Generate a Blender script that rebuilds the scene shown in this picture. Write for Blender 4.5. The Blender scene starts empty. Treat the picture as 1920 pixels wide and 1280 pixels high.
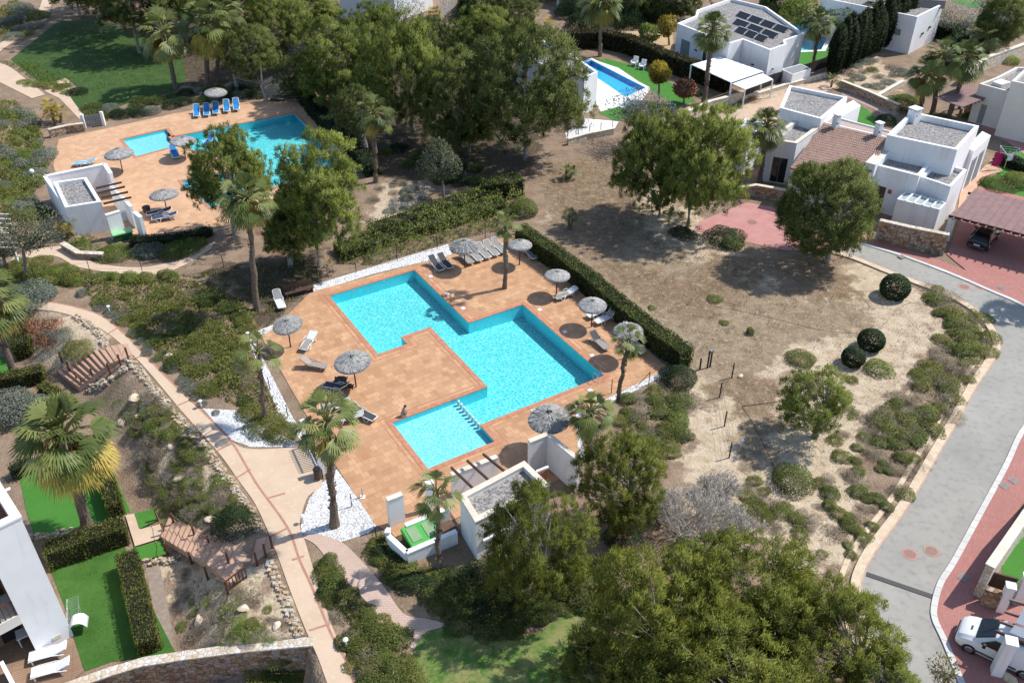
import bpy, bmesh, math, random
import numpy as np
from mathutils import Vector, Matrix
rad = math.radians
SC = bpy.context.scene
COL = SC.collection
# ------------------------------------------------------------------ camera, sky, sun, exposure
H, FPX, PITCH = 40.0, 1700.0, rad(35.5)
cam = bpy.data.cameras.new('camera'); cam.sensor_width = 36; cam.lens = FPX/1920*36
cam.clip_end = 2000; cam.clip_start = 0.5
camo = bpy.data.objects.new('camera', cam); COL.objects.link(camo)
camo.location = (0, 0, H); camo.rotation_euler = (math.pi/2-PITCH, 0, 0); SC.camera = camo
SUN_H = (-0.74, -0.28)                       # shadow of a 1 m pole
SUND = Vector((-SUN_H[0], -SUN_H[1], 1)).normalized()
SUN_EL = math.asin(SUND.z); SUN_AZ = math.atan2(SUND.x, SUND.y)
w = bpy.data.worlds.new('World'); SC.world = w; w.use_nodes = True
nt = w.node_tree; bg = nt.nodes['Background']
sky = nt.nodes.new('ShaderNodeTexSky'); sky.sky_type = 'NISHITA'; sky.sun_disc = False
sky.sun_elevation = SUN_EL; sky.sun_rotation = SUN_AZ; sky.air_density = 1.0; sky.dust_density = 0.6
nt.links.new(sky.outputs[0], bg.inputs[0]); bg.inputs[1].default_value = 0.15
sl = bpy.data.lights.new('sun', 'SUN'); sl.energy = 3.75; sl.angle = rad(0.5); sl.color = (1, .96, .9)
so = bpy.data.objects.new('sun', sl); COL.objects.link(so)
so.rotation_euler = SUND.to_track_quat('Z', 'Y').to_euler()
SC.view_settings.view_transform = 'Standard'; SC.view_settings.look = 'None'
SC.view_settings.exposure = 0.42; SC.view_settings.gamma = 1
SC.render.engine = 'CYCLES'
cy = SC.cycles; cy.max_bounces = 6; cy.diffuse_bounces = 3; cy.glossy_bounces = 2; cy.transmission_bounces = 4
cy.transparent_max_bounces = 8; cy.use_denoising = True; cy.caustics_reflective = False

rng = np.random.default_rng(7); random.seed(7)
# ------------------------------------------------------------------ geometry of the place
CT, ST = math.cos(PITCH), math.sin(PITCH)
def rayd(px, py):
    x = (px-960)/FPX; y = -(py-640)/FPX
    return np.array([x, CT+y*ST, -ST+y*CT])
def g2(px, py, z=0.0):
    r = rayd(px, py); s = (z-H)/r[2]; return (r[0]*s, r[1]*s)
def sdist(poly, X, Y):
    """signed distance to a polygon: inside negative"""
    X = np.asarray(X, float); Y = np.asarray(Y, float)
    d = np.full(X.shape, 1e9); ins = np.zeros(X.shape, bool)
    n = len(poly)
    for i in range(n):
        ax, ay = poly[i]; bx, by = poly[(i+1) % n]
        ex, ey = bx-ax, by-ay; L = ex*ex+ey*ey+1e-12
        t = np.clip(((X-ax)*ex+(Y-ay)*ey)/L, 0, 1)
        d = np.minimum(d, np.hypot(X-ax-t*ex, Y-ay-t*ey))
        c = ((ay > Y) != (by > Y)) & (X < ex*(Y-ay)/(ey if abs(ey) > 1e-12 else 1e-12)+ax)
        ins ^= c
    return np.where(ins, -d, d)
def smooth(t):
    t = np.clip(t, 0, 1); return t*t*(3-2*t)
ZG = -2.2                                     # the sunken gardens beside the flats
GARD = [g2(x, y, ZG) for x, y in [(-400,560),(0,640),(70,715),(140,745),(205,830),(240,940),(292,975),(312,1050),(325,1140),(330,1225),(210,1262),(90,1330),(-200,1500),(-700,1300),(-700,700)]]
LOWB = [g2(x, y, z) for x, y, z in [(-150,1400,-1.9),(60,1318,-1.9),(130,1290,-1.75),(210,1262,-1.55),(270,1244,-1.4),(350,1232,-1.1),(440,1220,-.7),(520,1212,-.4),(572,1207,-.15),(594,1300,0),(622,1420,0),(480,1800,0),(-200,1900,0)]]
LOWB = [(x, y+.3) for x, y in LOWB]
BANK = [g2(x, y, 0) for x, y in [(-300,180),(0,185),(60,225),(85,300),(60,345),(75,420),(60,440),(-100,470),(-400,500)]]
HOLES = []                                    # pools
def terr(X, Y):
    X = np.asarray(X, float); Y = np.asarray(Y, float)
    z = ZG*smooth(1-sdist(GARD, X, Y)/4.2)
    z = z - 2.4*smooth(1-(sdist(LOWB, X, Y)+.45)/.4)
    z = z + 2.6*smooth(-sdist(BANK, X, Y)/6.0)
    return z
def terr1(x, y): return float(terr(np.array([x]), np.array([y]))[0])
def P(px, py, z=None):
    if z is not None:
        x, y = g2(px, py, z); return Vector((x, y, z))
    zz = 0.0
    for _ in range(25):
        x, y = g2(px, py, zz); zn = terr1(x, y); zz += (zn-zz)*.55
    return Vector((x, y, zz))
def top(base, px, py):
    """point on the ray of a pixel that stands in the plane facing us through base"""
    r = rayd(px, py); s = base.y/r[1]; return Vector((r[0]*s, base.y, H+r[2]*s))
def mpp(p):                                   # metres per (1920-wide) pixel at a point
    d = p-Vector((0, 0, H)); depth = d.y*CT-d.z*ST; return depth/FPX
ANG = rad(31.7)
UV = Vector((math.cos(ANG), math.sin(ANG), 0)); VV = Vector((math.sin(ANG), -math.cos(ANG), 0))
def uv(u, v, z=0): return UV*u+VV*v+Vector((0, 0, z))

# ------------------------------------------------------------------ materials
MATS = {}
def nn(t, typ, **kw):
    n = t.nodes.new(typ)
    for k, v in kw.items():
        if hasattr(n, k) and k not in n.inputs: setattr(n, k, v)
        else: n.inputs[k].default_value = v
    return n
def base_mat(name, col=(.5, .5, .5), rough=.8, spec=.3, metal=0):
    m = bpy.data.materials.new(name); m.use_nodes = True
    b = m.node_tree.nodes['Principled BSDF']
    b.inputs['Base Color'].default_value = (*col, 1); b.inputs['Roughness'].default_value = rough
    b.inputs['Specular IOR Level'].default_value = spec; b.inputs['Metallic'].default_value = metal
    return m, m.node_tree, b
def noise_mat(name, c1, c2, scale=2.0, rough=.85, c3=None, scale2=12.0, bump=0.0, bscale=30.0, metal=0, spec=.3, lo=.35, hi=.65, coord='Object', fac3=.5, lo3=.55, hi3=.7):
    """two colours mixed by world noise, a third one speckled over them"""
    if name in MATS: return MATS[name]
    m, t, b = base_mat(name, c1, rough, spec, metal)
    geo = nn(t, 'ShaderNodeNewGeometry')
    n1 = nn(t, 'ShaderNodeTexNoise', Scale=scale, Detail=6.0, Roughness=.6)
    t.links.new(geo.outputs['Position'], n1.inputs['Vector'])
    r = nn(t, 'ShaderNodeMapRange'); r.inputs[1].default_value = lo; r.inputs[2].default_value = hi
    t.links.new(n1.outputs[0], r.inputs[0])
    mx = nn(t, 'ShaderNodeMix', data_type='RGBA'); mx.inputs[6].default_value = (*c1, 1); mx.inputs[7].default_value = (*c2, 1)
    t.links.new(r.outputs[0], mx.inputs[0]); out = mx.outputs[2]
    if c3:
        n2 = nn(t, 'ShaderNodeTexNoise', Scale=scale2, Detail=3.0)
        if name == 'white_render':                  # rain streaks run down the walls
            mpz = nn(t, 'ShaderNodeMapping'); mpz.inputs['Scale'].default_value = (1, 1, .12); t.links.new(geo.outputs['Position'], mpz.inputs[0]); t.links.new(mpz.outputs[0], n2.inputs['Vector'])
        else: t.links.new(geo.outputs['Position'], n2.inputs['Vector'])
        r2 = nn(t, 'ShaderNodeMapRange'); r2.inputs[1].default_value = lo3; r2.inputs[2].default_value = hi3; r2.inputs[4].default_value = fac3
        t.links.new(n2.outputs[0], r2.inputs[0])
        m2 = nn(t, 'ShaderNodeMix', data_type='RGBA'); m2.inputs[7].default_value = (*c3, 1)
        t.links.new(r2.outputs[0], m2.inputs[0]); t.links.new(out, m2.inputs[6]); out = m2.outputs[2]
    t.links.new(out, b.inputs['Base Color'])
    if bump:
        n3 = nn(t, 'ShaderNodeTexNoise', Scale=bscale, Detail=4.0)
        t.links.new(geo.outputs['Position'], n3.inputs['Vector'])
        bp = nn(t, 'ShaderNodeBump', Strength=bump, Distance=.1)
        t.links.new(n3.outputs[0], bp.inputs['Height']); t.links.new(bp.outputs[0], b.inputs['Normal'])
    MATS[name] = m; return m
def voro_mat(name, cols, scale, rough=.85, mortar=None, mw=.06, bump=.5, stretch=(1, 1, 1)):
    """stones, gravel: one colour per cell"""
    if name in MATS: return MATS[name]
    m, t, b = base_mat(name, cols[0], rough)
    geo = nn(t, 'ShaderNodeNewGeometry'); mp = nn(t, 'ShaderNodeMapping'); mp.inputs['Scale'].default_value = stretch
    t.links.new(geo.outputs['Position'], mp.inputs[0])
    v = nn(t, 'ShaderNodeTexVoronoi', Scale=scale); t.links.new(mp.outputs[0], v.inputs['Vector'])
    sep = nn(t, 'ShaderNodeSeparateColor'); t.links.new(v.outputs['Color'], sep.inputs[0])
    cr = nn(t, 'ShaderNodeValToRGB'); cr.color_ramp.interpolation = 'LINEAR'
    e = cr.color_ramp.elements
    while len(e) < len(cols): e.new(.5)
    for i, c in enumerate(cols): e[i].position = i/max(1, len(cols)-1); e[i].color = (*c, 1)
    t.links.new(sep.outputs[0], cr.inputs[0]); out = cr.outputs[0]
    v2 = nn(t, 'ShaderNodeTexVoronoi', Scale=scale, feature='DISTANCE_TO_EDGE'); t.links.new(mp.outputs[0], v2.inputs['Vector'])
    if mortar:
        r = nn(t, 'ShaderNodeMapRange'); r.inputs[1].default_value = 0; r.inputs[2].default_value = mw
        t.links.new(v2.outputs[0], r.inputs[0])
        mx = nn(t, 'ShaderNodeMix', data_type='RGBA'); mx.inputs[6].default_value = (*mortar, 1)
        t.links.new(r.outputs[0], mx.inputs[0]); t.links.new(out, mx.inputs[7]); out = mx.outputs[2]
    t.links.new(out, b.inputs['Base Color'])
    bp = nn(t, 'ShaderNodeBump', Strength=bump, Distance=.05)
    t.links.new(v2.outputs[0], bp.inputs['Height']); t.links.new(bp.outputs[0], b.inputs['Normal'])
    MATS[name] = m; return m
def brick_mat(name, c1, c2, cm, ang, bw, bh, mortar=.015, off=.5, dirt=(.3, .2, .13), rough=.8, speck=.55):
    if name in MATS: return MATS[name]
    m, t, b = base_mat(name, c1, rough)
    geo = nn(t, 'ShaderNodeNewGeometry'); mp = nn(t, 'ShaderNodeMapping'); mp.inputs['Rotation'].default_value = (0, 0, -ang)
    t.links.new(geo.outputs['Position'], mp.inputs[0])
    br = nn(t, 'ShaderNodeTexBrick', Scale=1.0); br.offset = off
    for k, v in (('Color1', (0, 0, 0, 1)), ('Color2', (1, 1, 1, 1)), ('Mortar', (.5, .5, .5, 1)), ('Mortar Size', mortar), ('Brick Width', bw), ('Row Height', bh), ('Bias', 0.0)): br.inputs[k].default_value = v
    t.links.new(mp.outputs[0], br.inputs['Vector'])
    br2 = nn(t, 'ShaderNodeTexBrick', Scale=1.0); br2.offset = .37
    for k, v in (('Color1', (0, 0, 0, 1)), ('Color2', (1, 1, 1, 1)), ('Mortar', (.3, .3, .3, 1)), ('Mortar Size', mortar), ('Brick Width', bw*1.5), ('Row Height', bh*1.5), ('Bias', -.25)): br2.inputs[k].default_value = v
    t.links.new(mp.outputs[0], br2.inputs['Vector'])
    cr = nn(t, 'ShaderNodeValToRGB'); e = cr.color_ramp.elements
    e[0].color = (*c1, 1); e[1].color = (*c2, 1)
    x = e.new(.5); x.color = tuple((p+q)/2 for p, q in zip(c1, c2))+(1,)
    x = e.new(.93); x.color = (*c2, 1)
    e[-1].color = (*dirt, 1)
    avg = nn(t, 'ShaderNodeMix', data_type='RGBA'); avg.inputs[0].default_value = .42
    t.links.new(br.outputs[0], avg.inputs[6]); t.links.new(br2.outputs[0], avg.inputs[7])
    t.links.new(avg.outputs[2], cr.inputs[0])
    mx = nn(t, 'ShaderNodeMix', data_type='RGBA'); mx.inputs[7].default_value = (*cm, 1)
    t.links.new(br.outputs['Fac'], mx.inputs[0]); t.links.new(cr.outputs[0], mx.inputs[6])
    n1 = nn(t, 'ShaderNodeTexNoise', Scale=.5, Detail=7.0, Roughness=.65); t.links.new(geo.outputs['Position'], n1.inputs['Vector'])
    r = nn(t, 'ShaderNodeMapRange'); r.inputs[1].default_value = .45; r.inputs[2].default_value = .75; r.inputs[4].default_value = speck
    t.links.new(n1.outputs[0], r.inputs[0])
    m2 = nn(t, 'ShaderNodeMix', data_type='RGBA'); m2.inputs[7].default_value = (*[(p+q)*.42 for p, q in zip(c2, cm)], 1)
    t.links.new(r.outputs[0], m2.inputs[0]); t.links.new(mx.outputs[2], m2.inputs[6])
    t.links.new(m2.outputs[2], b.inputs['Base Color'])
    MATS[name] = m; return m
def leaf_mat(name, cols, trans=.36, rough=.6):
    """leaves: colour from the 'tint' attribute of each leaf, a little shift per plant"""
    if name in MATS: return MATS[name]
    m, t, b = base_mat(name, cols[0], rough, .25)
    at = nn(t, 'ShaderNodeAttribute', attribute_name='tint')
    oi = nn(t, 'ShaderNodeObjectInfo')
    md = nn(t, 'ShaderNodeMath', operation='MULTIPLY_ADD'); md.inputs[1].default_value = .26
    t.links.new(oi.outputs['Random'], md.inputs[0])
    sb = nn(t, 'ShaderNodeMath', operation='SUBTRACT'); sb.inputs[1].default_value = .13
    t.links.new(at.outputs['Fac'], sb.inputs[0]); t.links.new(sb.outputs[0], md.inputs[2])
    cr = nn(t, 'ShaderNodeValToRGB'); e = cr.color_ramp.elements
    while len(e) < len(cols): e.new(.5)
    for i, c in enumerate(cols): e[i].position = i/max(1, len(cols)-1); e[i].color = (*c, 1)
    t.links.new(md.outputs[0], cr.inputs[0]); t.links.new(cr.outputs[0], b.inputs['Base Color'])
    if trans:
        tr = nn(t, 'ShaderNodeBsdfTranslucent'); t.links.new(cr.outputs[0], tr.inputs[0])
        mx = nn(t, 'ShaderNodeMixShader'); mx.inputs[0].default_value = trans
        out = t.nodes['Material Output']
        t.links.new(b.outputs[0], mx.inputs[1]); t.links.new(tr.outputs[0], mx.inputs[2]); t.links.new(mx.outputs[0], out.inputs[0])
    MATS[name] = m; return m
def plain(name, col, rough=.6, spec=.3, metal=0):
    if name in MATS: return MATS[name]
    j = .9
    return noise_mat(name, col, tuple(c*j for c in col), 3.0, rough, metal=metal, spec=spec)

M_white = noise_mat('white_render', (.86, .86, .86), (.81, .81, .80), .8, .85, (.66, .645, .61), 2.2, .12, 60, fac3=.5)
M_cope = noise_mat('cream_coping', (.72, .66, .55), (.62, .55, .44), 2, .85, (.5, .42, .32), 9, .2, 40)
M_gravel = voro_mat('grey_roof_gravel', [(.11, .105, .10), (.26, .245, .23), (.40, .375, .35)], 9, bump=.8)
M_wgravel = voro_mat('white_gravel', [(.58, .58, .57), (.88, .88, .86), (.76, .75, .73)], 6, mortar=(.30, .29, .28), mw=.16, bump=1.0)
M_tile = brick_mat('terracotta_paving', (.41, .215, .108), (.64, .385, .215), (.34, .195, .12), ANG, .5, .5, .012, .5)
M_tile2 = brick_mat('terracotta_paving_far', (.51, .295, .165), (.67, .425, .255), (.43, .27, .18), ANG+rad(1.5), .5, .5, .010)
M_edge = noise_mat('red_coping_brick', (.42, .17, .09), (.52, .25, .15), 3, .8)
M_path = noise_mat('salmon_concrete', (.60, .455, .325), (.54, .40, .28), .5, .85, (.67, .52, .40), 3, .1, 40, fac3=.5)
M_pathline = noise_mat('red_border_brick', (.38, .18, .12), (.46, .24, .17), 4, .85)
M_brick = brick_mat('pale_brick_paving', (.50, .37, .29), (.56, .42, .34), (.40, .27, .2), 0, .3, .15, .012)
M_road = noise_mat('grey_road_concrete', (.36, .342, .30), (.29, .276, .242), .22, .9, (.19, .185, .17), 2.2, .15, 60, fac3=.5, lo3=.5, hi3=.75)
M_redpave = brick_mat('red_pavement', (.37, .155, .13), (.45, .21, .175), (.30, .13, .11), rad(62), .22, .11, .008, .5, (.5, .3, .26))
M_redpave2 = noise_mat('pink_forecourt', (.45, .21, .19), (.5, .26, .23), 1.0, .85, (.36, .16, .14), 5, fac3=.3)
M_kerb = brick_mat('white_kerb_stone', (.56, .54, .5), (.66, .64, .6), (.42, .40, .37), rad(62), .7, 9.0, .03, .5, (.5, .47, .42))
M_kerbs = noise_mat('sandstone_kerb', (.66, .53, .38), (.56, .43, .29), 2, .85, (.4, .3, .18), 8, .25, 30)
M_stone = voro_mat('rubble_stone', [(.2, .12, .07), (.42, .26, .14), (.33, .3, .28), (.52, .4, .27), (.28, .17, .1)], 3.2, mortar=(.09, .06, .045), mw=.09, bump=1.0, stretch=(1, 1, 1.5))
M_stonel = voro_mat('pale_rubble_stone', [(.62, .55, .44), (.7, .66, .6), (.55, .42, .27), (.66, .6, .52)], 3.4, mortar=(.34, .27, .19), mw=.08, bump=.9)
M_lawn = noise_mat('lawn_grass', (.045, .13, .018), (.07, .17, .028), 1.2, .9, (.03, .085, .012), 14, .5, 90, fac3=.6)
M_turf = noise_mat('artificial_turf', (.055, .19, .025), (.065, .215, .03), .8, .9, (.04, .15, .018), 10, .3, 120, fac3=.4)
M_lawn3 = noise_mat('patchy_lawn', (.09, .19, .03), (.25, .26, .09), .9, .9, (.32, .28, .15), 5, .5, 80, lo=.4, hi=.6, fac3=.6)
M_lawnd = noise_mat('shade_tinted_lawn_grass', (.030, .075, .013), (.055, .105, .022), .8, .9, (.08, .11, .035), 6, .4, 80, fac3=.5)  # part of the tree shade is put into this darker green
M_sandp = noise_mat('sandy_track', (.60, .49, .36), (.5, .39, .27), .9, .95, (.34, .26, .17), 9, .4, 30, fac3=.6)
M_bark = noise_mat('grey_bark', (.30, .27, .24), (.18, .15, .13), 8, .95, bump=.6, bscale=30)
M_twig = noise_mat('pale_pine_bark', (.42, .39, .36), (.26, .23, .20), 6, .95, bump=.6, bscale=30)
M_pbark = noise_mat('palm_bark', (.15, .105, .075), (.28, .22, .17), 9, .95, (.06, .04, .03), 22, .9, 25, fac3=.8)
M_wood = noise_mat('red_brown_wood', (.10, .035, .02), (.15, .055, .03), 8, .7)
M_dwood = noise_mat('dark_brown_timber', (.06, .035, .025), (.1, .06, .045), 8, .75)
M_deckw = brick_mat('weathered_decking', (.27, .17, .11), (.36, .24, .16), (.1, .06, .04), rad(20), 3.0, .12, .012)
M_thatch = noise_mat('grey_thatch', (.40, .38, .35), (.27, .25, .23), 14, .95, (.5, .47, .42), 40, .9, 60, fac3=.6)
M_wplas = plain('white_plastic', (.78, .78, .76), .4)
M_sling = plain('grey_sling_mesh', (.30, .29, .27), .8)
M_dsling = plain('charcoal_sling', (.06, .06, .065), .7)
M_beige = plain('taupe_plastic', (.34, .28, .24), .6)
M_blue = plain('blue_sling', (.03, .24, .55), .6)
M_navy = plain('navy_towel', (.03, .07, .16), .8)
M_lblue = plain('pale_blue_sling', (.18, .5, .68), .6)
M_black = plain('black_metal', (.02, .02, .022), .5)
M_green = plain('dark_green_post', (.02, .07, .05), .5)
M_steel = plain('brushed_steel', (.55, .56, .57), .3, .5, .9)
M_glass = plain('dark_window_glass', (.02, .025, .03), .08, .6)
M_shut = plain('grey_shutter', (.25, .26, .27), .6)
M_bgreen = plain('bright_green_lid', (.09, .42, .08), .5)
M_dgreen = plain('dark_green_box', (.02, .09, .03), .5)
M_brownroof = noise_mat('mauve_brown_roof', (.22, .135, .125), (.27, .17, .155), 1.5, .8, (.16, .1, .09), 9, fac3=.5)
M_rooftile = noise_mat('clay_roof_tile', (.30, .19, .15), (.42, .29, .23), 5, .85, (.2, .12, .1), 2.5, fac3=.6)
M_cloth = plain('white_cloth', (.82, .82, .84), .9)
M_boulder = noise_mat('ochre_boulder', (.58, .44, .28), (.68, .58, .45), 2, .9, (.36, .24, .14), 5, .5, 12)
M_grout = plain('dark_mesh_fence', (.05, .045, .045), .8)
L_pine = leaf_mat('pine_needles', [(.066,.098,.025),(.21,.255,.05),(.40,.44,.095)])
L_pine2 = leaf_mat('dark_pine_needles', [(.056,.078,.027),(.155,.19,.047),(.30,.33,.09)])
L_pine3 = leaf_mat('olive_pine_needles', [(.085,.108,.024),(.25,.275,.046),(.45,.43,.08)])
L_palm = leaf_mat('palm_fronds', [(.05,.075,.022),(.15,.185,.05),(.34,.34,.12)], .2, .45)
L_palmy = leaf_mat('yellowing_fronds', [(.16,.15,.03),(.36,.30,.06),(.56,.40,.09)], .2, .5)
L_dead = leaf_mat('dry_brown_fronds', [(.17,.085,.025),(.37,.20,.06),(.56,.33,.10)], .1, .8)
L_hedge = leaf_mat('hedge_leaves', [(.05,.08,.024),(.15,.19,.047),(.32,.35,.095)])
L_cover = leaf_mat('heath_leaves', [(.07,.092,.024),(.185,.205,.048),(.33,.335,.095)])
L_grey = leaf_mat('silver_leaves', [(0.090, 0.112, 0.083), (0.210, 0.240, 0.188), (0.375, 0.405, 0.338)])
L_olive = leaf_mat('olive_leaves', [(0.064, 0.080, 0.045), (0.144, 0.168, 0.096), (0.288, 0.320, 0.200)])
L_dry = leaf_mat('dry_scrub', [(.15,.12,.085),(.30,.25,.18),(.50,.43,.33)], .15, .9)
L_red = leaf_mat('rusty_flower_stalks', [(0.169, 0.065, 0.039), (0.338, 0.156, 0.091), (0.468, 0.260, 0.156)], .15, .9)
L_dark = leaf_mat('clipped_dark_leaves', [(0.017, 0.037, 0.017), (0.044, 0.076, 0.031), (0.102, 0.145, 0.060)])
L_lime = leaf_mat('fresh_green_leaves', [(.07,.13,.022),(.18,.245,.045),(.32,.38,.09)])
L_cyp = leaf_mat('cypress_leaves', [(0.013, 0.022, 0.010), (0.031, 0.048, 0.018), (0.070, 0.091, 0.034)])
L_yel = leaf_mat('golden_leaves', [(0.169, 0.156, 0.019), (0.390, 0.299, 0.033), (0.585, 0.442, 0.065)])
L_bankh = leaf_mat('hedge_bank_leaves', [(.06,.095,.028),(.18,.22,.06),(.36,.38,.12)])
L_straw = leaf_mat('straw_grass', [(0.168, 0.132, 0.084), (0.336, 0.264, 0.168), (0.504, 0.408, 0.276)], .2, .9)

# ------------------------------------------------------------------ objects
def tag(o, label=None, cat=None, group=None, kind=None):
    if label: o['label'] = label
    if cat: o['category'] = cat
    if group: o['group'] = group
    if kind: o['kind'] = kind
    return o
def link(o, parent=None):
    COL.objects.link(o)
    if parent is not None: o.parent = parent
    return o
def empty(name, loc, rz=0, **kw):
    o = bpy.data.objects.new(name, None); o.location = loc; o.rotation_euler = (0, 0, rz); o.empty_display_size = .2
    link(o); return tag(o, **kw)
class MB:
    def __init__(s): s.v = []; s.f = []; s.m = []; s.mi = 0
    def add(s, vs, fs):
        k = len(s.v); s.v += [tuple(x) for x in vs]; s.f += [tuple(i+k for i in f) for f in fs]; s.m += [s.mi]*len(fs); return s
    def quad(s, a, b, c, d): return s.add([a, b, c, d], [(0, 1, 2, 3)])
    def hexa(s, b, t):
        return s.add(list(b)+list(t), [(3, 2, 1, 0), (4, 5, 6, 7), (0, 1, 5, 4), (1, 2, 6, 5), (2, 3, 7, 6), (3, 0, 4, 7)])
    def box(s, c, sx, sy, sz, rz=0, z0=None):
        """box by its base centre"""
        c = Vector(c); ca, sa = math.cos(rz), math.sin(rz)
        q = [(-sx/2, -sy/2), (sx/2, -sy/2), (sx/2, sy/2), (-sx/2, sy/2)]
        b = [(c.x+x*ca-y*sa, c.y+x*sa+y*ca, c.z) for x, y in q]
        return s.hexa(b, [(x, y, z+sz) for x, y, z in b])
    def bar(s, a, b, wd, ht, up=Vector((0, 0, 1))):
        a = Vector(a); b = Vector(b); d = (b-a).normalized(); sd = d.cross(up)
        if sd.length < 1e-4: sd = d.cross(Vector((1, 0, 0)))
        sd.normalize(); u = sd.cross(d).normalized(); p = sd*wd/2; q = u*ht/2
        return s.hexa([a-p-q, a+p-q, b+p-q, b-p-q], [a-p+q, a+p+q, b+p+q, b-p+q])
    def prism(s, poly, z0, z1):
        n = len(poly); poly = ccw(poly)
        zb = z0 if isinstance(z0, (list, tuple)) else [z0]*n; zt = z1 if isinstance(z1, (list, tuple)) else [z1]*n
        vs = [(p[0], p[1], zb[i]) for i, p in enumerate(poly)]+[(p[0], p[1], zt[i]) for i, p in enumerate(poly)]
        return s.add(vs, [tuple(range(n))[::-1], tuple(range(n, 2*n))]+[(i, (i+1) % n, n+(i+1) % n, n+i) for i in range(n)])
    def tube(s, pts, rs, n=6, cap=True):
        pts = [Vector(p) for p in pts]; k = len(pts)
        if not isinstance(rs, (list, tuple)): rs = [rs]*k
        vs = []; fs = []
        for i, p in enumerate(pts):
            d = (pts[min(i+1, k-1)]-pts[max(i-1, 0)]).normalized()
            a = d.cross(Vector((0, 0, 1)));
            if a.length < .05: a = d.cross(Vector((0, 1, 0)))
            a.normalize(); b = d.cross(a)
            for j in range(n):
                t = 2*math.pi*j/n; vs.append(p+(a*math.cos(t)+b*math.sin(t))*rs[i])
        for i in range(k-1):
            for j in range(n):
                j2 = (j+1) % n; fs.append((i*n+j, i*n+j2, (i+1)*n+j2, (i+1)*n+j))
        if cap: fs += [tuple(range(n))[::-1], tuple(range((k-1)*n, k*n))]
        return s.add(vs, fs)
    def mesh(s, name, mats, smooth=False):
        me = bpy.data.meshes.new(name); me.from_pydata(s.v, [], s.f)
        for m in (mats if isinstance(mats, (list, tuple)) else [mats]): me.materials.append(m)
        if max(s.m, default=0) > 0: me.polygons.foreach_set('material_index', s.m)
        bm = bmesh.new(); bm.from_mesh(me); bmesh.ops.recalc_face_normals(bm, faces=bm.faces); bm.to_mesh(me); bm.free()
        if smooth: me.polygons.foreach_set('use_smooth', [True]*len(me.polygons))
        return me
    def build(s, name, mats, parent=None, smooth=False, bevel=0, loc=None, **kw):
        me = s.mesh(name, mats, smooth); o = bpy.data.objects.new(name, me); link(o, parent)
        if loc is not None: o.location = loc
        if bevel:
            b = o.modifiers.new('bevel', 'BEVEL'); b.width = bevel; b.segments = 2; b.limit_method = 'ANGLE'
        return tag(o, **kw)
def area2(p): return sum(p[i][0]*p[(i+1) % len(p)][1]-p[(i+1) % len(p)][0]*p[i][1] for i in range(len(p)))
def ccw(p): return list(p) if area2(p) > 0 else list(p)[::-1]
def offset(poly, d):
    """inset (d>0) of a ccw polygon"""
    n = len(poly); out = []
    for i in range(n):
        p0, p1, p2 = [Vector((q[0], q[1])) for q in (poly[i-1], poly[i], poly[(i+1) % n])]
        e1 = (p1-p0).normalized(); e2 = (p2-p1).normalized()
        n1 = Vector((-e1.y, e1.x)); n2 = Vector((-e2.y, e2.x)); m = n1+n2
        k = d/max(.3, m.dot(n1)) if m.length > 1e-6 else 0
        q = p1+m*k; out.append((q.x, q.y))
    return out
def copy_tree(o, parent=None):
    c = o.copy(); COL.objects.link(c)
    if parent is not None: c.parent = parent
    for ch in list(o.children): copy_tree(ch, c)
    return c
def mesh_np(name, V, F, mat, tint=None):
    """V (n,3), F (m,4 or 3) arrays"""
    me = bpy.data.meshes.new(name); n = len(V); m, k = F.shape
    me.vertices.add(n); me.vertices.foreach_set('co', V.astype(np.float32).ravel())
    me.loops.add(m*k); me.loops.foreach_set('vertex_index', F.astype(np.int32).ravel())
    me.polygons.add(m); me.polygons.foreach_set('loop_start', np.arange(0, m*k, k, dtype=np.int32)); me.polygons.foreach_set('loop_total', np.full(m, k, np.int32))
    for q in (mat if isinstance(mat, (list, tuple)) else [mat]): me.materials.append(q)
    if tint is not None:
        a = me.attributes.new('tint', 'FLOAT', 'POINT'); a.data.foreach_set('value', tint.astype(np.float32))
    me.update(); me.validate(); return me
def unit(a): return a/np.maximum(np.linalg.norm(a, axis=1, keepdims=True), 1e-9)
def leaves(name, C, D, L, W, T, mat, R=None, bend=0, NC=None):
    """rhombic leaves: base C, direction D, length L, width W, tint T; NC: the way the clump faces there"""
    n = len(C)
    if NC is not None:
        if R is None: R = rng.normal(size=(n, 3))
        S0 = np.cross(D, R); G = np.cross(S0, D); R = np.where((np.einsum('ij,ij->i', G, NC) < 0)[:, None], -R, R)
    if R is None: R = rng.normal(size=(n, 3))
    S = unit(np.cross(D, R))*(W[:, None]/2)
    mid = C+D*(L*.5)[:, None]; tip = C+D*L[:, None]
    if bend: tip[:, 2] -= bend*L
    V = np.stack([C, mid+S, tip, mid-S], 1).reshape(-1, 3)
    me = mesh_np(name, V, np.arange(4*n).reshape(n, 4), mat, np.repeat(T, 4))
    if NC is not None: me.normals_split_custom_set_from_vertices(np.repeat(unit(NC), 4, 0).astype(np.float32))
    return me
def sph(n, up=None):
    d = unit(rng.normal(size=(n, 3)))
    if up is not None: d[:, 2] = np.where(d[:, 2] < up, -d[:, 2], d[:, 2])
    return d
def obj(name, me, loc=(0, 0, 0), rz=0, sc=1, parent=None, **kw):
    o = bpy.data.objects.new(name, me); o.location = loc; o.rotation_euler = (0, 0, rz)
    o.scale = sc if isinstance(sc, (tuple, list)) else (sc,)*3
    link(o, parent); return tag(o, **kw)

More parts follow.
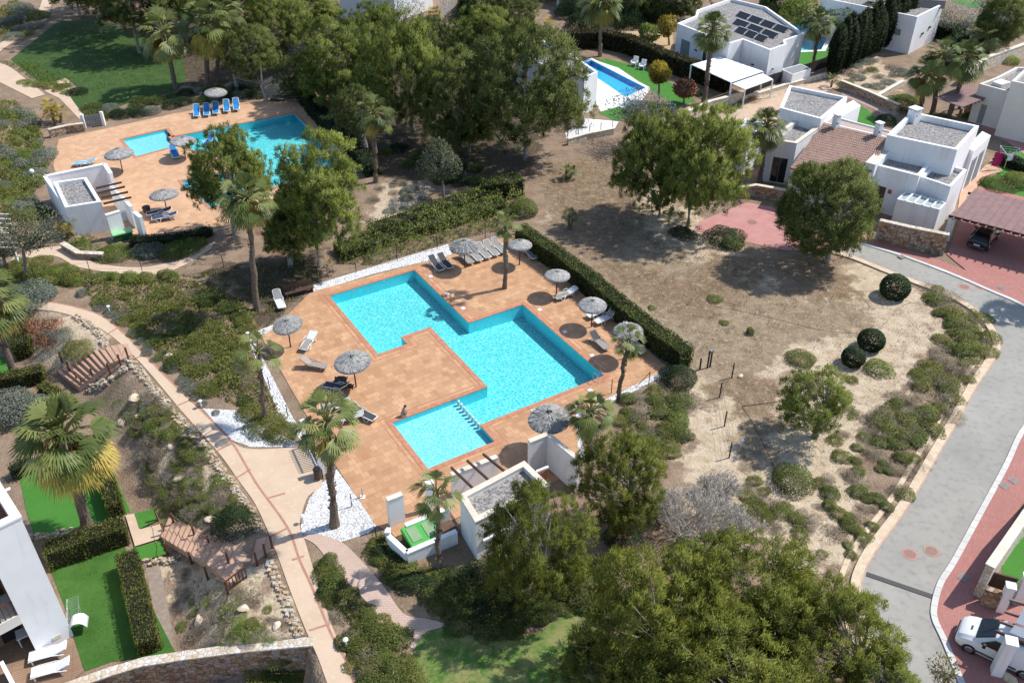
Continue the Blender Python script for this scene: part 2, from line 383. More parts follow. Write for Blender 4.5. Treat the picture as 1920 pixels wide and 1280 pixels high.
# ------------------------------------------------------------------ sheets laid on the ground
def poly2(pts, z=None): return [(q.x, q.y) for q in (P(x, y, z) for x, y in pts)]
def sheet(name, poly, mat, dz=.02, holes=(), label=None, cat=None, kind='structure', cell=.6, flat=False, thick=0, parent=None, group=None):
    """poly: world xy outline"""
    bm = bmesh.new(); edges = []
    for lp in [poly]+list(holes):
        vs = [bm.verts.new((x, y, 0)) for x, y in lp]
        edges += [bm.edges.new((vs[i], vs[(i+1) % len(vs)])) for i in range(len(vs))]
    bmesh.ops.triangle_fill(bm, use_beauty=True, use_dissolve=False, edges=edges)
    if not flat:
        xs = [p[0] for p in poly]; ys = [p[1] for p in poly]
        for ax, lo, hi in ((0, min(xs), max(xs)), (1, min(ys), max(ys))):
            k = math.ceil(lo/cell)
            while k*cell < hi:
                co = (k*cell, 0, 0) if ax == 0 else (0, k*cell, 0); no = (1, 0, 0) if ax == 0 else (0, 1, 0)
                bmesh.ops.bisect_plane(bm, geom=bm.verts[:]+bm.edges[:]+bm.faces[:], plane_co=co, plane_no=no, dist=1e-4); k += 1
        bm.verts.ensure_lookup_table()
        z = terr(np.array([v.co.x for v in bm.verts]), np.array([v.co.y for v in bm.verts]))
        for v, q in zip(bm.verts, z): v.co.z = q+dz
    else:
        for v in bm.verts: v.co.z = dz
    for f in bm.faces:
        if f.normal.z < 0: f.normal_flip()
    bmesh.ops.recalc_face_normals(bm, faces=bm.faces)
    if bm.faces and sum(f.normal.z for f in bm.faces) < 0: bmesh.ops.reverse_faces(bm, faces=bm.faces)
    if thick:
        r = bmesh.ops.extrude_face_region(bm, geom=bm.faces[:])
        for v in [e for e in r['geom'] if isinstance(e, bmesh.types.BMVert)]: v.co.z -= thick
        bmesh.ops.recalc_face_normals(bm, faces=bm.faces)
    me = bpy.data.meshes.new(name); bm.to_mesh(me); bm.free(); me.materials.append(mat)
    o = bpy.data.objects.new(name, me); link(o, parent); return tag(o, label, cat, group, kind)
def strip(line, w0, w1):
    """outline of a band on both sides of a world polyline"""
    L = []; R = []; n = len(line)
    for i, p in enumerate(line):
        a = Vector(line[max(i-1, 0)][:2]); b = Vector(line[min(i+1, n-1)][:2]); d = (b-a).normalized(); nrm = Vector((-d.y, d.x)); p = Vector(p[:2])
        L.append(tuple(p+nrm*w0)); R.append(tuple(p+nrm*w1))
    return L+R[::-1]
def spline(pts, k=6):
    out = []; n = len(pts)
    for i in range(n-1):
        p0, p1, p2, p3 = pts[max(i-1, 0)], pts[i], pts[i+1], pts[min(i+2, n-1)]
        for j in range(k):
            t = j/k; out.append(tuple(.5*(2*b+(-a+c)*t+(2*a-5*b+4*c-d)*t*t+(-a+3*b-3*c+d)*t**3) for a, b, c, d in zip(p0, p1, p2, p3)))
    return out+[tuple(pts[-1])]
# ------------------------------------------------------------------ pools
def water_mat(name, tint, rip=2.2):
    if name in MATS: return MATS[name]
    m = bpy.data.materials.new(name); m.use_nodes = True; t = m.node_tree; t.nodes.clear()
    out = nn(t, 'ShaderNodeOutputMaterial'); tr = nn(t, 'ShaderNodeBsdfTransparent'); tr.inputs[0].default_value = (*tint, 1)
    gl = nn(t, 'ShaderNodeBsdfGlossy', Roughness=.06); fr = nn(t, 'ShaderNodeFresnel', IOR=1.33)
    geo = nn(t, 'ShaderNodeNewGeometry'); n1 = nn(t, 'ShaderNodeTexNoise', Scale=rip, Detail=3.0)
    t.links.new(geo.outputs['Position'], n1.inputs[0])
    bp = nn(t, 'ShaderNodeBump', Strength=.35, Distance=.12); t.links.new(n1.outputs[0], bp.inputs['Height'])
    t.links.new(bp.outputs[0], gl.inputs['Normal']); t.links.new(bp.outputs[0], fr.inputs['Normal'])
    mx = nn(t, 'ShaderNodeMixShader'); t.links.new(fr.outputs[0], mx.inputs[0]); t.links.new(tr.outputs[0], mx.inputs[1]); t.links.new(gl.outputs[0], mx.inputs[2])
    t.links.new(mx.outputs[0], out.inputs[0]); MATS[name] = m; return m
def caustic_floor_mat(name, c1, c2, c3, scale=3.5):
    """turquoise pool floor, the caustic light web painted into its colour"""
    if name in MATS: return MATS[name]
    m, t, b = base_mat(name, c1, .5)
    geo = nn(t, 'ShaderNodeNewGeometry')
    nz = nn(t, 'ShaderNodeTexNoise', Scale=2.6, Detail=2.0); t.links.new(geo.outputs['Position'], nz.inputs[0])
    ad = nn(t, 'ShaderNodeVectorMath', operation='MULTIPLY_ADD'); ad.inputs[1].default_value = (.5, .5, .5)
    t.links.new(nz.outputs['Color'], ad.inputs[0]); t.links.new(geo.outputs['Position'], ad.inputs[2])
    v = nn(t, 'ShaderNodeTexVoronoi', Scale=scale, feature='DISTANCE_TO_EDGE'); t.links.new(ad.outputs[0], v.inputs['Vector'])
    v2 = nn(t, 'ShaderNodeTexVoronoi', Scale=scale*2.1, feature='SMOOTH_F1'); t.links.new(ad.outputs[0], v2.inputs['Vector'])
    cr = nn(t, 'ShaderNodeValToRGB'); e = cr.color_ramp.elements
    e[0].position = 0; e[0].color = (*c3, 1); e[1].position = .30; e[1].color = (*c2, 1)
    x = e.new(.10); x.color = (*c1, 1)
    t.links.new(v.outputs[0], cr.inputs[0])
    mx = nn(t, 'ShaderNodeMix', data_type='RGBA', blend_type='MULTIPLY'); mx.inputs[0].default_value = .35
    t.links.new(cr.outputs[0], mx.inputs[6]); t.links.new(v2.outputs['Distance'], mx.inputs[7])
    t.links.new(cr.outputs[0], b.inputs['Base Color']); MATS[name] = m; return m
M_pf = caustic_floor_mat('turquoise_floor_painted_caustics', (.10, .67, .66), (.065, .585, .61), (.36, .87, .84))  # pale lines are rippled sunlight painted into the floor colour
M_pf2 = caustic_floor_mat('pale_wading_painted_caustics', (.24, .75, .79), (.19, .70, .76), (.52, .90, .90), 4)
M_pw = plain('turquoise_pool_wall', (.16, .86, .98), .4)
M_w = water_mat('clear_pool_water', (.86, .97, 1.0))
uA, uN, uK, uC, uD, uI = 20.1, 22.54, 25.05, 27.88, 32.88, 17.6
vA, vK, vM, vJ, vF, vH = -60.97, -52.62, -51.52, -43.9, -40.56, -38.63
def XY(u, v): q = uv(u, v); return (q.x, q.y)
MAIN = [XY(uA, vA), XY(uC, vA), XY(uC, vM-.05), XY(uD, vM-.05), XY(uD, vF), XY(uN, vF), XY(uN, vJ), XY(uK, vJ), XY(uK, vK), XY(uN, vK), XY(uN, vM), XY(uA, vM)]
WADE = [XY(uN, vJ), XY(uN, vF), XY(uN, vH), XY(uI, vH), XY(uI, vJ)]
POOL = [XY(uA, vA), XY(uC, vA), XY(uC, vM-.05), XY(uD, vM-.05), XY(uD, vF), XY(uN, vF), XY(uN, vH), XY(uI, vH), XY(uI, vJ), XY(uK, vJ), XY(uK, vK), XY(uN, vK), XY(uN, vM), XY(uA, vM)]
def basin(name, poly, depth, floor, wall, wz=-.10, label=None, wlabel=None, water=None):
    """pool shell: walls and floor below the rim, water just under the rim; depth is a number or a function of (x,y)"""
    poly = ccw(poly); n = len(poly); fz = depth if callable(depth) else (lambda x, y: -depth)
    mb = MB(); mb.mi = 1
    for i in range(n):
        a, b = poly[i], poly[(i+1) % n]; tz = 0
        if {a, b} == {XY(uN, vJ), XY(uN, vF)}: tz = -.40      # open between the two pools
        if tz and not callable(depth): continue
        mb.quad((*a, fz(*a)), (*b, fz(*b)), (*b, tz), (*a, tz))
    mb.mi = 0
    bm = bmesh.new(); vs = [bm.verts.new((x, y, fz(x, y))) for x, y in poly]; es = [bm.edges.new((vs[i], vs[(i+1) % n])) for i in range(n)]
    bmesh.ops.triangle_fill(bm, edges=es, use_beauty=True); bm.verts.index_update()
    mb.add([v.co[:] for v in bm.verts], [tuple(v.index for v in f.verts) for f in bm.faces]); bm.free()
    o = mb.build(name, [floor, wall], kind='structure')
    sheet('pool_water', poly, water or M_w, wz, flat=True)
    HOLES.append(offset(poly, -.5)); return o
def mdepth(x, y):
    u = x*UV.x+y*UV.y
    return -(.92+.33*min(1, max(0, (u-26.5)/5.5)))
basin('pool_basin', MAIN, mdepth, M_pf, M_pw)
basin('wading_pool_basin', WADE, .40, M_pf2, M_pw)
# second pool: its own axes
S1, S2, S3 = Vector(g2(482, 222)), Vector(g2(553, 209)), Vector(g2(640, 303))
def poolpx(pts): return [g2(x, y) for x, y in pts]
POOL2 = poolpx([(230, 263), (315, 244), (322, 258), (552, 213), (640, 305), (600, 318), (420, 360), (395, 330), (500, 308), (365, 290), (372, 268), (262, 293)])
M2 = poolpx([(322, 258), (552, 213), (645, 308), (395, 390), (340, 340), (495, 308), (360, 282), (338, 273)])
W2 = poolpx([(230, 262), (312, 243), (334, 273), (255, 294)])
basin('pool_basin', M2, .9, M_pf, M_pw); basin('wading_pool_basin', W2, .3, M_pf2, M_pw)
M_bluep = plain('blue_pool_liner', (.04, .56, .98), .4)
P3 = poolpx([(1083, 122), (1109, 113), (1211, 165), (1173, 183)]); basin('pool_basin', P3, .55, M_bluep, M_bluep)
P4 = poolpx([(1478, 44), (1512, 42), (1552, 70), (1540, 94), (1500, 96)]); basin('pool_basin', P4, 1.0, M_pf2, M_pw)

# ------------------------------------------------------------------ ground
def axis(lo, hi, st, far):
    a = list(np.arange(lo, hi, st)); l = lo; h = a[-1]; s = st
    while l > -far: s *= 1.5; l -= s; a.insert(0, l)
    s = st
    while h < far: s *= 1.5; h += s; a.append(h)
    return np.array(a)
gx = axis(-62, 62, .5, 420); gy = axis(16, 150, .5, 700)
GX, GY = np.meshgrid(gx, gy); GZ = terr(GX, GY)
for hp in HOLES: GZ = np.where(sdist(hp, GX, GY) < 0, -3.0, GZ)
nx, ny = len(gx), len(gy)
idx = np.arange(nx*ny).reshape(ny, nx)
F = np.stack([idx[:-1, :-1], idx[:-1, 1:], idx[1:, 1:], idx[1:, :-1]], -1).reshape(-1, 4)
gm = noise_mat('ground_soil', (.30, .215, .145), (.20, .135, .09), .6, .95, (.38, .3, .21), 5, .9, 7, fac3=.5)
t = gm.node_tree; pb = t.nodes['Principled BSDF']; prev = pb.inputs['Base Color'].links[0].from_socket
geo = nn(t, 'ShaderNodeNewGeometry')
def zone(attr, ca, cb, sc1, cc, sc2, edge=.55):
    """a soil zone with a ragged outline"""
    global prev
    at = nn(t, 'ShaderNodeAttribute', attribute_name=attr)
    nz = nn(t, 'ShaderNodeTexNoise', Scale=.55, Detail=7.0, Roughness=.65); t.links.new(geo.outputs['Position'], nz.inputs[0])
    ad = nn(t, 'ShaderNodeMath', operation='MULTIPLY_ADD'); ad.inputs[1].default_value = 2.4; ad.inputs[2].default_value = -.70
    t.links.new(nz.outputs[0], ad.inputs[0]); a0 = ad; ad = nn(t, 'ShaderNodeMath', operation='ADD'); t.links.new(at.outputs['Fac'], ad.inputs[0]); t.links.new(a0.outputs[0], ad.inputs[1])
    mr = nn(t, 'ShaderNodeMapRange'); mr.inputs[1].default_value = 1-edge*.22; mr.inputs[2].default_value = 1+edge*.22; t.links.new(ad.outputs[0], mr.inputs[0])
    n1 = nn(t, 'ShaderNodeTexNoise', Scale=sc1, Detail=8.0, Roughness=.68); t.links.new(geo.outputs['Position'], n1.inputs[0])
    r1 = nn(t, 'ShaderNodeMapRange'); r1.inputs[1].default_value = .4; r1.inputs[2].default_value = .6; t.links.new(n1.outputs[0], r1.inputs[0])
    m1 = nn(t, 'ShaderNodeMix', data_type='RGBA'); m1.inputs[6].default_value = (*ca, 1); m1.inputs[7].default_value = (*cb, 1); t.links.new(r1.outputs[0], m1.inputs[0])
    n2 = nn(t, 'ShaderNodeTexNoise', Scale=sc2, Detail=5.0, Roughness=.7); t.links.new(geo.outputs['Position'], n2.inputs[0])
    r2 = nn(t, 'ShaderNodeMapRange'); r2.inputs[1].default_value = .53; r2.inputs[2].default_value = .66; r2.inputs[4].default_value = .75; t.links.new(n2.outputs[0], r2.inputs[0])
    m2 = nn(t, 'ShaderNodeMix', data_type='RGBA'); m2.inputs[7].default_value = (*cc, 1); t.links.new(r2.outputs[0], m2.inputs[0]); t.links.new(m1.outputs[2], m2.inputs[6])
    m3 = nn(t, 'ShaderNodeMix', data_type='RGBA'); t.links.new(mr.outputs[0], m3.inputs[0]); t.links.new(prev, m3.inputs[6]); t.links.new(m2.outputs[2], m3.inputs[7])
    prev = m3.outputs[2]
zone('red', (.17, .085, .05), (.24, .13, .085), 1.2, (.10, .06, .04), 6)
zone('sand', (.56, .455, .325), (.44, .34, .225), .9, (.27, .205, .13), 2.6)
zone('dry', (.31, .235, .15), (.22, .165, .105), 1.1, (.45, .36, .25), 2.8)
zone('earth', (.25,.172,.105), (.175,.122,.072), 1.3, (.42,.33,.23), 2.2)
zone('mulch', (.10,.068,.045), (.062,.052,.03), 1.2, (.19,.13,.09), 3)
zone('weed', (.10, .13, .03), (.16, .17, .05), 1.5, (.25, .2, .13), 4)
t.links.new(prev, pb.inputs['Base Color'])
ZN = {
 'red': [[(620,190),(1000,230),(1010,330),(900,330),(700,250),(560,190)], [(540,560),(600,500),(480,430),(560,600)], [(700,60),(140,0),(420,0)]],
 'sand': [[(1300,690),(1270,770),(1278,850),(1300,960),(1330,1050),(1400,1040),(1365,900),(1350,780),(1335,690)],[(1010,400),(1200,330),(1330,420),(1480,560),(1600,485),(1730,540),(1770,600),(1700,720),(1620,850),(1600,1060),(1500,1100),(1420,960),(1300,980),(1290,800),(1310,690)],
          [(1620,1120),(1870,640),(1720,920),(1590,1080)], [(690,400),(720,345),(790,340),(800,380),(700,440)], [(1560,150),(1640,110),(1700,150),(1640,190)],
          [(300,1040),(390,1200),(560,1200),(500,1090),(400,1080)], [(240,720),(330,780),(440,940),(470,1000),(420,1030),(300,900)], [(0,590),(160,590),(230,640),(150,700),(60,690)], [(1260,215),(1440,160),(1560,150),(1480,215),(1370,250),(1270,300)]],
 'dry': [[(1050,420),(1180,400),(1290,480),(1500,560),(1620,560),(1640,620),(1500,640),(1420,720),(1330,760),(1310,690),(1180,560)], [(1010,330),(1170,280),(1180,390),(1020,400)], [(1370,720),(1450,700),(1460,860),(1390,900)], [(1050,1180),(1000,1280),(1300,1400)]],
 'earth': [[(1000,320),(1175,272),(1205,400),(1150,480),(1280,530),(1330,470),(1440,490),(1400,560),(1300,610),(1180,560),(1040,440)], [(1320,700),(1480,705),(1450,790),(1385,770)], [(1500,470),(1610,520),(1600,560),(1480,560)]],
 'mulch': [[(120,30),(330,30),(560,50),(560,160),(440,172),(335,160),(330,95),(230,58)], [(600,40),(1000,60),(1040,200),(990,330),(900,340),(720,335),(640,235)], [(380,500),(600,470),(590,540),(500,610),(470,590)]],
 'weed': [[(420,1130),(470,1110),(480,1190),(430,1190)], [(210,730),(260,760),(250,800),(205,780)], [(280,930),(370,960),(340,990),(280,960)]],
}
me = mesh_np('ground', np.stack([GX, GY, GZ], -1).reshape(-1, 3), F, gm)
for k, polys in ZN.items():
    d = np.full(GX.shape, 1e9)
    for p in polys: d = np.minimum(d, sdist(poly2(p) if k in ('sand', 'weed') else [g2(*q) for q in p], GX, GY))
    a = me.attributes.new(k, 'FLOAT', 'POINT'); a.data.foreach_set('value', (np.clip(.5-d/3.6, -.5, 1.2)).astype(np.float32).ravel())
me.polygons.foreach_set('use_smooth', [True]*len(me.polygons))
obj('ground', me, kind='structure')

# main pool terrace
DECKPX = [(583,548),(845,478),(960,441),(985,458),(1252,690),(1165,735),(1080,775),(1085,870),(1040,905),(870,965),(752,1020),(735,1000),(705,985),(625,866),(490,632),(518,612)]
DECK = ccw([g2(*p) for p in DECKPX])
RIM = offset(ccw(POOL), -.42)
sheet('pool_terrace', DECK, M_tile, .034, holes=[offset(ccw(POOL), -.30)], flat=True)
def ringsheet(name, inner, outer, z, mat, drop=.0):
    mb = MB(); n = len(inner)
    for i in range(n):
        j = (i+1) % n
        mb.quad((*inner[i], z), (*inner[j], z), (*outer[j], z), (*outer[i], z))
        mb.quad((*inner[i], z-.06), (*inner[j], z-.06), (*inner[j], z), (*inner[i], z))
    return mb.build(name, mat, kind='structure')
PC = ccw(POOL)
ringsheet('pool_coping', offset(PC, .02), offset(PC, -.34), .052, M_edge)
ringsheet('pool_terrace_edge', offset(PC, -.62), offset(PC, -.70), .040, M_edge)
# second terrace
D2 = ccw(poolpx([(150,252),(330,213),(440,194),(560,188),(575,192),(690,300),(600,350),(420,425),(330,436),(255,442),(120,375),(100,310),(110,262)]))
h2 = [ccw(M2), ccw(W2)]
sheet('pool_terrace', D2, M_tile2, .034, holes=[offset(h2[0], -.28), offset(h2[1], -.28)], flat=True)
for q in h2: ringsheet('pool_coping', offset(q, .02), offset(q, -.31), .052, M_edge)
# private pools
M_wpave = noise_mat('white_paving', (.74, .73, .70), (.66, .65, .62), 1.0, .8)
T3 = ccw(poolpx([(1076,122),(1106,110),(1160,128),(1219,168),(1186,212),(1128,212)]))
sheet('white_terrace', T3, M_wpave, .02, holes=[offset(ccw(P3), -.2)], flat=True)
ringsheet('pool_coping', offset(ccw(P3), .02), offset(ccw(P3), -.5), .04, M_wpave)
ringsheet('pool_coping', offset(ccw(P4), .02), offset(ccw(P4), -.6), .04, M_wpave)
sheet('lawn', poolpx([(1107,113),(1140,111),(1200,126),(1236,137),(1262,160),(1305,190),(1268,200),(1222,170)]), M_turf, .012, flat=True)
sheet('lawn', poolpx([(1122,211),(1160,200),(1190,214),(1156,228)]), M_turf, .03, flat=True)
sheet('lawn', poolpx([(1498,98),(1545,92),(1560,86),(1556,114),(1524,124),(1498,120)]), M_turf, .012, flat=True)
sheet('lawn', poolpx([(1770,-4),(1838,4),(1850,14),(1820,16)]), M_turf, .012, flat=True)
sheet('gravel_yard', poolpx([(1095,222),(1160,228),(1150,246),(1064,268),(1060,250)]), M_wpave, .012, flat=True)
sheet('yellow_soil_bed', poolpx([(1140,62),(1210,45),(1262,60),(1262,105),(1215,95),(1150,75)]), noise_mat('ochre_soil', (.5, .36, .2), (.42, .3, .17), 2, .95), .012, flat=True)
sheet('white_terrace', poolpx([(1230,98),(1262,95),(1300,118),(1285,128),(1320,150),(1300,152)]), M_wpave, .016, flat=True)
# lawns
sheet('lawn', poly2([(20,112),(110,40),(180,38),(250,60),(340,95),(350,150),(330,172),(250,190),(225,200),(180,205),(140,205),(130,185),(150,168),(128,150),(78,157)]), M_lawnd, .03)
sheet('lawn', poly2([(776,1218),(785,1200),(800,1184),(838,1176),(900,1196),(962,1200),(1010,1185),(1060,1150),(1120,1140),(1200,1300),(1100,1400),(770,1400)]), M_lawn3, .03)
sheet('lawn', poly2([(36,890),(70,878),(210,880),(245,960),(120,1000),(66,1006),(50,960)]), M_turf, .03)
sheet('lawn', poly2([(92,1060),(235,1025),(245,1060),(330,1225),(210,1240),(160,1258),(148,1230),(130,1160)]), M_lawn, .03)
sheet('lawn', poly2([(-60,670),(18,668),(24,700),(-20,712),(-80,715)]), M_turf, .03)
sheet('lawn', poly2([(1888,272),(1925,262),(2010,290),(2010,400),(1920,372),(1832,347),(1850,320)]), M_turf, .012)
sheet('lawn', poly2([(1603,190),(1625,205),(1652,232),(1640,240),(1606,228)]), M_turf, .012)
sheet('lawn', poly2([(1935,965),(1905,1010),(1878,1062),(1880,1090),(1990,1105),(2100,980)]), M_turf, .02)
sheet('turf_mat', poly2([(253,965),(290,955),(295,978),(262,994)]), M_turf, .14)
sheet('turf_mat', poly2([(250,1028),(304,1014),(314,1040),(266,1052)]), M_turf, .08)
# main path with red border lines and joints
PL = [(-120,578),(0,573),(85,582),(150,597),(200,624),(232,650),(265,682),(300,722),(340,770),(380,815),(415,855),(447,900),(477,942),(500,990),(520,1040),(538,1090),(557,1140),(576,1187),(596,1232),(617,1290),(645,1370)]
PR = [(-120,560),(0,564),(60,567),(125,572),(190,592),(235,628),(262,655),(312,707),(378,770),(432,825),(470,842),(548,840),(572,848),(604,905),(578,930),(566,962),(562,985),(572,1015),(592,1080),(625,1180),(650,1230),(672,1290),(700,1370)]
PATH = [(p[0], p[1]) for p in spline(poly2(PL), 4)+spline(poly2(PR), 4)[::-1]]
sheet('garden_path', PATH, M_path, .04, thick=.1)
def pline(name, px, w, mat, dz): return sheet(name, strip(spline(poly2(px), 4), -w/2, w/2), mat, dz)
pline('path_border', PR[:10]+[(480,905),(520,960),(545,1000),(562,1050),(585,1100),(622,1190),(650,1240),(668,1290)], .13, M_pathline, .052)
for a, b in [((250,673),(287,662)),((330,762),(366,747)),((404,847),(435,832)),((430,905),(470,880)),((500,935),(535,925)),((548,1050),(570,1043)),((580,1182),(618,1170)),((500,1010),(540,990)),((200,628),(226,612))]:
    pline('path_joint', [a, b], .12, M_pathline, .056)
# smaller paths
sheet('brick_path', [q[:2] for q in spline(poly2([(566,1008),(590,1020),(612,1046),(650,1090),(690,1132),(706,1170),(740,1188),(768,1212),(778,1216)]), 4)+spline(poly2([(785,1200),(800,1184),(838,1172),(800,1160),(757,1150),(720,1100),(672,1045),(640,1016),(600,1002),(572,1000)]), 4)], M_brick, .036)
sheet('garden_path', [q[:2] for q in spline(poly2([(30,478),(115,462),(175,492),(260,502),(330,488),(405,452)]), 4)+spline(poly2([(395,468),(330,505),(260,516),(150,502),(100,480),(20,490)]), 4)], M_path, .04)
sheet('garden_path', [q[:2] for q in spline(poly2([(-30,118),(10,122),(50,150),(85,178)]), 4)+spline(poly2([(60,185),(20,165),(-30,140)]), 4)], M_path, .04)
sheet('garden_path', [q[:2] for q in spline(poly2([(-30,100),(0,82),(40,55),(70,25),(85,-20)]), 4)+spline(poly2([(95,-20),(92,30),(60,55),(10,90),(-30,120)]), 4)], M_path, .04)
sheet('garden_path', poly2([(82,160),(122,147),(130,152),(130,180),(155,215),(150,225),(112,185),(85,172)]), M_path, .035)
# white gravel beds
for nm, px in [('white_gravel_bed', [(380,766),(440,769),(478,792),(505,806),(562,832),(545,838),(470,838),(432,824)]),
               ('white_gravel_bed', [(604,905),(632,880),(668,930),(706,987),(690,1000),(640,1016),(600,1003),(566,1000),(564,985),(580,935)]),
               ('white_gravel_bed', [(462,632),(476,640),(500,685),(545,775),(606,880),(596,890),(570,835),(545,800),(520,770),(500,720)]),
               ('white_gravel_bed', [(581,537),(700,500),(840,458),(848,478),(700,514),(585,550)]),
               ('white_gravel_bed', [(484,620),(514,608),(522,614),(490,630)]),
               ('white_gravel_bed', [(1252,688),(1256,698),(1168,745),(1120,765),(1078,785),(1100,860),(1084,870),(1062,790),(1080,772),(1165,732)]),
               ('white_gravel_bed', [(924,540),(950,532),(968,540),(942,548)])]:
    sheet(nm, poly2(px), M_wgravel, .026)
# road, kerbs, pavements
RT = [(1588,452),(1630,463),(1700,485),(1780,515),(1850,545),(1920,577),(2010,640)]
RI = [(1560,470),(1605,483),(1660,505),(1725,530),(1780,551),(1830,580),(1862,612),(1877,650),(1860,685),(1830,730),(1795,795),(1760,855),(1720,925),(1690,972),(1645,1032),(1622,1075),(1616,1110),(1630,1170),(1648,1290),(1660,1380)]
RR = [(2080,690),(2000,715),(1920,795),(1880,873),(1830,965),(1782,1052),(1758,1090),(1746,1130),(1746,1160),(1766,1205),(1800,1290),(1830,1380)]
rt, ri, rr = [spline(poly2(q), 5) for q in (RT, RI, RR)]
sheet('road', [q[:2] for q in rt+rr+ri[::-1]], M_road, .02)
def kerb(name, line, w0, w1, h, mat):
    mb = MB(); n = len(line); L = strip(line, w0, w1); R = L[n:][::-1]; L = L[:n]
    for i in range(n-1):
        a, b, c, d = L[i], L[i+1], R[i+1], R[i]
        mb.hexa([(*q, terr1(*q)-.1) for q in (a, b, c, d)], [(*q, terr1(*q)+h) for q in (a, b, c, d)])
    return mb.build(name, mat, kind='structure')
kerb('kerb', rt, .0, .32, .10, M_kerb); kerb('kerb', rr, .32, .0, .10, M_kerb)
kerb('kerb', ri, .0, -.09, .10, noise_mat('faded_red_kerb', (.42, .27, .2), (.52, .38, .28), 1.5, .85)); kerb('stone_edging', ri, -.09, -.60, .13, M_kerbs)
kerb('stone_edging', ri[25:-6], -.95, -1.25, .07, M_kerbs)
sheet('pavement', strip(rt, .32, 1.6), M_redpave, .09)
sheet('pavement', [q[:2] for q in strip(rr, .32, .33)[:len(rr)]]+poly2([(1990,1380),(1900,1290),(2010,1250),(2010,1150),(1850,1130),(1830,1110),(1870,1030),(1925,930),(2010,800),(2090,715)]), M_redpave, .09)
sheet('pavement', poly2([(1592,470),(1470,470),(1300,432),(1312,415),(1400,380),(1460,390),(1470,430),(1600,452)]), M_redpave2, .03)
sheet('driveway', poly2([(1775,478),(1800,415),(1835,350),(2000,390),(2060,620),(1925,570),(1850,540)]), M_redpave, .075)
sheet('driveway', poly2([(1800,206),(1840,212),(1930,262),(2000,300),(2000,345),(1890,268),(1835,240),(1790,232)]), M_redpave2, .03)
sheet('terrace', poly2([(1858,300),(1880,320),(1832,348),(1822,400),(1795,400),(1800,360)]), noise_mat('terracotta_strip', (.55, .32, .2), (.6, .38, .26), 1, .8), .06)
sheet('garden_path', poly2([(1575,170),(1640,190),(1690,210),(1668,225),(1640,205),(1580,180)]), noise_mat('pink_gravel', (.36, .25, .22), (.44, .32, .27), 3, .95, (.5, .42, .36), 20), .02)
sheet('sandy_terrace', poly2([(1400,205),(1540,150),(1575,160),(1480,205),(1420,250),(1340,250)]), noise_mat('salmon_gravel', (.58, .42, .30), (.5, .34, .24), 2, .95, (.66, .55, .42), 14), .02)
sheet('timber_terrace', poly2([(30,1200),(138,1196),(158,1258),(110,1300),(-60,1340),(-60,1215)]), M_deckw, .08)
sheet('garden_slab', poly2([(236,968),(252,965),(264,994),(302,984),(310,1008),(254,1026)]), M_path, .13)
sheet('mulch_bed', poly2([(272,1060),(300,1060),(325,1190),(322,1225),(304,1225)]), noise_mat('grey_mulch', (.32, .26, .21), (.24, .19, .15), 4, .95), .02)
# ------------------------------------------------------------------ plants: meshes
def pine_crown(name, R, Hh, nl, npuff, nb, seed, mat, shape='round', blade=(.15, .30), wd=.034):
    """puffs of needles on lobes spread over a crown of radius R and half height Hh"""
    g = np.random.default_rng(seed); global rng; keep = rng; rng = g
    d = unit(g.normal(size=(nl, 3))); rr = g.uniform(.72, .86, nl) if shape == 'ball' else g.uniform(.35, .80, nl)**.55
    if shape == 'cone':
        zz = g.uniform(-1, 1, nl); an = g.uniform(0, 2*np.pi, nl); rd = (1-zz)*.42+.06; q = g.uniform(.45, 1, nl)
        lob = np.stack([np.cos(an)*rd*q*R, np.sin(an)*rd*q*R, zz*Hh*.92], 1); lr = R*(.20+.12*g.random(nl))*(1-.35*(zz+1)/2)
    else:
        d[:, 2] = np.where(d[:, 2] < (-.9 if shape == 'ball' else -.62), d[:, 2]*.4, d[:, 2]); d = unit(d)
        lob = d*rr[:, None]*np.array([R, R, Hh]); lr = R*((.13+.08*g.random(nl)) if shape == 'ball' else (.20+.13*g.random(nl)))
    lt = g.uniform(-.14, .14, nl)
    pc = sph(nl*npuff, -.35); li = np.repeat(np.arange(nl), npuff)
    pr = lr[li]*g.uniform(.72, 1.08, nl*npuff)
    C = lob[li]+pc*pr[:, None]*np.array([1, 1, .82]); pt = lt[li]+g.uniform(-.07, .07, len(C))
    n = len(C)*nb; bi = np.repeat(np.arange(len(C)), nb)
    D = unit(g.normal(size=(n, 3))*.62+pc[bi]*.6+np.array([0, 0, .6]))
    B = C[bi]+g.normal(size=(n, 3))*.085*(R/3)**.5
    L = g.uniform(*blade, n); W = np.full(n, wd)*g.uniform(.7, 1.3, n)
    T = np.clip(.45+pt[bi]+g.uniform(-.22, .22, n), 0, 1)
    ld = unit(lob*np.array([1, 1, R/Hh]))
    NC = pc[bi]*.85+ld[li[bi]]*.35+D*.45+g.normal(size=(n, 3))*.22+np.array([0, 0, .12])
    m = leaves(name, B, D, L, W, T, mat, NC=NC); rng = keep
    return m, lob
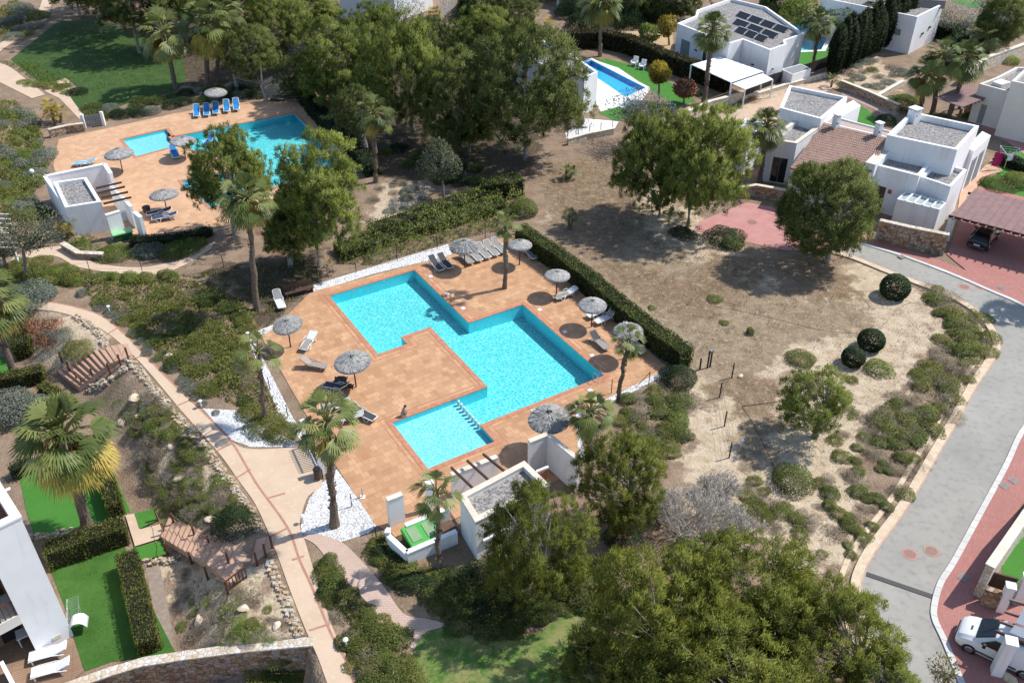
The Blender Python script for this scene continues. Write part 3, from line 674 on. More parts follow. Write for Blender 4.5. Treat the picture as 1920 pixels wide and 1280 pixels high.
def pine_wood(name, lob, R, Hh, zc, seed, k=14, r0=.2):
    """trunk from the ground to the crown's middle and limbs to its lobes; origin on the ground, crown's middle at zc"""
    g = random.Random(seed); mb = MB(); lx = g.uniform(-.3, .3); ly = g.uniform(-.3, .3)
    spine = [(0, 0, -.1), (lx*.3, ly*.2, zc*.35), (lx, ly, zc*.75), (lx*.6, ly*.5, zc), (0, 0, zc+Hh*.6)]
    mb.tube(spine, [r0*1.25, r0, r0*.8, r0*.55, r0*.15], 7)
    for i, l in enumerate(lob[:k*3]):
        if i >= k: r = .028
        else: r = .06
        t = max(.15, min(.95, (l[2]+Hh)/(2*Hh)*.75)); z = zc-Hh*.9+t*Hh*1.2
        s = Vector((lx*.7, ly*.6, min(z, zc+Hh*.5))); e = Vector((l[0], l[1], zc+l[2])); m = (s+e)/2+Vector((g.uniform(-.2, .2), g.uniform(-.2, .2), -.15*R*.3))
        mb.tube([s, m, e, e+(e-m)*g.uniform(.3, .75)], [r, r*.75, r*.5, .014], 4)
    return mb.mesh(name, M_twig)
def leafball(name, R, Hh, n, mat, seed, L=(.10, .2), W=.07, lump=.22, up=.15, base=True, inner=.55, nl=9):
    """bush: leaves spread over a lumpy dome"""
    g = np.random.default_rng(seed); global rng; keep = rng; rng = g
    d = sph(n); d[:, 2] = np.where(d[:, 2] < (-.15 if base else -1), -d[:, 2], d[:, 2])
    lob = sph(nl, 0); amp = np.max(np.clip(d@lob.T, 0, 1)**3, axis=1)
    r = (1-lump+lump*amp*1.5)*(1-inner*g.random(n)**2.2)
    C = d*r[:, None]*np.array([R, R, Hh]); C[:, 2] += (Hh*.12 if base else 0)
    D = unit(d*.8+g.normal(size=(n, 3))*.7+np.array([0, 0, up]))
    T = np.clip(.45+(amp-.6)*.25+g.uniform(-.25, .25, n), 0, 1)
    NC = d*np.array([1, 1, R/Hh])*.9+D*.4+g.normal(size=(n, 3))*.35+np.array([0, 0, .2])
    m = leaves(name, C, D, g.uniform(*L, n), np.full(n, W)*g.uniform(.7, 1.3, n), T, mat, NC=NC); rng = keep
    return m
def frond_set(seed, n, lo, hi, pet, fan, nseg, droop, tn, spread=2.05):
    """fan fronds round the origin; lo..hi elevation of the stalks; returns leaf quads and stalks"""
    g = np.random.default_rng(seed); Vs = []; Ts = []; st = []
    for i in range(n):
        az = i*2.39996+g.uniform(-.25, .25); f = (i+.5)/n; el = rad(hi+(lo-hi)*f**.85+g.uniform(-7, 7))
        p = pet*g.uniform(.8, 1.15)
        hd = np.array([math.cos(az), math.sin(az), 0]); d = hd*math.cos(el)+np.array([0, 0, math.sin(el)])
        tip = d*p; tip[2] -= .18*p*math.cos(el); st.append((np.array([0, 0, 0]), d*p*.55+np.array([0, 0, .02]), tip))
        fd = unit((d-np.array([0, 0, .45*math.cos(el)+.1]))[None])[0]; side = np.cross(fd, [0, 0, 1]); ln = np.linalg.norm(side)
        side = side/ln if ln > .05 else np.array([-math.sin(az), math.cos(az), 0]); nrm = np.cross(side, fd)
        tw = g.uniform(-.35, .35); side, nrm = side*math.cos(tw)+nrm*math.sin(tw), nrm*math.cos(tw)-side*math.sin(tw)
        FL = fan*g.uniform(.85, 1.12); tt = tn+g.uniform(-.32, .32)
        for k in range(nseg):
            a = (k/(nseg-1)-.5)*spread; q = fd*math.cos(a)+side*math.sin(a); L = FL*(1-.22*(abs(a)/1.3)**2)*g.uniform(.9, 1.06)
            wv = np.cross(nrm, q)*(.033*fan+.006); zig = nrm*(.05*fan*(1 if k % 2 else -1))
            m = tip+q*L*.58+zig+np.array([0, 0, .05*L-droop*.15*L]); e = tip+q*L+np.array([0, 0, -droop*L*g.uniform(.45, .95)])
            Vs += [tip, m+wv, e, m-wv]; Ts += [np.clip(tt+g.uniform(-.1, .1), 0, 1)]*4
    V = np.array(Vs); return V, np.arange(len(V)).reshape(-1, 4), np.array(Ts), st
def palm_meshes(name, seed, R, nf=34, skirt=.8, yellow=8, nseg=15):
    """crown of a fan palm of radius R: green fronds, yellowing lower ones, dry skirt; origin at the growing point"""
    pet, fan = R*.54, R*.55
    V, Fq, T, st = frond_set(seed, nf, 2 if skirt > 2 else -28, 84, pet, fan, nseg, .35, .5)
    out = [mesh_np(name+'_green', V, Fq, L_palm, T)]
    mb = MB()
    for a, b, c in st: mb.tube([a, b, c], [.035, .025, .015], 4, cap=False)
    out.append(mb.mesh(name+'_stalks', plain('frond_stalk', (.20, .19, .07), .6)))
    V, Fq, T, st = frond_set(seed+1, yellow, -55 if skirt > 2 else -48, -8 if skirt > 2 else -24, pet*.9, fan, nseg, .55, .45); out.append(mesh_np(name+'_yellow', V, Fq, L_palmy, T) if yellow else None)
    ns = int(16*skirt)
    if ns:
        V, Fq, T, st = frond_set(seed+2, ns, -84, -55, pet*.75, fan*.85, 11, .5, .5, 1.5); out.append(mesh_np(name+'_dry', V, Fq, L_dead, T))
    else: out.append(None)
    return out
PALMS = {k: palm_meshes('palm', s, 1.0, nf, sk, ye, ns) for k, (s, nf, sk, ye, ns) in {'lush': (11, 24, .5, 4, 23), 'skirted': (12, 27, 2.6, 18, 24), 'young': (13, 14, 0, 2, 20), 'sparse': (14, 16, .3, 4, 18), 'bushy': (15, 28, 1.0, 8, 21)}.items()}
def palm(base, crown, Rpx, kind, label, r0=.2, rt=.17, group=None, name='fan_palm', z=None):
    b = P(*base) if z is None else P(*base, z=z); c = top(b, *crown); R = Rpx*mpp(c)
    root = empty(name, b, label=label, cat='palm tree', group=group)
    mb = MB(); d = c-b; n = 9; g = random.Random(hash(base) & 255); pts = []; rs = []
    for i in range(n+1):
        f = i/n; pts.append(Vector((d.x*f+.12*math.sin(f*3.1)*g.choice((-1, 1))*.5, d.y*f, d.z*f-.1*(i == 0)))); rs.append((r0*1.35 if i == 0 else r0+(rt-r0)*f)*g.uniform(.94, 1.07))
    mb.tube(pts, rs, 10)
    for i in range(int(d.z*14)):               # stubs of old leaf stalks
        f = g.random()**.7; a = g.uniform(0, 6.28); q = Vector((d.x*f, d.y*f, d.z*f)); r = r0+(rt-r0)*f; o = Vector((math.cos(a), math.sin(a), 0))
        mb.bar(q+o*r*.8, q+o*(r+.05)+Vector((0, 0, .12)), .09, .025)
    mb.build('trunk', M_pbark, root)
    gm_, sm, ym, dm = PALMS[kind]; rz = g.uniform(0, 6.28)
    cr = obj('crown', gm_, d, rz, R, root)
    obj('stalks', sm, (0, 0, 0), 0, 1, cr)
    if ym: obj('yellow_fronds', ym, (0, 0, 0), 0, 1, cr)
    if dm: obj('dry_skirt', dm, (0, 0, 0), 0, 1, cr)
    return root
PINES = {}
def pine_kind(key, R, Hh, nl, npf, nb, seed, mat, shape='round', **kw):
    m, lob = pine_crown('pine_crown', R, Hh, nl, npf, nb, seed, mat, shape, **kw); PINES[key] = (m, lob, R, Hh)
pine_kind('big', 3.6, 3.0, 84, 14, 60, 21, L_pine3, blade=(.13, .27), wd=.034)
pine_kind('big2', 3.6, 3.2, 88, 13, 60, 22, L_pine3, blade=(.13, .27), wd=.034)
pine_kind('round', 3.6, 3.5, 230, 10, 40, 23, L_pine2, 'ball', blade=(.12, .26), wd=.042)
pine_kind('tall', 3.0, 4.0, 100, 13, 60, 24, L_pine, blade=(.13, .27), wd=.04)
pine_kind('wide', 4.2, 3.6, 100, 13, 62, 25, L_pine, blade=(.15, .31), wd=.045)
pine_kind('open', 4.2, 3.8, 92, 13, 62, 26, L_pine2, blade=(.15, .31), wd=.045)
pine_kind('shrubby', 2.2, 2.0, 60, 12, 44, 27, L_pine, blade=(.10, .22), wd=.03)
def pine(base, crown, rx, ry, kind, label, name='pine_tree', cat='pine tree', group=None, r0=.2, dz=0):
    """base and crown centre in pixels of the photograph, rx ry the crown's half size there"""
    m, lob, R, Hh = PINES[kind]; b = P(*base); c = top(b, *crown); k = mpp(c); sx = rx*k/R*.9; sz = ry*k/Hh/.95
    root = empty(name, b, label=label, cat=cat, group=group); zc = max(c.z-b.z, .6); g = hash((base, crown)) & 1023
    off = Vector((c.x-b.x, 0, zc)); rz = (g % 63)/10
    o = obj('crown', m, off, rz, (sx, sx, sz), root)
    ca, sa = math.cos(rz), math.sin(rz)
    L = [Vector(((l[0]*ca-l[1]*sa)*sx+off.x, (l[0]*sa+l[1]*ca)*sx, l[2]*sz)) for l in lob]
    wm = pine_wood('pine_wood', L, R*sx, Hh*sz, zc, g, r0=r0); obj('trunk', wm, parent=root)
    return root
# ------------------------------------------------------------------ pines
pine((1250,1290),(1235,1182),172,150,'big','broad olive green pine beside the patchy lawn with pale twigs showing')
pine((1415,1240),(1402,1135),170,125,'big2','pine at the middle of the group by the road, nearest the bare shrubs')
pine((1570,1330),(1540,1215),150,130,'big','bushy pine whose crown reaches over the road edge at the drain')
pine((1360,1410),(1345,1290),180,130,'big2','pine at the bottom edge of the picture, in front of the pale twigged one')
pine((1640,1400),(1645,1285),82,75,'shrubby','small pine sprig leaning over the road beside the bushy pine')
pine((1130,1335),(1118,1272),88,66,'big2','low pine at the bottom edge, over the patchy lawn corner')
pine((1310,1290),(1305,1205),125,108,'big','pine filling the middle of the foreground group')
pine((1485,1260),(1478,1165),112,96,'big2','pine of the foreground group standing closest to the sandy bank')
pine((1290,1130),(1300,1070),70,55,'shrubby','small pine behind the broad one, touching the bare shrubs')
pine((1020,1125),(1008,1030),116,126,'big','pine touching the gravel roofed pool house')
pine((1170,990),(1158,908),100,104,'big2','bright green pine behind the pool house wall, beside the bare shrub')
pine((1528,818),(1525,755),78,68,'shrubby','low bushy pine standing alone on the sandy lot','young_pine')
pine((1550,490),(1552,395),106,100,'round','dense round dark pine in front of the villa with the tiled roof')
pine((1290,425),(1312,315),108,104,'wide','pine with bare dark trunk beside the pink forecourt')
pine((1236,408),(1226,316),88,100,'wide','pine on the dry lot with grey tinged crown, beside the forecourt pine')
pine((600,500),(600,370),92,126,'tall','dense bright pine between the two pools, next to the tall palm')
pine((545,500),(545,430),62,70,'tall','lower bushy pine under the dense bright one between the pools')
pine((440,440),(432,335),84,86,'wide','pine overhanging the tiled terrace of the farther pool')
pine((632,205),(628,122),88,84,'tall','bright green pine behind the hedge at the far corner of the farther pool')
pine((775,250),(757,150),96,104,'wide','wide pine in the middle of the grove behind the two pools')
pine((985,300),(985,175),130,116,'open','large dark pine hiding the white villa and its blue pool')
pine((880,285),(868,205),96,98,'open','dark pine in the grove leaning against the largest one')
pine((900,140),(905,85),78,62,'wide','pine at the back of the grove below the grey hedge')
pine((700,130),(700,75),74,58,'wide','pine in front of the grey walled house at the top edge')
pine((800,120),(805,95),62,52,'open','grey green pine at the back of the grove beside the white facade')
pine((520,130),(515,48),76,60,'wide','tall pine behind the pair of palms at the lawn')
pine((445,170),(470,105),62,52,'open','dark pine beside the pair of palms at the lawn')
pine((590,90),(570,20),74,48,'tall','pine at the top edge beside the grey walled house')
pine((190,62),(195,-35),100,70,'open','dark pine at the far end of the shaded lawn')
pine((262,100),(262,0),90,66,'open','pine standing at the shaded lawn near the shaggy palm')
pine((150,30),(150,-50),100,70,'open','pine beyond the shaded lawn by the far footpath')
pine((345,95),(345,-5),70,60,'wide','pine behind the shaggy palm at the shaded lawn')
pine((440,60),(430,-10),70,50,'open','pine at the top edge behind the pair of palms')
pine((340,50),(340,-20),60,50,'open','pine at the top edge above the palm nearest the lawn')
pine((500,190),(560,150),46,44,'open','small dark pine at the hedge behind the blue sun loungers')
pine((690,300),(665,215),46,50,'open','young dark pine beside the palm at the terrace hedge','young_pine')
pine((1030,-10),(1020,-50),80,60,'open','dark trees at the top edge beside the white roofed house')
pine((1180,30),(1190,5),70,56,'open','dark round tree behind the tall palm at the top edge')
pine((1255,40),(1270,0),60,46,'open','dark tree behind the solar panelled villa')
pine((1100,20),(1085,10),46,40,'round','dark tree beside the tall palm at the top edge')
pine((1460,30),(1470,5),52,32,'round','dark hedge tree behind the solar panelled villa')
pine((960,60),(965,25),52,40,'open','greyish tree at the top edge above the golden palms')
pine((1850,105),(1880,40),52,46,'round','dark tree by the stone wall in the far corner')
pine((905,30),(900,10),46,36,'round','dark bush tree beside the stone gate pillar')
# ------------------------------------------------------------------ palms
palm((482,580),(463,372),58,'bushy','tallest palm between the two pools, rising in front of the pines',.24,.19)
palm((497,792),(484,660),50,'young','slim palm in the shrub bed beside the taupe lounger',.16,.14)
palm((627,985),(612,790),72,'lush','thick palm standing in white gravel by the slatted gate',.26,.2)
palm((165,990),(118,818),102,'skirted','big palm with orange dry skirt over the artificial lawn',.34,.28)
palm((946,541),(950,418),34,'young','single palm planted in the paving between the parasols',.18,.15)
palm((1158,752),(1178,638),36,'young','palm at the end of the trimmed hedge by the pool ladder',.17,.14)
palm((1103,862),(1108,772),50,'lush','short palm beside the round parasol and bright green pine',.18,.16)
palm((822,1066),(818,922),56,'young','palm in front of the pool house yard with the green lids',.15,.13)
palm((705,342),(700,212),42,'lush','palm behind the hedge of the farther pool',.26,.22)
palm((1424,346),(1438,238),44,'bushy','palm against the front of the villa with the tiled roof',.24,.2)
palm((1320,194),(1337,58),42,'bushy','very tall palm at the end of the brown hedge',.3,.22)
palm((1125,106),(1128,2),44,'bushy','tall palm growing through the brown hedge by the blue pool',.26,.22)
palm((330,168),(306,62),54,'lush','shaggy palm at the edge of the shaded lawn',.28,.24)
palm((388,162),(388,46),58,'skirted','palm with yellow lower fronds beside the shaded lawn',.28,.24)
palm((404,155),(418,22),44,'bushy','palm half hidden behind the one with yellow lower fronds',.26,.22)
palm((1725,208),(1738,138),42,'bushy','lowest of the three palms beside the brown pergola',.3,.25)
palm((1748,214),(1768,106),40,'lush','middle palm of the three beside the brown pergola',.28,.24)
palm((1778,222),(1814,112),44,'bushy','palm leaning over the brown pergola',.3,.25)
palm((1525,124),(1535,44),34,'lush','palm on the small lawn behind the solar panelled villa',.24,.2)
palm((1640,72),(1643,10),28,'lush','palm before the white villa at the top edge',.22,.2)
palm((1850,112),(1852,66),36,'lush','palm behind the leaning one, by the far stone wall',.22,.2)
palm((28,702),(-30,560),80,'bushy','palm whose grey trunk stands by the clipped hedge, crown out of frame',.26,.22)
palm((2025,566),(2030,430),50,'bushy','palm beyond the picture edge whose shadow falls on the road',.24,.2)
SMALLP = {'dwarf': frond_set(31, 16, 5, 80, .5, .55, 12, .3, .5)}
def dwarf(px, r, label, mat, nst=2, hgt=.5, name='dwarf_palm'):
    b = P(*px); R = r*mpp(b); root = empty(name, b, label=label, cat='dwarf palm'); g = random.Random(px[0])
    mb = MB(); V, Fq, T, _ = SMALLP['dwarf']; A = []; B = []; C = []
    for i in range(nst):
        o = np.array([g.uniform(-.4, .4)*R*(nst > 1), g.uniform(-.3, .3)*R*(nst > 1), hgt*R*g.uniform(.7, 1.4)])
        mb.tube([(o[0]*.5, o[1]*.5, -.05), tuple(o)], [.09*R+.03, .08*R+.02], 7)
        A.append(V*R*g.uniform(.7, .95)+o); B.append(Fq+len(V)*i); C.append(T)
    mb.build('trunk', M_pbark, root); obj('crown', mesh_np('dwarf_crown', np.concatenate(A), np.concatenate(B), mat, np.concatenate(C)), parent=root)
    return root
dwarf((1065,334),20,'dwarf palm on the dry lot near the dark pine grove',L_palm,3,.6)
dwarf((1066,430),22,'two stemmed dwarf palm at the edge of the pine shade',L_palm,2,1.0)
dwarf((1558,164),18,'stubby cycad at the corner of the far stone wall',L_palm,1,.7,'cycad')
dwarf((990,66),24,'golden dwarf palm beside the white roofed house',L_yel,1,.5)
dwarf((1030,58),20,'smaller golden dwarf palm near the brown hedge',L_yel,1,.5)
dwarf((108,232),26,'lime coloured yucca clump above the picket gate',L_yel,4,.9,'yucca')
dwarf((128,446),20,'lime coloured yucca clump at the corner of the far pool house',L_yel,3,.9,'yucca')
dwarf((148,440),12,'single stemmed lime yucca against the far pool house',L_yel,1,2.0,'yucca')
dwarf((155,458),14,'green agave beside the low stone wall',L_palm,1,.3,'agave')
dwarf((820,48),22,'yellowish palm beside the stone gate pillar',L_palmy,2,.8)
# ------------------------------------------------------------------ trees with small leaves
def tree(px, cpx, rx, ry, mat, label, n=5000, L=(.14, .28), W=.09, name='olive_tree', cat='tree', inner=.75, r0=.12, lump=.4):
    b = P(*px); c = top(b, *cpx); k = mpp(c); R = rx*k; Hh = ry*k; root = empty(name, b, label=label, cat=cat)
    o = c-b; obj('crown', leafball('tree_crown', R, Hh, n, mat, px[0]+px[1], L, W, lump, .3, False, inner), o, parent=root)
    mb = MB(); g = random.Random(px[0]); mb.tube([(0, 0, -.1), (o.x*.4, o.y*.3, max(o.z-Hh*.6, .3)), (o.x, o.y, o.z)], [r0*1.3, r0, r0*.4], 7)
    for i in range(22):
        a = g.uniform(0, 6.28); e = Vector((math.cos(a)*R*.85, math.sin(a)*R*.85, g.uniform(-.4, .8)*Hh))+o; s = Vector((o.x*.5, o.y*.4, max(o.z-Hh*.7, .25)))
        mb.tube([s, (s+e)/2+Vector((0, 0, .2)), e], [r0*.45, r0*.25, .012], 4)
    mb.build('trunk', M_bark, root); return root
tree((832,372),(828,310),40,42,L_olive,'grey green olive tree below the dark pine grove',3800,inner=.6)
tree((745,66),(745,32),48,34,L_grey,'silvery olive tree before the white facade at the top edge',4200,inner=.6)
tree((48,522),(60,440),58,48,L_olive,'thin crowned olive tree by the white slatted pergola',2600,inner=.85,lump=.5)
tree((10,500),(5,460),40,36,L_olive,'small olive tree at the edge of the picture below the slatted pergola',1600,inner=.85)
tree((1205,275),(1198,212),58,38,L_grey,'grey leaved tree beside the blue private pool',3600,inner=.7)
tree((1800,72),(1793,38),44,30,L_grey,'round silvery olive tree at the top by the far villas',4200,inner=.5)
tree((1865,50),(1868,14),40,30,L_grey,'silvery olive tree in the far corner, beside the dark tree',3800,inner=.5)
tree((1235,190),(1233,142),22,22,L_yel,'small tree with golden top on the turf by the blue pool',2200,L=(.2,.35),W=.16,name='golden_tree',inner=.6)
tree((1282,194),(1283,170),20,18,L_red,'round bronze leaved bush tree on the turf by the blue pool',2000,L=(.2,.35),W=.16,name='bronze_tree',inner=.5)
tree((1217,86),(1216,66),20,20,L_lime,'bright citrus tree on the ochre garden bed',2000,L=(.2,.35),W=.16,name='citrus_tree',inner=.5)
tree((1100,240),(1068,250),40,36,L_olive,'bush like tree at the foot of the private pool terrace',2400,name='small_tree')
tree((1395,116),(1384,108),14,12,L_red,'dry reddish bush on the white pergola of the solar panelled villa',800,name='dry_bush',L=(.2,.35))
tree((1575,70),(1580,40),40,26,L_lime,'leafy tree behind the palm by the far turquoise pool',2600,L=(.25,.4),W=.2,name='leafy_tree',inner=.5)
tree((1500,58),(1502,26),34,30,L_lime,'yellow green tree over the far turquoise pool',2400,L=(.25,.4),W=.2,name='leafy_tree',inner=.5)
tree((1255,85),(1250,52),16,26,L_yel,'thin yellow green tree at the corner of the solar panelled villa',1200,L=(.2,.35),W=.14,name='leafy_tree',inner=.8)
# cypress row
CYP = leafball('cypress_crown', .55, 2.2, 3600, L_cyp, 51, (.18, .34), .09, .15, .9, False, .4)
cyr = random.Random(3)
for i in range(20):
    f = i/19; bx = 1556+f*136; by = 148-f*74+cyr.uniform(-3, 3); b = P(bx, by)
    hgt = cyr.uniform(72, 104)*mpp(b)
    root = empty('cypress', b, label='slim dark cypress in the dense row by the white villas', cat='cypress tree', group='row of cypresses')
    mb = MB(); mb.tube([(0, 0, -.1), (0, 0, hgt*.5)], [.1, .05], 6); mb.build('trunk', M_bark, root)
    obj('crown', CYP, (0, 0, hgt*.5), cyr.uniform(0, 6), (1.3, 1.3, hgt/4.4), root)
# ------------------------------------------------------------------ bushes
BK = {}
def bk(key, mats, R=1, Hh=.8, n=900, L=(.12, .26), W=.09, var=3, **kw):
    if key not in ('clip', 'rust'): n = int(n*1.7); L = (L[0]*.75, L[1]*.75); W *= .72
    BK[key] = [leafball('bush_'+key, R, Hh, n, mats, 100+len(BK)*10+i, L, W, **kw) for i in range(var)]
bk('heath', L_cover, 1, .62, 1100, (.12, .26), .08, lump=.35)
bk('green', L_hedge, 1, .75, 1100, (.12, .24), .1, lump=.3)
bk('lime', L_lime, 1, .6, 1000, (.10, .22), .08, lump=.3)
bk('grey', L_grey, 1, .75, 1200, (.14, .26), .06, lump=.2)
bk('dry', L_dry, 1, .6, 900, (.18, .4), .035, lump=.4, inner=.9)
bk('rust', L_red, 1, .9, 500, (.3, .6), .05, lump=.3, up=1.2, inner=.9)
bk('clip', L_dark, 1, .95, 9000, (.07, .14), .075, lump=.03, var=1, inner=.10, base=False)
bk('dark', L_dark, 1, .85, 1300, (.1, .2), .09, lump=.25)
for _k, _m, _n in (('heath', L_cover, 5200), ('green', L_hedge, 5200), ('dark', L_dark, 5200), ('grey', L_grey, 5600), ('lime', L_lime, 5200)):
    BK[_k+'_big'] = [leafball('bush_'+_k, 1, .72, _n, _m, 300+len(_k), (.05, .11), .038, .3)]
def bush(px, r, kind, label=None, group=None, sq=1, name=None, cat=None, g=random, long=None, rz=None):
    b = P(*px); R = r*mpp(b); me = g.choice(BK[kind+'_big' if r >= 28 and kind+'_big' in BK else kind])
    n = name or {'grey': 'lavender_bush', 'clip': 'clipped_bush', 'dry': 'dry_shrub', 'rust': 'rusty_shrub'}.get(kind, 'shrub')
    o = obj(n, me, b+Vector((0, 0, R*.72 if kind == 'clip' else 0)), g.uniform(0, 6.28) if rz is None else rz, (R*(long or 1), R, R*sq)); return tag(o, label, cat or 'shrub', group)
gb = random.Random(5)
for px, r, k, l, sq in [((1674,555),27,'clip','clipped dark ball bush standing alone near the road',1),((1630,652),25,'clip','clipped blue green ball behind the smaller clipped one',.9),
    ((1597,682),22,'clip','smaller clipped dark ball beside the green mound',.95),((1648,694),29,'lime','green mound shaped bush beside the clipped balls',.75),((1502,676),30,'heath','flat green bush on the sand near the pine',.5),
    ((1270,715),36,'dark','large dark round bush at the end of the long hedge',1.05),((982,400),30,'green','round bush at the corner of the long hedge',1),((1482,905),42,'green','broad green bush between the sand and the drain',.8),
    ((1340,562),16,'lime','bright green weed clump on the dry lot',.5),((1222,578),9,'lime','bright green weed tuft behind the long hedge',.6),((1212,600),12,'lime','larger weed tuft behind the long hedge',.5),
    ((1358,606),10,'heath','small weed on the dry lot',.5),((1406,625),9,'green','little upright bush casting a shadow on the dry lot',1.6),((1360,450),40,'dark','dark bush at the corner of the pink forecourt',.6),
    ((1372,460),24,'green','leafy bush beside the pink forecourt',.7),((1280,440),26,'dark','dark ground bush under the forecourt pine',.5),((20,780),62,'grey','big grey green bush beside the large skirted palm',.8),
    ((60,770),45,'grey','grey green bush between the clipped hedge and the skirted palm',.8),((500,800),40,'heath','bush at the foot of the slim palm',.6),((530,815),34,'heath','bush at the edge of the white gravel by the slim palm',.6),
    ((470,775),26,'heath','bush hugging the white gravel corner',.7),((440,985),44,'dark','dark round bush on the slope near the timber stairs',.9),((1170,1010),40,'dark','dark bush under the bright green pine',.7),
    ((285,472),40,'grey','silver cushion bush in the bed below the far pool house',.4),((345,462),42,'lime','green cushion in the bed below the far pool house',.4),((215,478),36,'lime','green cushion by the low stone wall',.4),
    ((150,462),22,'lime','green cushion against the far pool house',.5),((50,556),58,'grey','long grey lavender hedge beside the path',.4),((85,552),30,'grey','lavender at the end of the long grey hedge',.6),
    ((330,478),30,'green','leafy bush at the end of the far pool terrace',.6),((65,628),26,'rust','rust coloured shrub in the stone bed',1),((100,618),20,'rust','reddish dry shrub in the stone bed',1),((90,650),20,'rust','pale rusty shrub near the wooden posts',.9),
    ((50,600),30,'grey','silver bush behind the rusty shrubs',.5),((120,630),24,'grey','silver bush beside the rusty shrubs',.5),((150,660),34,'heath','green mound inside the stone bed',.6),
    ((20,600),30,'heath','green bush at the picture edge above the rusty shrubs',.5),((870,30),46,'dark','dark shrub mass at the top edge beside the stone pillar',.7),((1310,118),16,'dark','dark bush in the yard of the solar panelled villa',.7),
    ((1180,78),12,'dark','clipped cube like bush on the ochre bed',1.2),((1249,66),9,'rust','bronze ball bush on the ochre bed',.9),((1240,100),16,'grey','grey plants beside the white paving',.6),
    ((1690,200),36,'lime','bright green bush behind the far stone wall',.7),((1810,222),14,'lime','bright bush at the foot of the leaning palm',1),((1760,222),18,'lime','low green bush between the palm trunks',.6),
    ((1660,230),22,'dark','dark bush behind the villa tower',.7),((1895,118),20,'lime','yellow green bush on the far stone wall',.8),((1905,345),30,'heath','bush on the lawn beside the drying rack',.8),
    ((1870,348),36,'green','leafy edging bush behind the brown carport roof',.4),((1185,210),18,'lime','pale plant on the private pool terrace',.8),((1235,205),20,'grey','grey plants on the turf edge by the blue pool',.6),
    ((1310,178),10,'lime','small plant at the end of the brown hedge',1),((1110,1105),60,'green','dark shrub below the pine at the lawn edge',.6)]:
    bush(px, r*.95, k, l, None, sq, g=gb)
def pts_in(poly_px, n, g, mind=0):
    poly = poly_px; xs = [p[0] for p in poly]; ys = [p[1] for p in poly]; out = []; tries = 0
    while len(out) < n and tries < n*60:
        tries += 1; x = g.uniform(min(xs), max(xs)); y = g.uniform(min(ys), max(ys))
        if sdist(poly, np.array([x]), np.array([y]))[0] > 0: continue
        if mind and any((x-a)**2+(y-b)**2*2 < mind*mind for a, b in out): continue
        out.append((x, y))
    return sorted(out, key=lambda q: q[1])
MINOR = []
def scatter(poly, n, kinds, r, label, group, seed, mind=12, sq=(.45, .8), minor=False):
    g = random.Random(seed)
    if minor:                                  # far too many to count: gathered into one undergrowth object
        for p in pts_in(poly, n, g, mind):
            b = P(*p); R = g.uniform(*r)*mpp(b); MINOR.append((g.choice(kinds), g.randrange(3), b, R, g.uniform(*sq), g.uniform(0, 6.28)))
        return
    for p in pts_in(poly, n, g, mind): bush(p, g.uniform(*r), g.choice(kinds), label, group, g.uniform(*sq), g=g, long=g.uniform(.9, 1.35))
scatter([(1735,535),(1800,560),(1850,600),(1858,650),(1820,715),(1780,790),(1700,840),(1600,830),(1640,770),(1740,690),(1770,610)],78,['heath','heath','dry','green','dry'],(13,24),'wild scrub bush on the bank above the curving road','scrub on the road bank',61,11)
scatter([(1700,800),(1750,850),(1700,930),(1640,1010),(1600,1050),(1520,1050),(1450,960),(1540,900),(1600,830)],62,['heath','dry','green','dry'],(9,20),'low scrub on the pale sand near the drain','scrub on the pale sand',62,15)
scatter([(1400,890),(1440,920),(1500,1000),(1440,990),(1380,960)],12,['dry','heath'],(12,22),'dry scrub beside the bare shrub','scrub by the bare shrub',63,14,minor=True)
scatter([(1160,755),(1230,730),(1300,740),(1300,800),(1270,850),(1200,860),(1160,800)],30,['green','heath','dry'],(14,24),'scrub between the white gravel and the sandy track','scrub behind the pool fence',64,14)
scatter([(170,560),(330,540),(400,560),(470,610),(460,680),(500,750),(470,770),(390,735),(300,670),(235,610)],60,['heath','heath','heath','dry','green'],(13,24),'x','x',60,16,(.5,.8),minor=True)
scatter([(582,1040),(615,1050),(650,1100),(700,1150),(770,1220),(770,1300),(680,1300),(640,1200),(610,1110)],44,['heath','heath','green','dry'],(14,26),'bush in the bed between the salmon path and the brick path','bushes between the two paths',65,14)
scatter([(652,1005),(705,1000),(760,1050),(830,1080),(930,1070),(960,1130),(960,1180),(880,1185),(800,1150),(730,1090),(690,1050)],46,['heath','heath','green','dark','green'],(14,28),'bush in the bed below the pool house','bushes below the pool house',66,16)
scatter([(960,1120),(1060,1100),(1110,1140),(1040,1170),(960,1195)],14,['green','dark'],(18,28),'dark bush at the edge of the patchy lawn','bushes at the lawn edge',67,16,minor=True)
scatter([(240,735),(300,745),(360,820),(430,900),(470,980),(400,1010),(330,960),(270,880)],70,['dry','dry','heath','dry'],(8,18),'x','x',85,9,minor=True)
scatter([(240,735),(300,745),(360,820),(430,900),(470,980),(400,1010),(330,960),(270,880)],60,['dry','dry','heath','lime','heath'],(9,20),'scrubby plant on the rocky slope below the salmon path','plants on the rocky slope',68,11)
scatter([(330,1060),(400,1110),(480,1085),(530,1150),(545,1200),(420,1205),(340,1190)],30,['lime','heath','dry','dry'],(8,19),'plant on the stony bank above the retaining wall','plants on the stony bank',69,11,minor=True)
scatter([(480,1250),(545,1230),(605,1290),(470,1300)],8,['heath','green'],(16,28),'bush at the foot of the rubble retaining wall','bushes below the retaining wall',70,12,minor=True)
scatter([(130,545),(190,560),(240,600),(330,690),(400,760),(420,780),(395,775),(300,690),(225,610)],30,['grey'],(7,12),'small silvery lavender along the salmon path','lavenders along the path',71,10,(.7,1),minor=True)
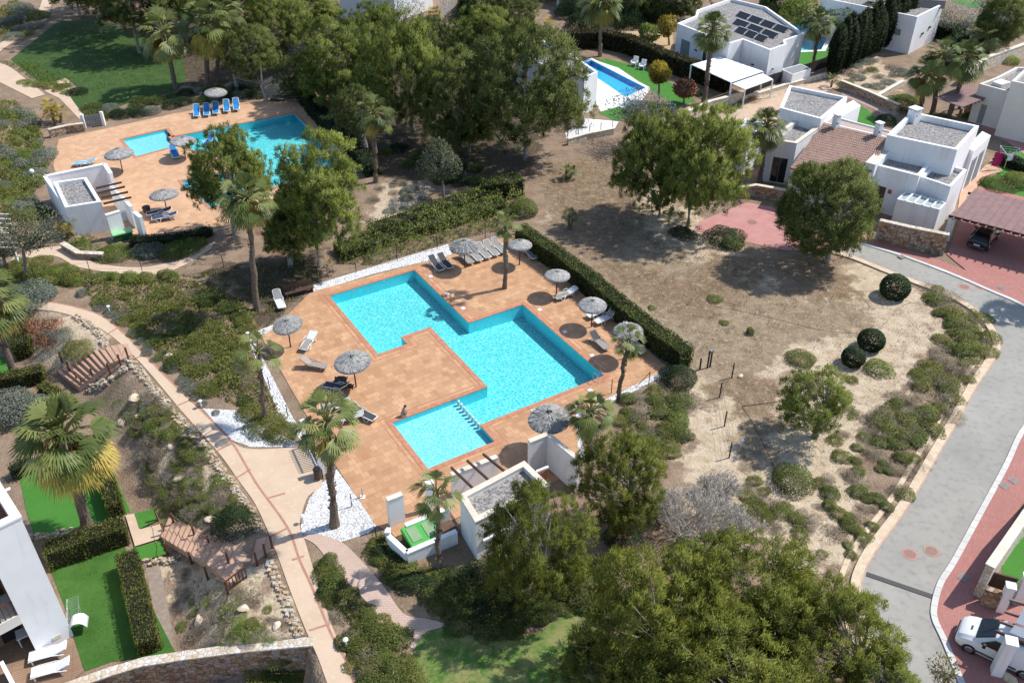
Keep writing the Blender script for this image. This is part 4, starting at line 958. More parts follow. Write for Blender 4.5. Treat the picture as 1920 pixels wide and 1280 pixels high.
scatter([(30,520),(120,510),(200,520),(330,515),(330,525),(200,535),(60,545)],24,['lime','heath'],(11,18),'young bright shrub along the wire fence','shrubs along the wire fence',72,10,(.7,1.1))
scatter([(10,505),(60,478),(130,500),(140,515),(20,540)],12,['heath','lime'],(16,26),'low green bush under the olive tree','bushes under the olive',73,14,(.35,.5),minor=True)
scatter([(0,195),(50,215),(90,300),(60,345),(80,410),(0,420)],46,['heath','grey','grey','green','lime'],(14,26),'mixed bush on the bank above the far pool house','bushes on the bank',74,14)
scatter([(0,40),(60,10),(80,40),(30,80)],10,['grey','grey','heath'],(14,24),'silvery bush beside the far footpath','bushes by the far footpath',75,14,minor=True)
scatter([(690,345),(720,335),(800,360),(800,395),(690,400)],12,['dry','grey'],(8,14),'small dry plant on the sand below the palm','plants on the far sand',76,14,minor=True)
scatter([(1250,240),(1400,190),(1420,185),(1360,230),(1280,265)],14,['lime','heath','rust','dry'],(8,14),'small plant on the salmon gravel terrace','plants on the salmon terrace',77,14,minor=True)
scatter([(1560,140),(1640,112),(1690,140),(1640,180),(1590,175)],16,['dry','grey','heath'],(9,17),'dry scrub on the pale slope beside the cypress row','scrub on the far slope',78,14,minor=True)
scatter([(1780,70),(1900,40),(1920,70),(1800,110)],12,['green','dark','heath'],(14,24),'leafy bush near the far corner villas','bushes in the far corner',79,16,minor=True)
scatter([(140,170),(180,200),(230,205),(330,180),(420,165),(520,150),(560,165),(560,185),(440,185),(330,205),(190,228),(160,215)],34,['green','dark','grey'],(15,22),'rounded shrub of the hedge row above the far terrace','shrubs above the far terrace',80,13,minor=True)
scatter([(1480,690),(1600,700),(1620,820),(1560,840)],9,['dry','heath'],(9,18),'small scrub round the lone young pine','scrub round the young pine',81,18,minor=True)
scatter([(20,150),(80,165),(128,155),(128,180),(80,162)],8,['lime','heath'],(10,16),'low green shrub bordering the shaded lawn','shrubs bordering the lawn',82,12,(.4,.6),minor=True)
scatter([(1050,15),(1240,20),(1240,50),(1080,60)],16,['dark','green'],(18,28),'dark garden shrub behind the brown hedge','shrubs behind the brown hedge',83,20,(.9,1.3),minor=True)
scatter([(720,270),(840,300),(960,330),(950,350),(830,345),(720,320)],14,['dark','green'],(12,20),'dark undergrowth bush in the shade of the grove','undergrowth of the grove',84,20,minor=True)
for kd in sorted(set(m[0] for m in MINOR)):
    Vs, Fs, Ts, k = [], [], [], 0
    for kk, i, b, R, q, a in MINOR:
        if kk != kd: continue
        me = BK[kd][i % len(BK[kd])]; n = len(me.vertices); V = np.empty(n*3, np.float32); me.vertices.foreach_get('co', V); V = V.reshape(-1, 3)*np.array([R, R, R*q]); ca, sa = math.cos(a), math.sin(a)
        V = np.stack([V[:, 0]*ca-V[:, 1]*sa, V[:, 0]*sa+V[:, 1]*ca, V[:, 2]], 1)+np.array(b); T = np.empty(n, np.float32); me.attributes['tint'].data.foreach_get('value', T)
        Vs.append(V); Ts.append(T); Fs.append(np.arange(n).reshape(-1, 4)+k); k += n
    obj(kd+'_undergrowth', mesh_np('undergrowth', np.concatenate(Vs), np.concatenate(Fs), BK[kd][0].materials[0], np.concatenate(Ts)), kind='stuff')
# ------------------------------------------------------------------ hedges
def hedge(name, line_px, wd, ht, mat, label, dens=190, L=(.09, .17), W=.08, seed=1, lump=.07, world=False):
    g = np.random.default_rng(seed); line = [P(*p) for p in line_px] if not world else line_px
    root = empty(name, line[0], label=label, cat='hedge'); o = line[0]; mb = MB(); Cs = []; Ds = []
    for a, b in zip(line[:-1], line[1:]):
        d = (b-a); ln = d.length; d2 = Vector((d.x, d.y, 0)).normalized(); s = Vector((-d2.y, d2.x, 0)); wi = wd/2-.12
        mb.hexa([a-s*wi-o, a+s*wi-o, b+s*wi-o, b-s*wi-o], [a-s*wi-o+Vector((0, 0, ht-.14)), a+s*wi-o+Vector((0, 0, ht-.14)), b+s*wi-o+Vector((0, 0, ht-.14)), b-s*wi-o+Vector((0, 0, ht-.14))])
        per = wd+2*ht; n = int((ln+wd)*per*dens); q = g.uniform(0, per, n); t = g.uniform(-wd/2/ln, 1+wd/2/ln, n)
        top_ = q < wd; sd = np.where(q < wd+ht, -1, 1); off = np.where(top_, q-wd/2, sd*wd/2); zz = np.where(top_, ht, np.where(q < wd+ht, q-wd, q-wd-ht))
        endc = (t < 0)|(t > 1); tt = np.clip(t, -.12/ln, 1+.12/ln); off = np.where(endc, g.uniform(-wd/2, wd/2, n), off); zz = np.where(endc, g.uniform(0, ht, n), zz)
        nv = np.where(top_[:, None], np.array([[0, 0, 1]]), sd[:, None]*np.array([[s.x, s.y, 0]])); 
        lum = lump*np.sin(t*ln*2.3+q*1.7)*np.cos(t*ln*1.1)
        C = np.array(a-o)[None]+np.array(d)[None]*tt[:, None]+np.array(s)[None]*off[:, None]+nv*(lum-.05-.08*g.random(n))[:, None]; C[:, 2] += zz
        Cs.append(C); Ds.append(unit(nv*.7+g.normal(size=(n, 3))*.6+np.array([0, 0, .3])))
    C = np.concatenate(Cs); D = np.concatenate(Ds); n = len(C); T = np.clip(.45+.18*np.sin(C[:, 0]*1.3+seed)*np.cos(C[:, 1]*1.1)+g.uniform(-.25, .25, n), 0, 1)
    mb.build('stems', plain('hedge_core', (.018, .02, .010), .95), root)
    obj('foliage', leaves('hedge_foliage', C, D, g.uniform(*L, n), np.full(n, W)*g.uniform(.7, 1.3, n), T, mat, NC=D+g.normal(size=(n, 3))*.35), parent=root); return root
hedge('hedge', [(975,455),(1045,502),(1110,552),(1190,622),(1282,690)],1.35,1.75,L_hedge,'long trimmed hedge running beside the main pool terrace',170)
hedge('hedge', [(640,480),(760,440),(860,412),(935,390)],2.2,.9,L_bankh,'deep informal hedge behind the strip of white gravel',120,(.14,.28),.1,2,.2)
hedge('hedge', [(700,445),(800,412),(915,372)],1.8,1.2,L_bankh,'bright leafy hedge behind the deep informal one',80,(.14,.28),.1,3,.25)
hedge('hedge', [(905,372),(975,362)],1.8,1.8,L_hedge,'short green hedge near the corner bush',100,(.14,.28),.1,4,.2)
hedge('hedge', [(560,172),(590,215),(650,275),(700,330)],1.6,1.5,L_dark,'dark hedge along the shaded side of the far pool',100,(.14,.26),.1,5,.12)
hedge('hedge', [(250,462),(340,455),(395,440)],1.1,.8,L_dark,'low dark hedge below the far terrace',150,(.1,.2),.08,6,.12)
hedge('hedge', [(1052,92),(1128,88),(1180,100),(1240,128),(1362,172)],1.5,2.3,leaf_mat('brown_green_hedge',[(.03,.026,.012),(.06,.058,.022),(.10,.10,.035)]),'tall brown green hedge between the blue pool and the solar panelled villa',60,(.2,.34),.16,7,.06)
hedge('hedge', [(98,1058),(165,1035),(238,1010)],1.3,1.5,L_cover,'hedge between the two sunken lawns',230,(.07,.14),.07,8,.08)
hedge('hedge', [(245,1062),(262,1130),(284,1222)],1.25,1.3,L_cover,'boxy clipped hedge beside the sunken lawn with the clothes airer',260,(.07,.13),.06,9,.04)
hedge('hedge', [(196,890),(222,968)],1.0,1.3,L_cover,'hedge beside the trunk of the skirted palm',230,(.07,.14),.07,10,.06)
hedge('hedge', [(-30,735),(84,712)],1.1,1.2,L_cover,'clipped hedge at the foot of the wooden post stairs',230,(.07,.14),.07,11,.05)
hedge('hedge', [(48,672),(40,610)],1.4,1.5,L_cover,'block hedge next to the grey palm trunk',200,(.07,.14),.07,12,.06)
hedge('hedge', [(84,738),(112,752)],.9,1.0,L_cover,'short hedge end beside the wooden post stairs',230,(.07,.14),.07,13,.05)
hedge('hedge', [(60,880),(30,895)],.9,1.0,L_dark,'dark little hedge behind the skirted palm',200,(.07,.14),.07,14,.05)
hedge('hedge', [(1690,10),(1640,-2),(1560,20)],1.6,2.0,L_dark,'dark hedge before the white villa at the top edge',40,(.25,.4),.2,15,.1)
hedge('hedge', [(1715,62),(1790,78),(1800,110)],1.6,2.0,L_dark,'dark hedge beside the white villa under the silvery olive',40,(.25,.4),.2,16,.1)
hedge('hedge', [(1868,304),(1930,325),(1990,350)],1.2,1.0,L_dark,'dark hedge along the lawn with the drying rack',60,(.2,.3),.15,17,.1)
# ------------------------------------------------------------------ ground cover, dry grass, bare shrub
def cover(name, polys, dens, hgt, mat, L, W, seed, up=.7, clump=True, label=None, thr=-.15):
    g = np.random.default_rng(seed); Cs = []; Ts = []
    for p in polys:
        w_ = [g2(*q) for q in p] if not isinstance(p[0], Vector) else [(q.x, q.y) for q in p]
        xs = [q[0] for q in w_]; ys = [q[1] for q in w_]; n = int((max(xs)-min(xs))*(max(ys)-min(ys))*dens)
        X = g.uniform(min(xs), max(xs), n); Y = g.uniform(min(ys), max(ys), n)
        sd = sdist(w_, X, Y)
        k = np.sin(X*1.7+1.3*np.sin(Y*.9))*np.cos(Y*1.9+1.1*np.sin(X*1.2))+.5*np.sin(X*4.1+Y*3.3)*np.cos(Y*4.7-X*2.2)
        keep = (sd < 0) & ((k > thr+g.uniform(-.25, .25, n)) if clump else True)
        X, Y, k, sd = X[keep], Y[keep], k[keep], sd[keep]
        Z = terr(X, Y)+hgt*np.clip(.35+.6*k, .02, 1.3)*np.clip(-sd/.5, .15, 1)*g.random(len(X))**.5
        Cs.append(np.stack([X, Y, Z], 1)); Ts.append(np.clip(.45+.2*k*.6+g.uniform(-.25, .25, len(X)), 0, 1))
    C = np.concatenate(Cs); T = np.concatenate(Ts); n = len(C)
    D = unit(g.normal(size=(n, 3))*.8+np.array([0, 0, up])); D[:, 2] = np.abs(D[:, 2])
    return obj(name, leaves(name, C, D, g.uniform(*L, n), np.full(n, W)*g.uniform(.7, 1.3, n), T, mat, NC=D*.8+g.normal(size=(n, 3))*.3+np.array([0, 0, .5])), kind='stuff')
cover('heath_ground_cover', [[(150,525),(330,525),(400,530),(480,590),(462,625),(480,690),(525,770),(480,770),(450,765),(390,735),(320,690),(280,640),(235,600),(170,560)]], 130, .6, L_cover, (.12,.26), .09, 41, thr=-.95)
cover('shaded_ground_cover', [[(330,515),(600,480),(640,485),(580,545),(510,605),(485,640),(470,590),(400,530)]], 60, .35, L_cover, (.12,.26), .08, 56, thr=-.1)
cover('hedge_bank_cover', [[(630,495),(680,440),(800,398),(930,362),(990,372),(955,428),(830,458),(700,498)]], 190, 1.8, L_bankh, (.10,.22), .075, 57, thr=-.9)
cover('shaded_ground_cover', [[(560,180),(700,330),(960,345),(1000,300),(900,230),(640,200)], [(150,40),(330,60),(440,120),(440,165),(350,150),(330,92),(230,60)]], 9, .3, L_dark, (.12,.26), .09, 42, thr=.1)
cover('bank_ground_cover', [[(-60,185),(30,190),(80,250),(90,320),(60,345),(80,430),(-80,440)], [(-40,40),(30,0),(60,20),(20,70),(-40,95)]], 60, .7, L_cover, (.16,.32), .11, 43, thr=-.9)
cover('lawn_edge_ground_cover', [[(130,425),(205,455),(230,480),(160,478),(120,455)], [(220,470),(390,450),(385,470),(250,490)], [(-40,520),(60,490),(140,515),(150,535),(-40,550)], [(60,118),(128,152),(128,172),(80,160),(0,115)]], 70, .3, L_lime, (.10,.22), .08, 44, thr=-.5)
cover('verge_ground_cover', [[(1730,528),(1790,552),(1850,598),(1866,650),(1830,712),(1770,795),(1720,860),(1660,870),(1600,830),(1650,760),(1745,690),(1778,610)]], 42, .35, L_dry, (.16,.36), .035, 45, thr=-.35)
cover('verge_green_cover', [[(1740,532),(1850,605),(1858,650),(1800,740),(1720,820),(1640,800),(1750,690),(1780,610)]], 16, .4, L_cover, (.12,.26), .08, 55, thr=.0)
cover('dry_grass', [[(1010,330),(1170,285),(1330,440),(1480,560),(1620,545),(1735,545),(1780,610),(1650,760),(1600,840),(1660,870),(1600,1060),(1500,1100),(1400,900),(1360,720),(1300,640),(1180,545)]], 40, .06, L_straw, (.10,.22), .03, 46, thr=-.1)
cover('lot_dry_weeds', [[(1010,330),(1170,285),(1330,440),(1480,560),(1620,545),(1735,545),(1780,610),(1650,760),(1600,840),(1660,870),(1600,1060),(1500,1100),(1400,900),(1360,720),(1300,640),(1180,545)]], 34, .13, leaf_mat('brown_dry_weeds', [(.09,.07,.04),(.17,.135,.08),(.27,.22,.13)], .15, .9), (.08,.18), .03, 58, thr=.45)
cover('sunken_lawn_blades', [[P(*q) for q in [(96,1062),(235,1027),(245,1062),(262,1150),(300,1225),(210,1238),(162,1255),(150,1230),(132,1160)]]], 240, .04, L_lime, (.04,.09), .02, 59, thr=-.2)
cover('lot_weeds', [[(1200,470),(1330,540),(1480,560),(1500,640),(1400,700),(1300,640)], [(1380,760),(1450,720),(1450,800),(1400,800)]], 9, .07, L_cover, (.08,.16), .05, 47, thr=.45)
cover('slope_ground_cover', [[P(*q) for q in [(240,735),(300,745),(360,820),(440,910),(475,985),(420,1020),(330,985),(265,890)]], [P(*q) for q in [(335,1065),(480,1090),(545,1190),(420,1205),(345,1200)]]], 70, .25, L_dry, (.12,.3), .035, 48, thr=-.3)
cover('slope_weeds', [[P(*q) for q in [(205,730),(250,740),(260,790),(215,800)]], [P(*q) for q in [(280,920),(380,960),(400,1000),(300,975)]], [P(*q) for q in [(360,1110),(480,1110),(500,1190),(380,1190)]]], 45, .15, L_lime, (.08,.18), .06, 49, thr=.15)
cover('bed_ground_cover', [[(590,1050),(620,1060),(700,1150),(775,1230),(770,1300),(690,1300)], [(655,1000),(720,1000),(840,1075),(950,1075),(990,1150),(960,1185),(830,1160),(730,1090)], [(1160,755),(1240,728),(1300,740),(1290,830),(1200,870)]], 40, .3, L_cover, (.10,.22), .07, 50, thr=.0)
cover('bed_dry_cover', [[(590,1050),(620,1060),(700,1150),(775,1230),(770,1300),(690,1300)], [(1160,755),(1240,728),(1300,740),(1290,830),(1200,870)], [(1390,880),(1450,900),(1520,1030),(1430,1000)]], 35, .3, L_dry, (.14,.32), .03, 51, thr=-.1)
cover('patchy_lawn_grass', [[(780,1222),(800,1190),(838,1180),(960,1204),(1060,1155),(1120,1150),(1180,1290),(770,1300)]], 170, .05, L_lime, (.05,.11), .025, 52, thr=.0)
cover('lawn_grass_blades', [[(30,112),(120,50),(230,65),(325,92),(340,150),(325,170),(230,196),(150,200),(130,160),(80,155)]], 14, .1, L_lime, (.12,.25), .07, 53, thr=-.1)
gq = random.Random(9)
def twig_shrub(base, crown, rx, ry, label, n=40):
    b = P(*base); c = top(b, *crown); R = rx*mpp(c); Hh = ry*mpp(c)*1.5; root = empty('bare_shrub', b, label=label, cat='shrub'); mb = MB()
    def grow(p, d, L, r, lv):
        e = p+d*L; m = (p+e)/2+Vector((gq.uniform(-1, 1), gq.uniform(-1, 1), gq.uniform(-.3, .6)))*L*.10; mb.tube([p, m, e], [r, r*.85, r*.7], 4 if lv < 2 else 3, cap=False)
        if lv < 4:
            for _ in range(gq.choice((2, 3, 3)) if lv else 3):
                d2 = (d+Vector((gq.uniform(-1, 1), gq.uniform(-1, 1), gq.uniform(-.4, .75)))*.75).normalized(); grow(e, d2, L*gq.uniform(.6, .85), max(r*.68, .011), lv+1)
    for i in range(n):
        a = gq.uniform(0, 6.28); d = Vector((math.cos(a)*.8, math.sin(a)*.8, gq.uniform(.5, 1.2))).normalized(); grow(Vector((gq.uniform(-.3, .3)*R, gq.uniform(-.3, .3)*R, 0)), d, R*.34, .034, 0)
    mb.build('branches', noise_mat('pale_dead_wood', (.56, .52, .46), (.41, .37, .32), 4, .95), root); return root
twig_shrub((1300,990),(1300,925),85,60,'leafless shrub of pale grey twigs behind the road pines')
twig_shrub((1385,1000),(1390,950),50,45,'smaller leafless shrub beside the sandy track')
twig_shrub((1240,960),(1245,900),45,45,'leafless twiggy shrub against the bright green pine')
twig_shrub((1345,930),(1345,890),45,40,'sparse dead shrub growing on the sandy track')

# ------------------------------------------------------------------ boulders
def boulder(px, r, label, sq=.65):
    g = random.Random(px[0]*7+px[1]); b = P(*px); R = r*mpp(b); bm = bmesh.new(); bmesh.ops.create_icosphere(bm, subdivisions=2, radius=1)
    ax = [Vector((g.uniform(-1, 1), g.uniform(-1, 1), g.uniform(-1, 1))).normalized() for _ in range(7)]
    for v in bm.verts:
        for a in ax:
            k = v.co.dot(a)
            if k > .62: v.co -= a*(k-.62)
        v.co = Vector((v.co.x*R*1.25, v.co.y*R*.85, v.co.z*R*sq))+Vector((g.uniform(-1, 1), g.uniform(-1, 1), 0))*R*.04
    me = bpy.data.meshes.new('boulder'); bm.to_mesh(me); bm.free(); me.materials.append(M_boulder)
    return obj('boulder', me, b+Vector((0, 0, R*.2)), g.uniform(0, 6), label=label, cat='boulder')
for px, r, l in [((254,748),13,'biggest pale boulder on the slope, below the wooden posts'),((228,793),9,'flat ochre boulder in the middle of the slope'),((322,838),8,'small boulder near the pale path edging'),((337,895),13,'low flat boulder among the dry scrub'),
    ((374,1165),13,'ochre boulder beside the mulch bed'),((456,1142),11,'flat slab like boulder on the stony bank'),((518,1175),10,'white boulder near the retaining wall end'),((395,975),10,'boulder at the foot of the dark bush'),((258,780),5,'little white stone on the slope'),
    ((345,1230),7,'small boulder on top of the stone wall'),((318,668),10,'greenish grey stone among the lavenders'),((1388,705),6,'pale stone on the dry lot')]:
    boulder(px, r, l)

# ------------------------------------------------------------------ walls of stone
def wall(name, line, h, wd, mat, cope, label, base=.3, ztop=None, ch=.07, cw=.05, step=None):
    """wall along world points (Vector on the ground); mesh body with a coping as its part"""
    mb = MB(); cp = MB(); n = len(line); L = strip([q[:] for q in line], wd/2, -wd/2); Lf = L[:n]; Rt = L[n:][::-1]
    Lc = strip([q[:] for q in line], wd/2+cw, -wd/2-cw); Lcf = Lc[:n]; Rc = Lc[n:][::-1]
    tz = ztop or [q.z+h for q in line]
    for i in range(n-1):
        j = i+1
        mb.hexa([(*Lf[i], min(terr1(*Lf[i]), terr1(*Rt[i]))-base), (*Lf[j], min(terr1(*Lf[j]), terr1(*Rt[j]))-base), (*Rt[j], min(terr1(*Lf[j]), terr1(*Rt[j]))-base), (*Rt[i], min(terr1(*Lf[i]), terr1(*Rt[i]))-base)],
                [(*Lf[i], tz[i]), (*Lf[j], tz[j]), (*Rt[j], tz[j]), (*Rt[i], tz[i])])
        cp.hexa([(*Lcf[i], tz[i]+.003), (*Lcf[j], tz[j]+.003), (*Rc[j], tz[j]+.003), (*Rc[i], tz[i]+.003)], [(*Lcf[i], tz[i]+ch), (*Lcf[j], tz[j]+ch), (*Rc[j], tz[j]+ch), (*Rc[i], tz[i]+ch)])
    o = mb.build(name, mat, label=label, cat='wall')
    if cope: cp.build('coping', cope, o)
    return o
def wl(px): return [P(*q) for q in px]
M_rub = noise_mat('mixed_rubble', (.48, .38, .26), (.36, .255, .15), 2.6, .95, (.54, .50, .44), 3.4, .5, 14, lo=.44, hi=.56, fac3=.9, lo3=.52, hi3=.56)
def rubble(line, wd, ht, label, seed, base=.0):
    """band of rough stones bedded along a line"""
    g = random.Random(seed); mb = MB()
    for a, b in zip(line[:-1], line[1:]):
        d = b-a; ln = d.length; s_ = Vector((-d.y, d.x, 0)).normalized(); n = int(ln*wd*70)
        for i in range(n):
            p = a+d*g.random()+s_*g.uniform(-wd/2, wd/2); z = terr1(p.x, p.y)+g.uniform(-.05, ht); r = g.uniform(.05, .14)
            q = [Vector((p.x+r*x*g.uniform(.6, 1.25), p.y+r*y*g.uniform(.6, 1.25), z+.72*r*zz*g.uniform(.6, 1.2)-.03)) for zz in (-1, 1) for x, y in ((-1, -1), (1, -1), (1, 1), (-1, 1))]
            mb.hexa(q[:4], [w_.lerp(p+Vector((0, 0, z-p.z)), .25) for w_ in q[4:]])
    return mb.build('stone_edging', M_rub, label=label, cat='edging')
rw = [P(x, y, z) for x, y, z in [(60,1318,-1.9),(130,1290,-1.75),(210,1262,-1.55),(270,1244,-1.4),(350,1232,-1.1),(440,1220,-.7),(520,1212,-.4),(588,1206,-.1)]]
wall('retaining_wall', [Vector((q.x, q.y, 0)) for q in rw], 0, .45, M_stone, M_stonel, 'long rubble retaining wall with pale stone top at the bottom edge', 1.9, [q.z+.12 for q in rw], .1, .06)
wall('stone_wall', wl([(1640,450),(1700,464),(1768,478)]), 2.0, .4, M_stone, M_stonel, 'rubble stone wall with white top in front of the tower villa', .2)
wall('stone_wall', wl([(1575,166),(1625,186),(1682,212)]), 1.0, .4, M_stone, M_cope, 'brown stone wall with cream top behind the tiled roof villa', .2)
wall('stone_wall', wl([(1808,212),(1870,240),(1960,285)]), 1.5, .4, M_stone, M_cope, 'brown stone wall with cream top beside the pink driveway', .2)
wall('stone_wall', wl([(1800,160),(1845,130),(1940,95)]), 1.6, .5, M_stonel, M_cope, 'tall ochre stone wall climbing to the far corner', .2)
wall('stone_wall', wl([(1270,232),(1330,205),(1388,190)]), 1.0, .4, M_stonel, M_cope, 'pale stone wall below the brown hedge', .2)
wall('stone_wall', wl([(1064,272),(1100,262),(1150,252)]), .7, .3, M_stonel, M_cope, 'low pale wall below the private pool yard', .2)
wall('stone_wall', wl([(1388,192),(1470,166),(1560,142)]), .5, .35, M_stonel, M_cope, 'low cream wall under the dark mesh fence', .2)
wall('stone_wall', wl([(1385,372),(1415,368),(1470,378)]), 1.2, .35, M_stone, M_cope, 'low stone wall at the back of the pink forecourt', .2)
wall('stone_wall', wl([(120,466),(150,484),(196,486)]), .55, .4, M_stone, M_stonel, 'low curved stone wall by the far footpath', .2)
wall('stone_wall', wl([(95,258),(128,250),(160,246)]), .9, .4, M_stone, M_stonel, 'low stone wall beside the picket gate', .2)
wall('stone_wall', wl([(1640,190),(1670,172),(1692,160)]), .6, .4, M_stonel, M_cope, 'low pale wall on the far slope', .2)
rubble(wl([(238,668),(283,722),(322,770),(362,815),(398,857),(430,902),(462,948),(486,995)]), .5, .12, 'rubble edging below the salmon path, from the post stairs to the timber stairs', 1097)
rubble(wl([(505,1050),(522,1095),(542,1145),(562,1192)]), .5, .18, 'pale rubble edging beside the path above the retaining wall', 1098)
rubble(wl([(165,732),(200,720),(240,692),(250,680)]), .45, .35, 'rubble wall carrying the wooden post stairs', 1099)
rubble(wl([(140,594),(172,612),(195,640),(196,662)]), .5, .2, 'curved rubble edging of the rusty shrub bed', 1100)
rubble(wl([(270,1056),(300,1054),(340,1048)]), .4, .3, 'white rubble edging below the green turf mats', 1101)
rubble(wl([(20,1010),(100,1002),(170,990)]), .5, .12, 'pale stone edging of the artificial lawn', 1102)
wall('garden_wall', [Vector((q.x, q.y, 0)) for q in (P(x, y, 2.5) for x, y in [(2010,868),(1925,962),(1885,1020),(1856,1062)])], 2.5, .4, M_stonel, M_cope, 'garden wall with cream top between the red pavement and the lawn', .2)
wall('garden_wall', wl([(1836,1130),(1880,1146)]), 1.3, .35, M_stone, None, 'brown rubble pier wall beside the carport with the van', .2)
# ------------------------------------------------------------------ buildings
UP = Vector((0, 0, 1))
def block(root, px, z, zb=-.15, rim=.28, sink=.4, roof=M_gravel, wall_=M_white, cope=None, world=False, wname='wall', rname='roof'):
    """flat roofed block: outline given as roof corners in the photograph at height z"""
    poly = ccw([tuple(q[:2]) for q in px] if world else [g2(x, y, z) for x, y in px]); n = len(poly); inn = offset(poly, rim); O = root.location
    loc = lambda p, zz: (p[0]-O.x, p[1]-O.y, zz-O.z)
    mb = MB()
    for i in range(n):
        j = (i+1) % n; a, b, c, d = poly[i], poly[j], inn[j], inn[i]
        mb.quad(loc(a, zb), loc(b, zb), loc(b, z), loc(a, z)); mb.quad(loc(d, z), loc(c, z), loc(c, z-sink-.05), loc(d, z-sink-.05))
        if not cope: mb.quad(loc(a, z), loc(b, z), loc(c, z), loc(d, z))
    w_ = mb.build(wname, wall_, root)
    if cope:
        o2 = offset(poly, -.04); i2 = offset(poly, rim+.03); cb = MB()
        for i in range(n):
            j = (i+1) % n; cb.hexa([loc(o2[i], z), loc(o2[j], z), loc(i2[j], z), loc(i2[i], z)], [loc(o2[i], z+.08), loc(o2[j], z+.08), loc(i2[j], z+.08), loc(i2[i], z+.08)])
        cb.build('coping', cope, w_)
    rb = MB(); rb.prism([loc(p, 0)[:2] for p in offset(poly, rim-.01)], z-sink-.12-O.z, z-sink-O.z); rb.build(rname, roof, root)
    return poly
def facing(root, a, b, t0, t1, z0, z1, name, mat, proud=.03, dep=.12, parent=None):
    """panel on the wall that runs from a to b (2D), its outside on the right hand"""
    a = Vector((*a[:2], 0)); b = Vector((*b[:2], 0)); d = b-a; n = Vector((d.y, -d.x, 0)).normalized(); O = root.location
    p = a+d*t0; q = a+d*t1; mb = MB(); h = lambda v, z: Vector((v.x-O.x, v.y-O.y, z-O.z))
    i, o = n*-dep, n*proud
    mb.hexa([h(p+i, z0), h(q+i, z0), h(q+o, z0), h(p+o, z0)], [h(p+i, z1), h(q+i, z1), h(q+o, z1), h(p+o, z1)])
    return mb.build(name, mat, parent or root)
def bld(name, px, label, cat='house', z=None): return empty(name, P(*px) if z is None else P(*px, z=z), label=label, cat=cat)
def chimney(root, px, z, h, s=.55):
    q = P(*px, z=z); mb = MB(); O = root.location; mb.box(q-O, s, s, h, ANG); mb.box(q-O+UP*(h+.12), s+.12, s+.12, .1, ANG)
    for dx, dy in ((1, 1), (1, -1), (-1, 1), (-1, -1)): mb.box(q-O+UP*h+Vector((dx*s*.38, dy*s*.38, 0)), .1, .1, .12, ANG)
    c = mb.build('chimney', M_white, root); v = MB(); v.box(q-O+Vector((0, -s/2-.0, h*.55)), .16, .16, .16, 0); v.build('vent', M_black, c)
# villa with solar panels
z = 4.4; v = bld('villa', (1290,116), 'white flat roofed villa with rows of solar panels on its roof')
po = block(v, [(1270,44),(1367,82),(1393,74),(1444,94),(1475,83),(1472,76),(1508,63),(1437,13),(1371,-3),(1307,19),(1304,30)], z, cope=None)
PA = lambda x, y, zz=4.4: P(x, y, zz)
a, b = PA(1270,44), PA(1367,82)
f = facing(v, a, b, .12, .29, .2, 2.7, 'shutter', M_shut); facing(v, a, b, .10, .31, 2.705, 2.85, 'frame', M_white, .05, parent=f)
facing(v, a, b, .56, .62, .3, 2.5, 'door', M_glass); facing(v, a, b, .40, .44, 1.9, 2.05, 'wall_lamp', M_black, .12)
a, b = PA(1393,74), PA(1444,94); facing(v, a, b, .45, .53, 1.8, 1.95, 'wall_lamp', M_black, .12)
a, b = PA(1444,94), PA(1475,83); facing(v, a, b, .3, .38, 1.7, 1.85, 'wall_lamp', M_black, .12)
M_panel = plain('solar_panel_black', (.03, .032, .036), .35, .5); M_pf_ = plain('panel_aluminium', (.55, .55, .54), .5)
for (x0, y0), (x1, y1), k in [((1378,29),(1472,62),4),((1372,43),(1452,73),3),((1376,58),(1432,79),3)]:
    A, B = P(x0, y0, 4.1), P(x1, y1, 4.1); d = (B-A)/k; nrm = Vector((d.y, -d.x, 0)).normalized()
    for i in range(k):
        p = A+d*(i+.06)-v.location; q = A+d*(i+.94)-v.location; mb = MB(); up = UP*.5
        mb.hexa([p+nrm*.05, q+nrm*.05, q, p], [p+nrm*.05-nrm*.75+up, q+nrm*.05-nrm*.75+up, q-nrm*.75+up, p-nrm*.75+up]); o = mb.build('solar_panel', M_panel, v)
        fr = MB(); fr.bar(p-nrm*.75+up, q-nrm*.75+up, .1, .1); fr.bar(p, p-nrm*.75+up, .08, .08); fr.bar(q-nrm*.5, q-nrm*.75+up, .08, .08); fr.build('mounting_frame', M_pf_, o)
pg = bld('pergola', (1371,162), 'white slatted pergola roof in front of the solar panelled villa', 'pergola'); O = pg.location
Q = [P(x, y, 2.5) for x, y in [(1296,122),(1349,107),(1431,135),(1371,156)]]
for i in range(8):
    t0, t1 = i/8+.008, (i+1)/8-.008; mb = MB(); a, b, c, d = [q-O for q in (Q[0].lerp(Q[3], t0), Q[1].lerp(Q[2], t0), Q[1].lerp(Q[2], t1), Q[0].lerp(Q[3], t1))]
    mb.hexa([a, b, c, d], [a+UP*.08, b+UP*.08, c+UP*.08, d+UP*.08]); mb.build('roof_panel', M_white, pg)
for q in Q: mb = MB(); mb.box(Vector((q.x, q.y, -.1))-O, .16, .16, 2.58); mb.build('post', M_white, pg)
pg = bld('awning', (1400,172), 'plain white awning next to the slatted pergola', 'awning'); O = pg.location
Q = [P(x, y, 2.2) for x, y in [(1372,158),(1430,139),(1449,150),(1397,169)]]; mb = MB(); mb.hexa([q-O for q in Q], [q-O+UP*.1 for q in Q]); mb.build('roof_panel', M_white, pg)
for q in Q: mb = MB(); mb.box(Vector((q.x, q.y, -.1))-O, .14, .14, 2.28); mb.build('post', M_white, pg)
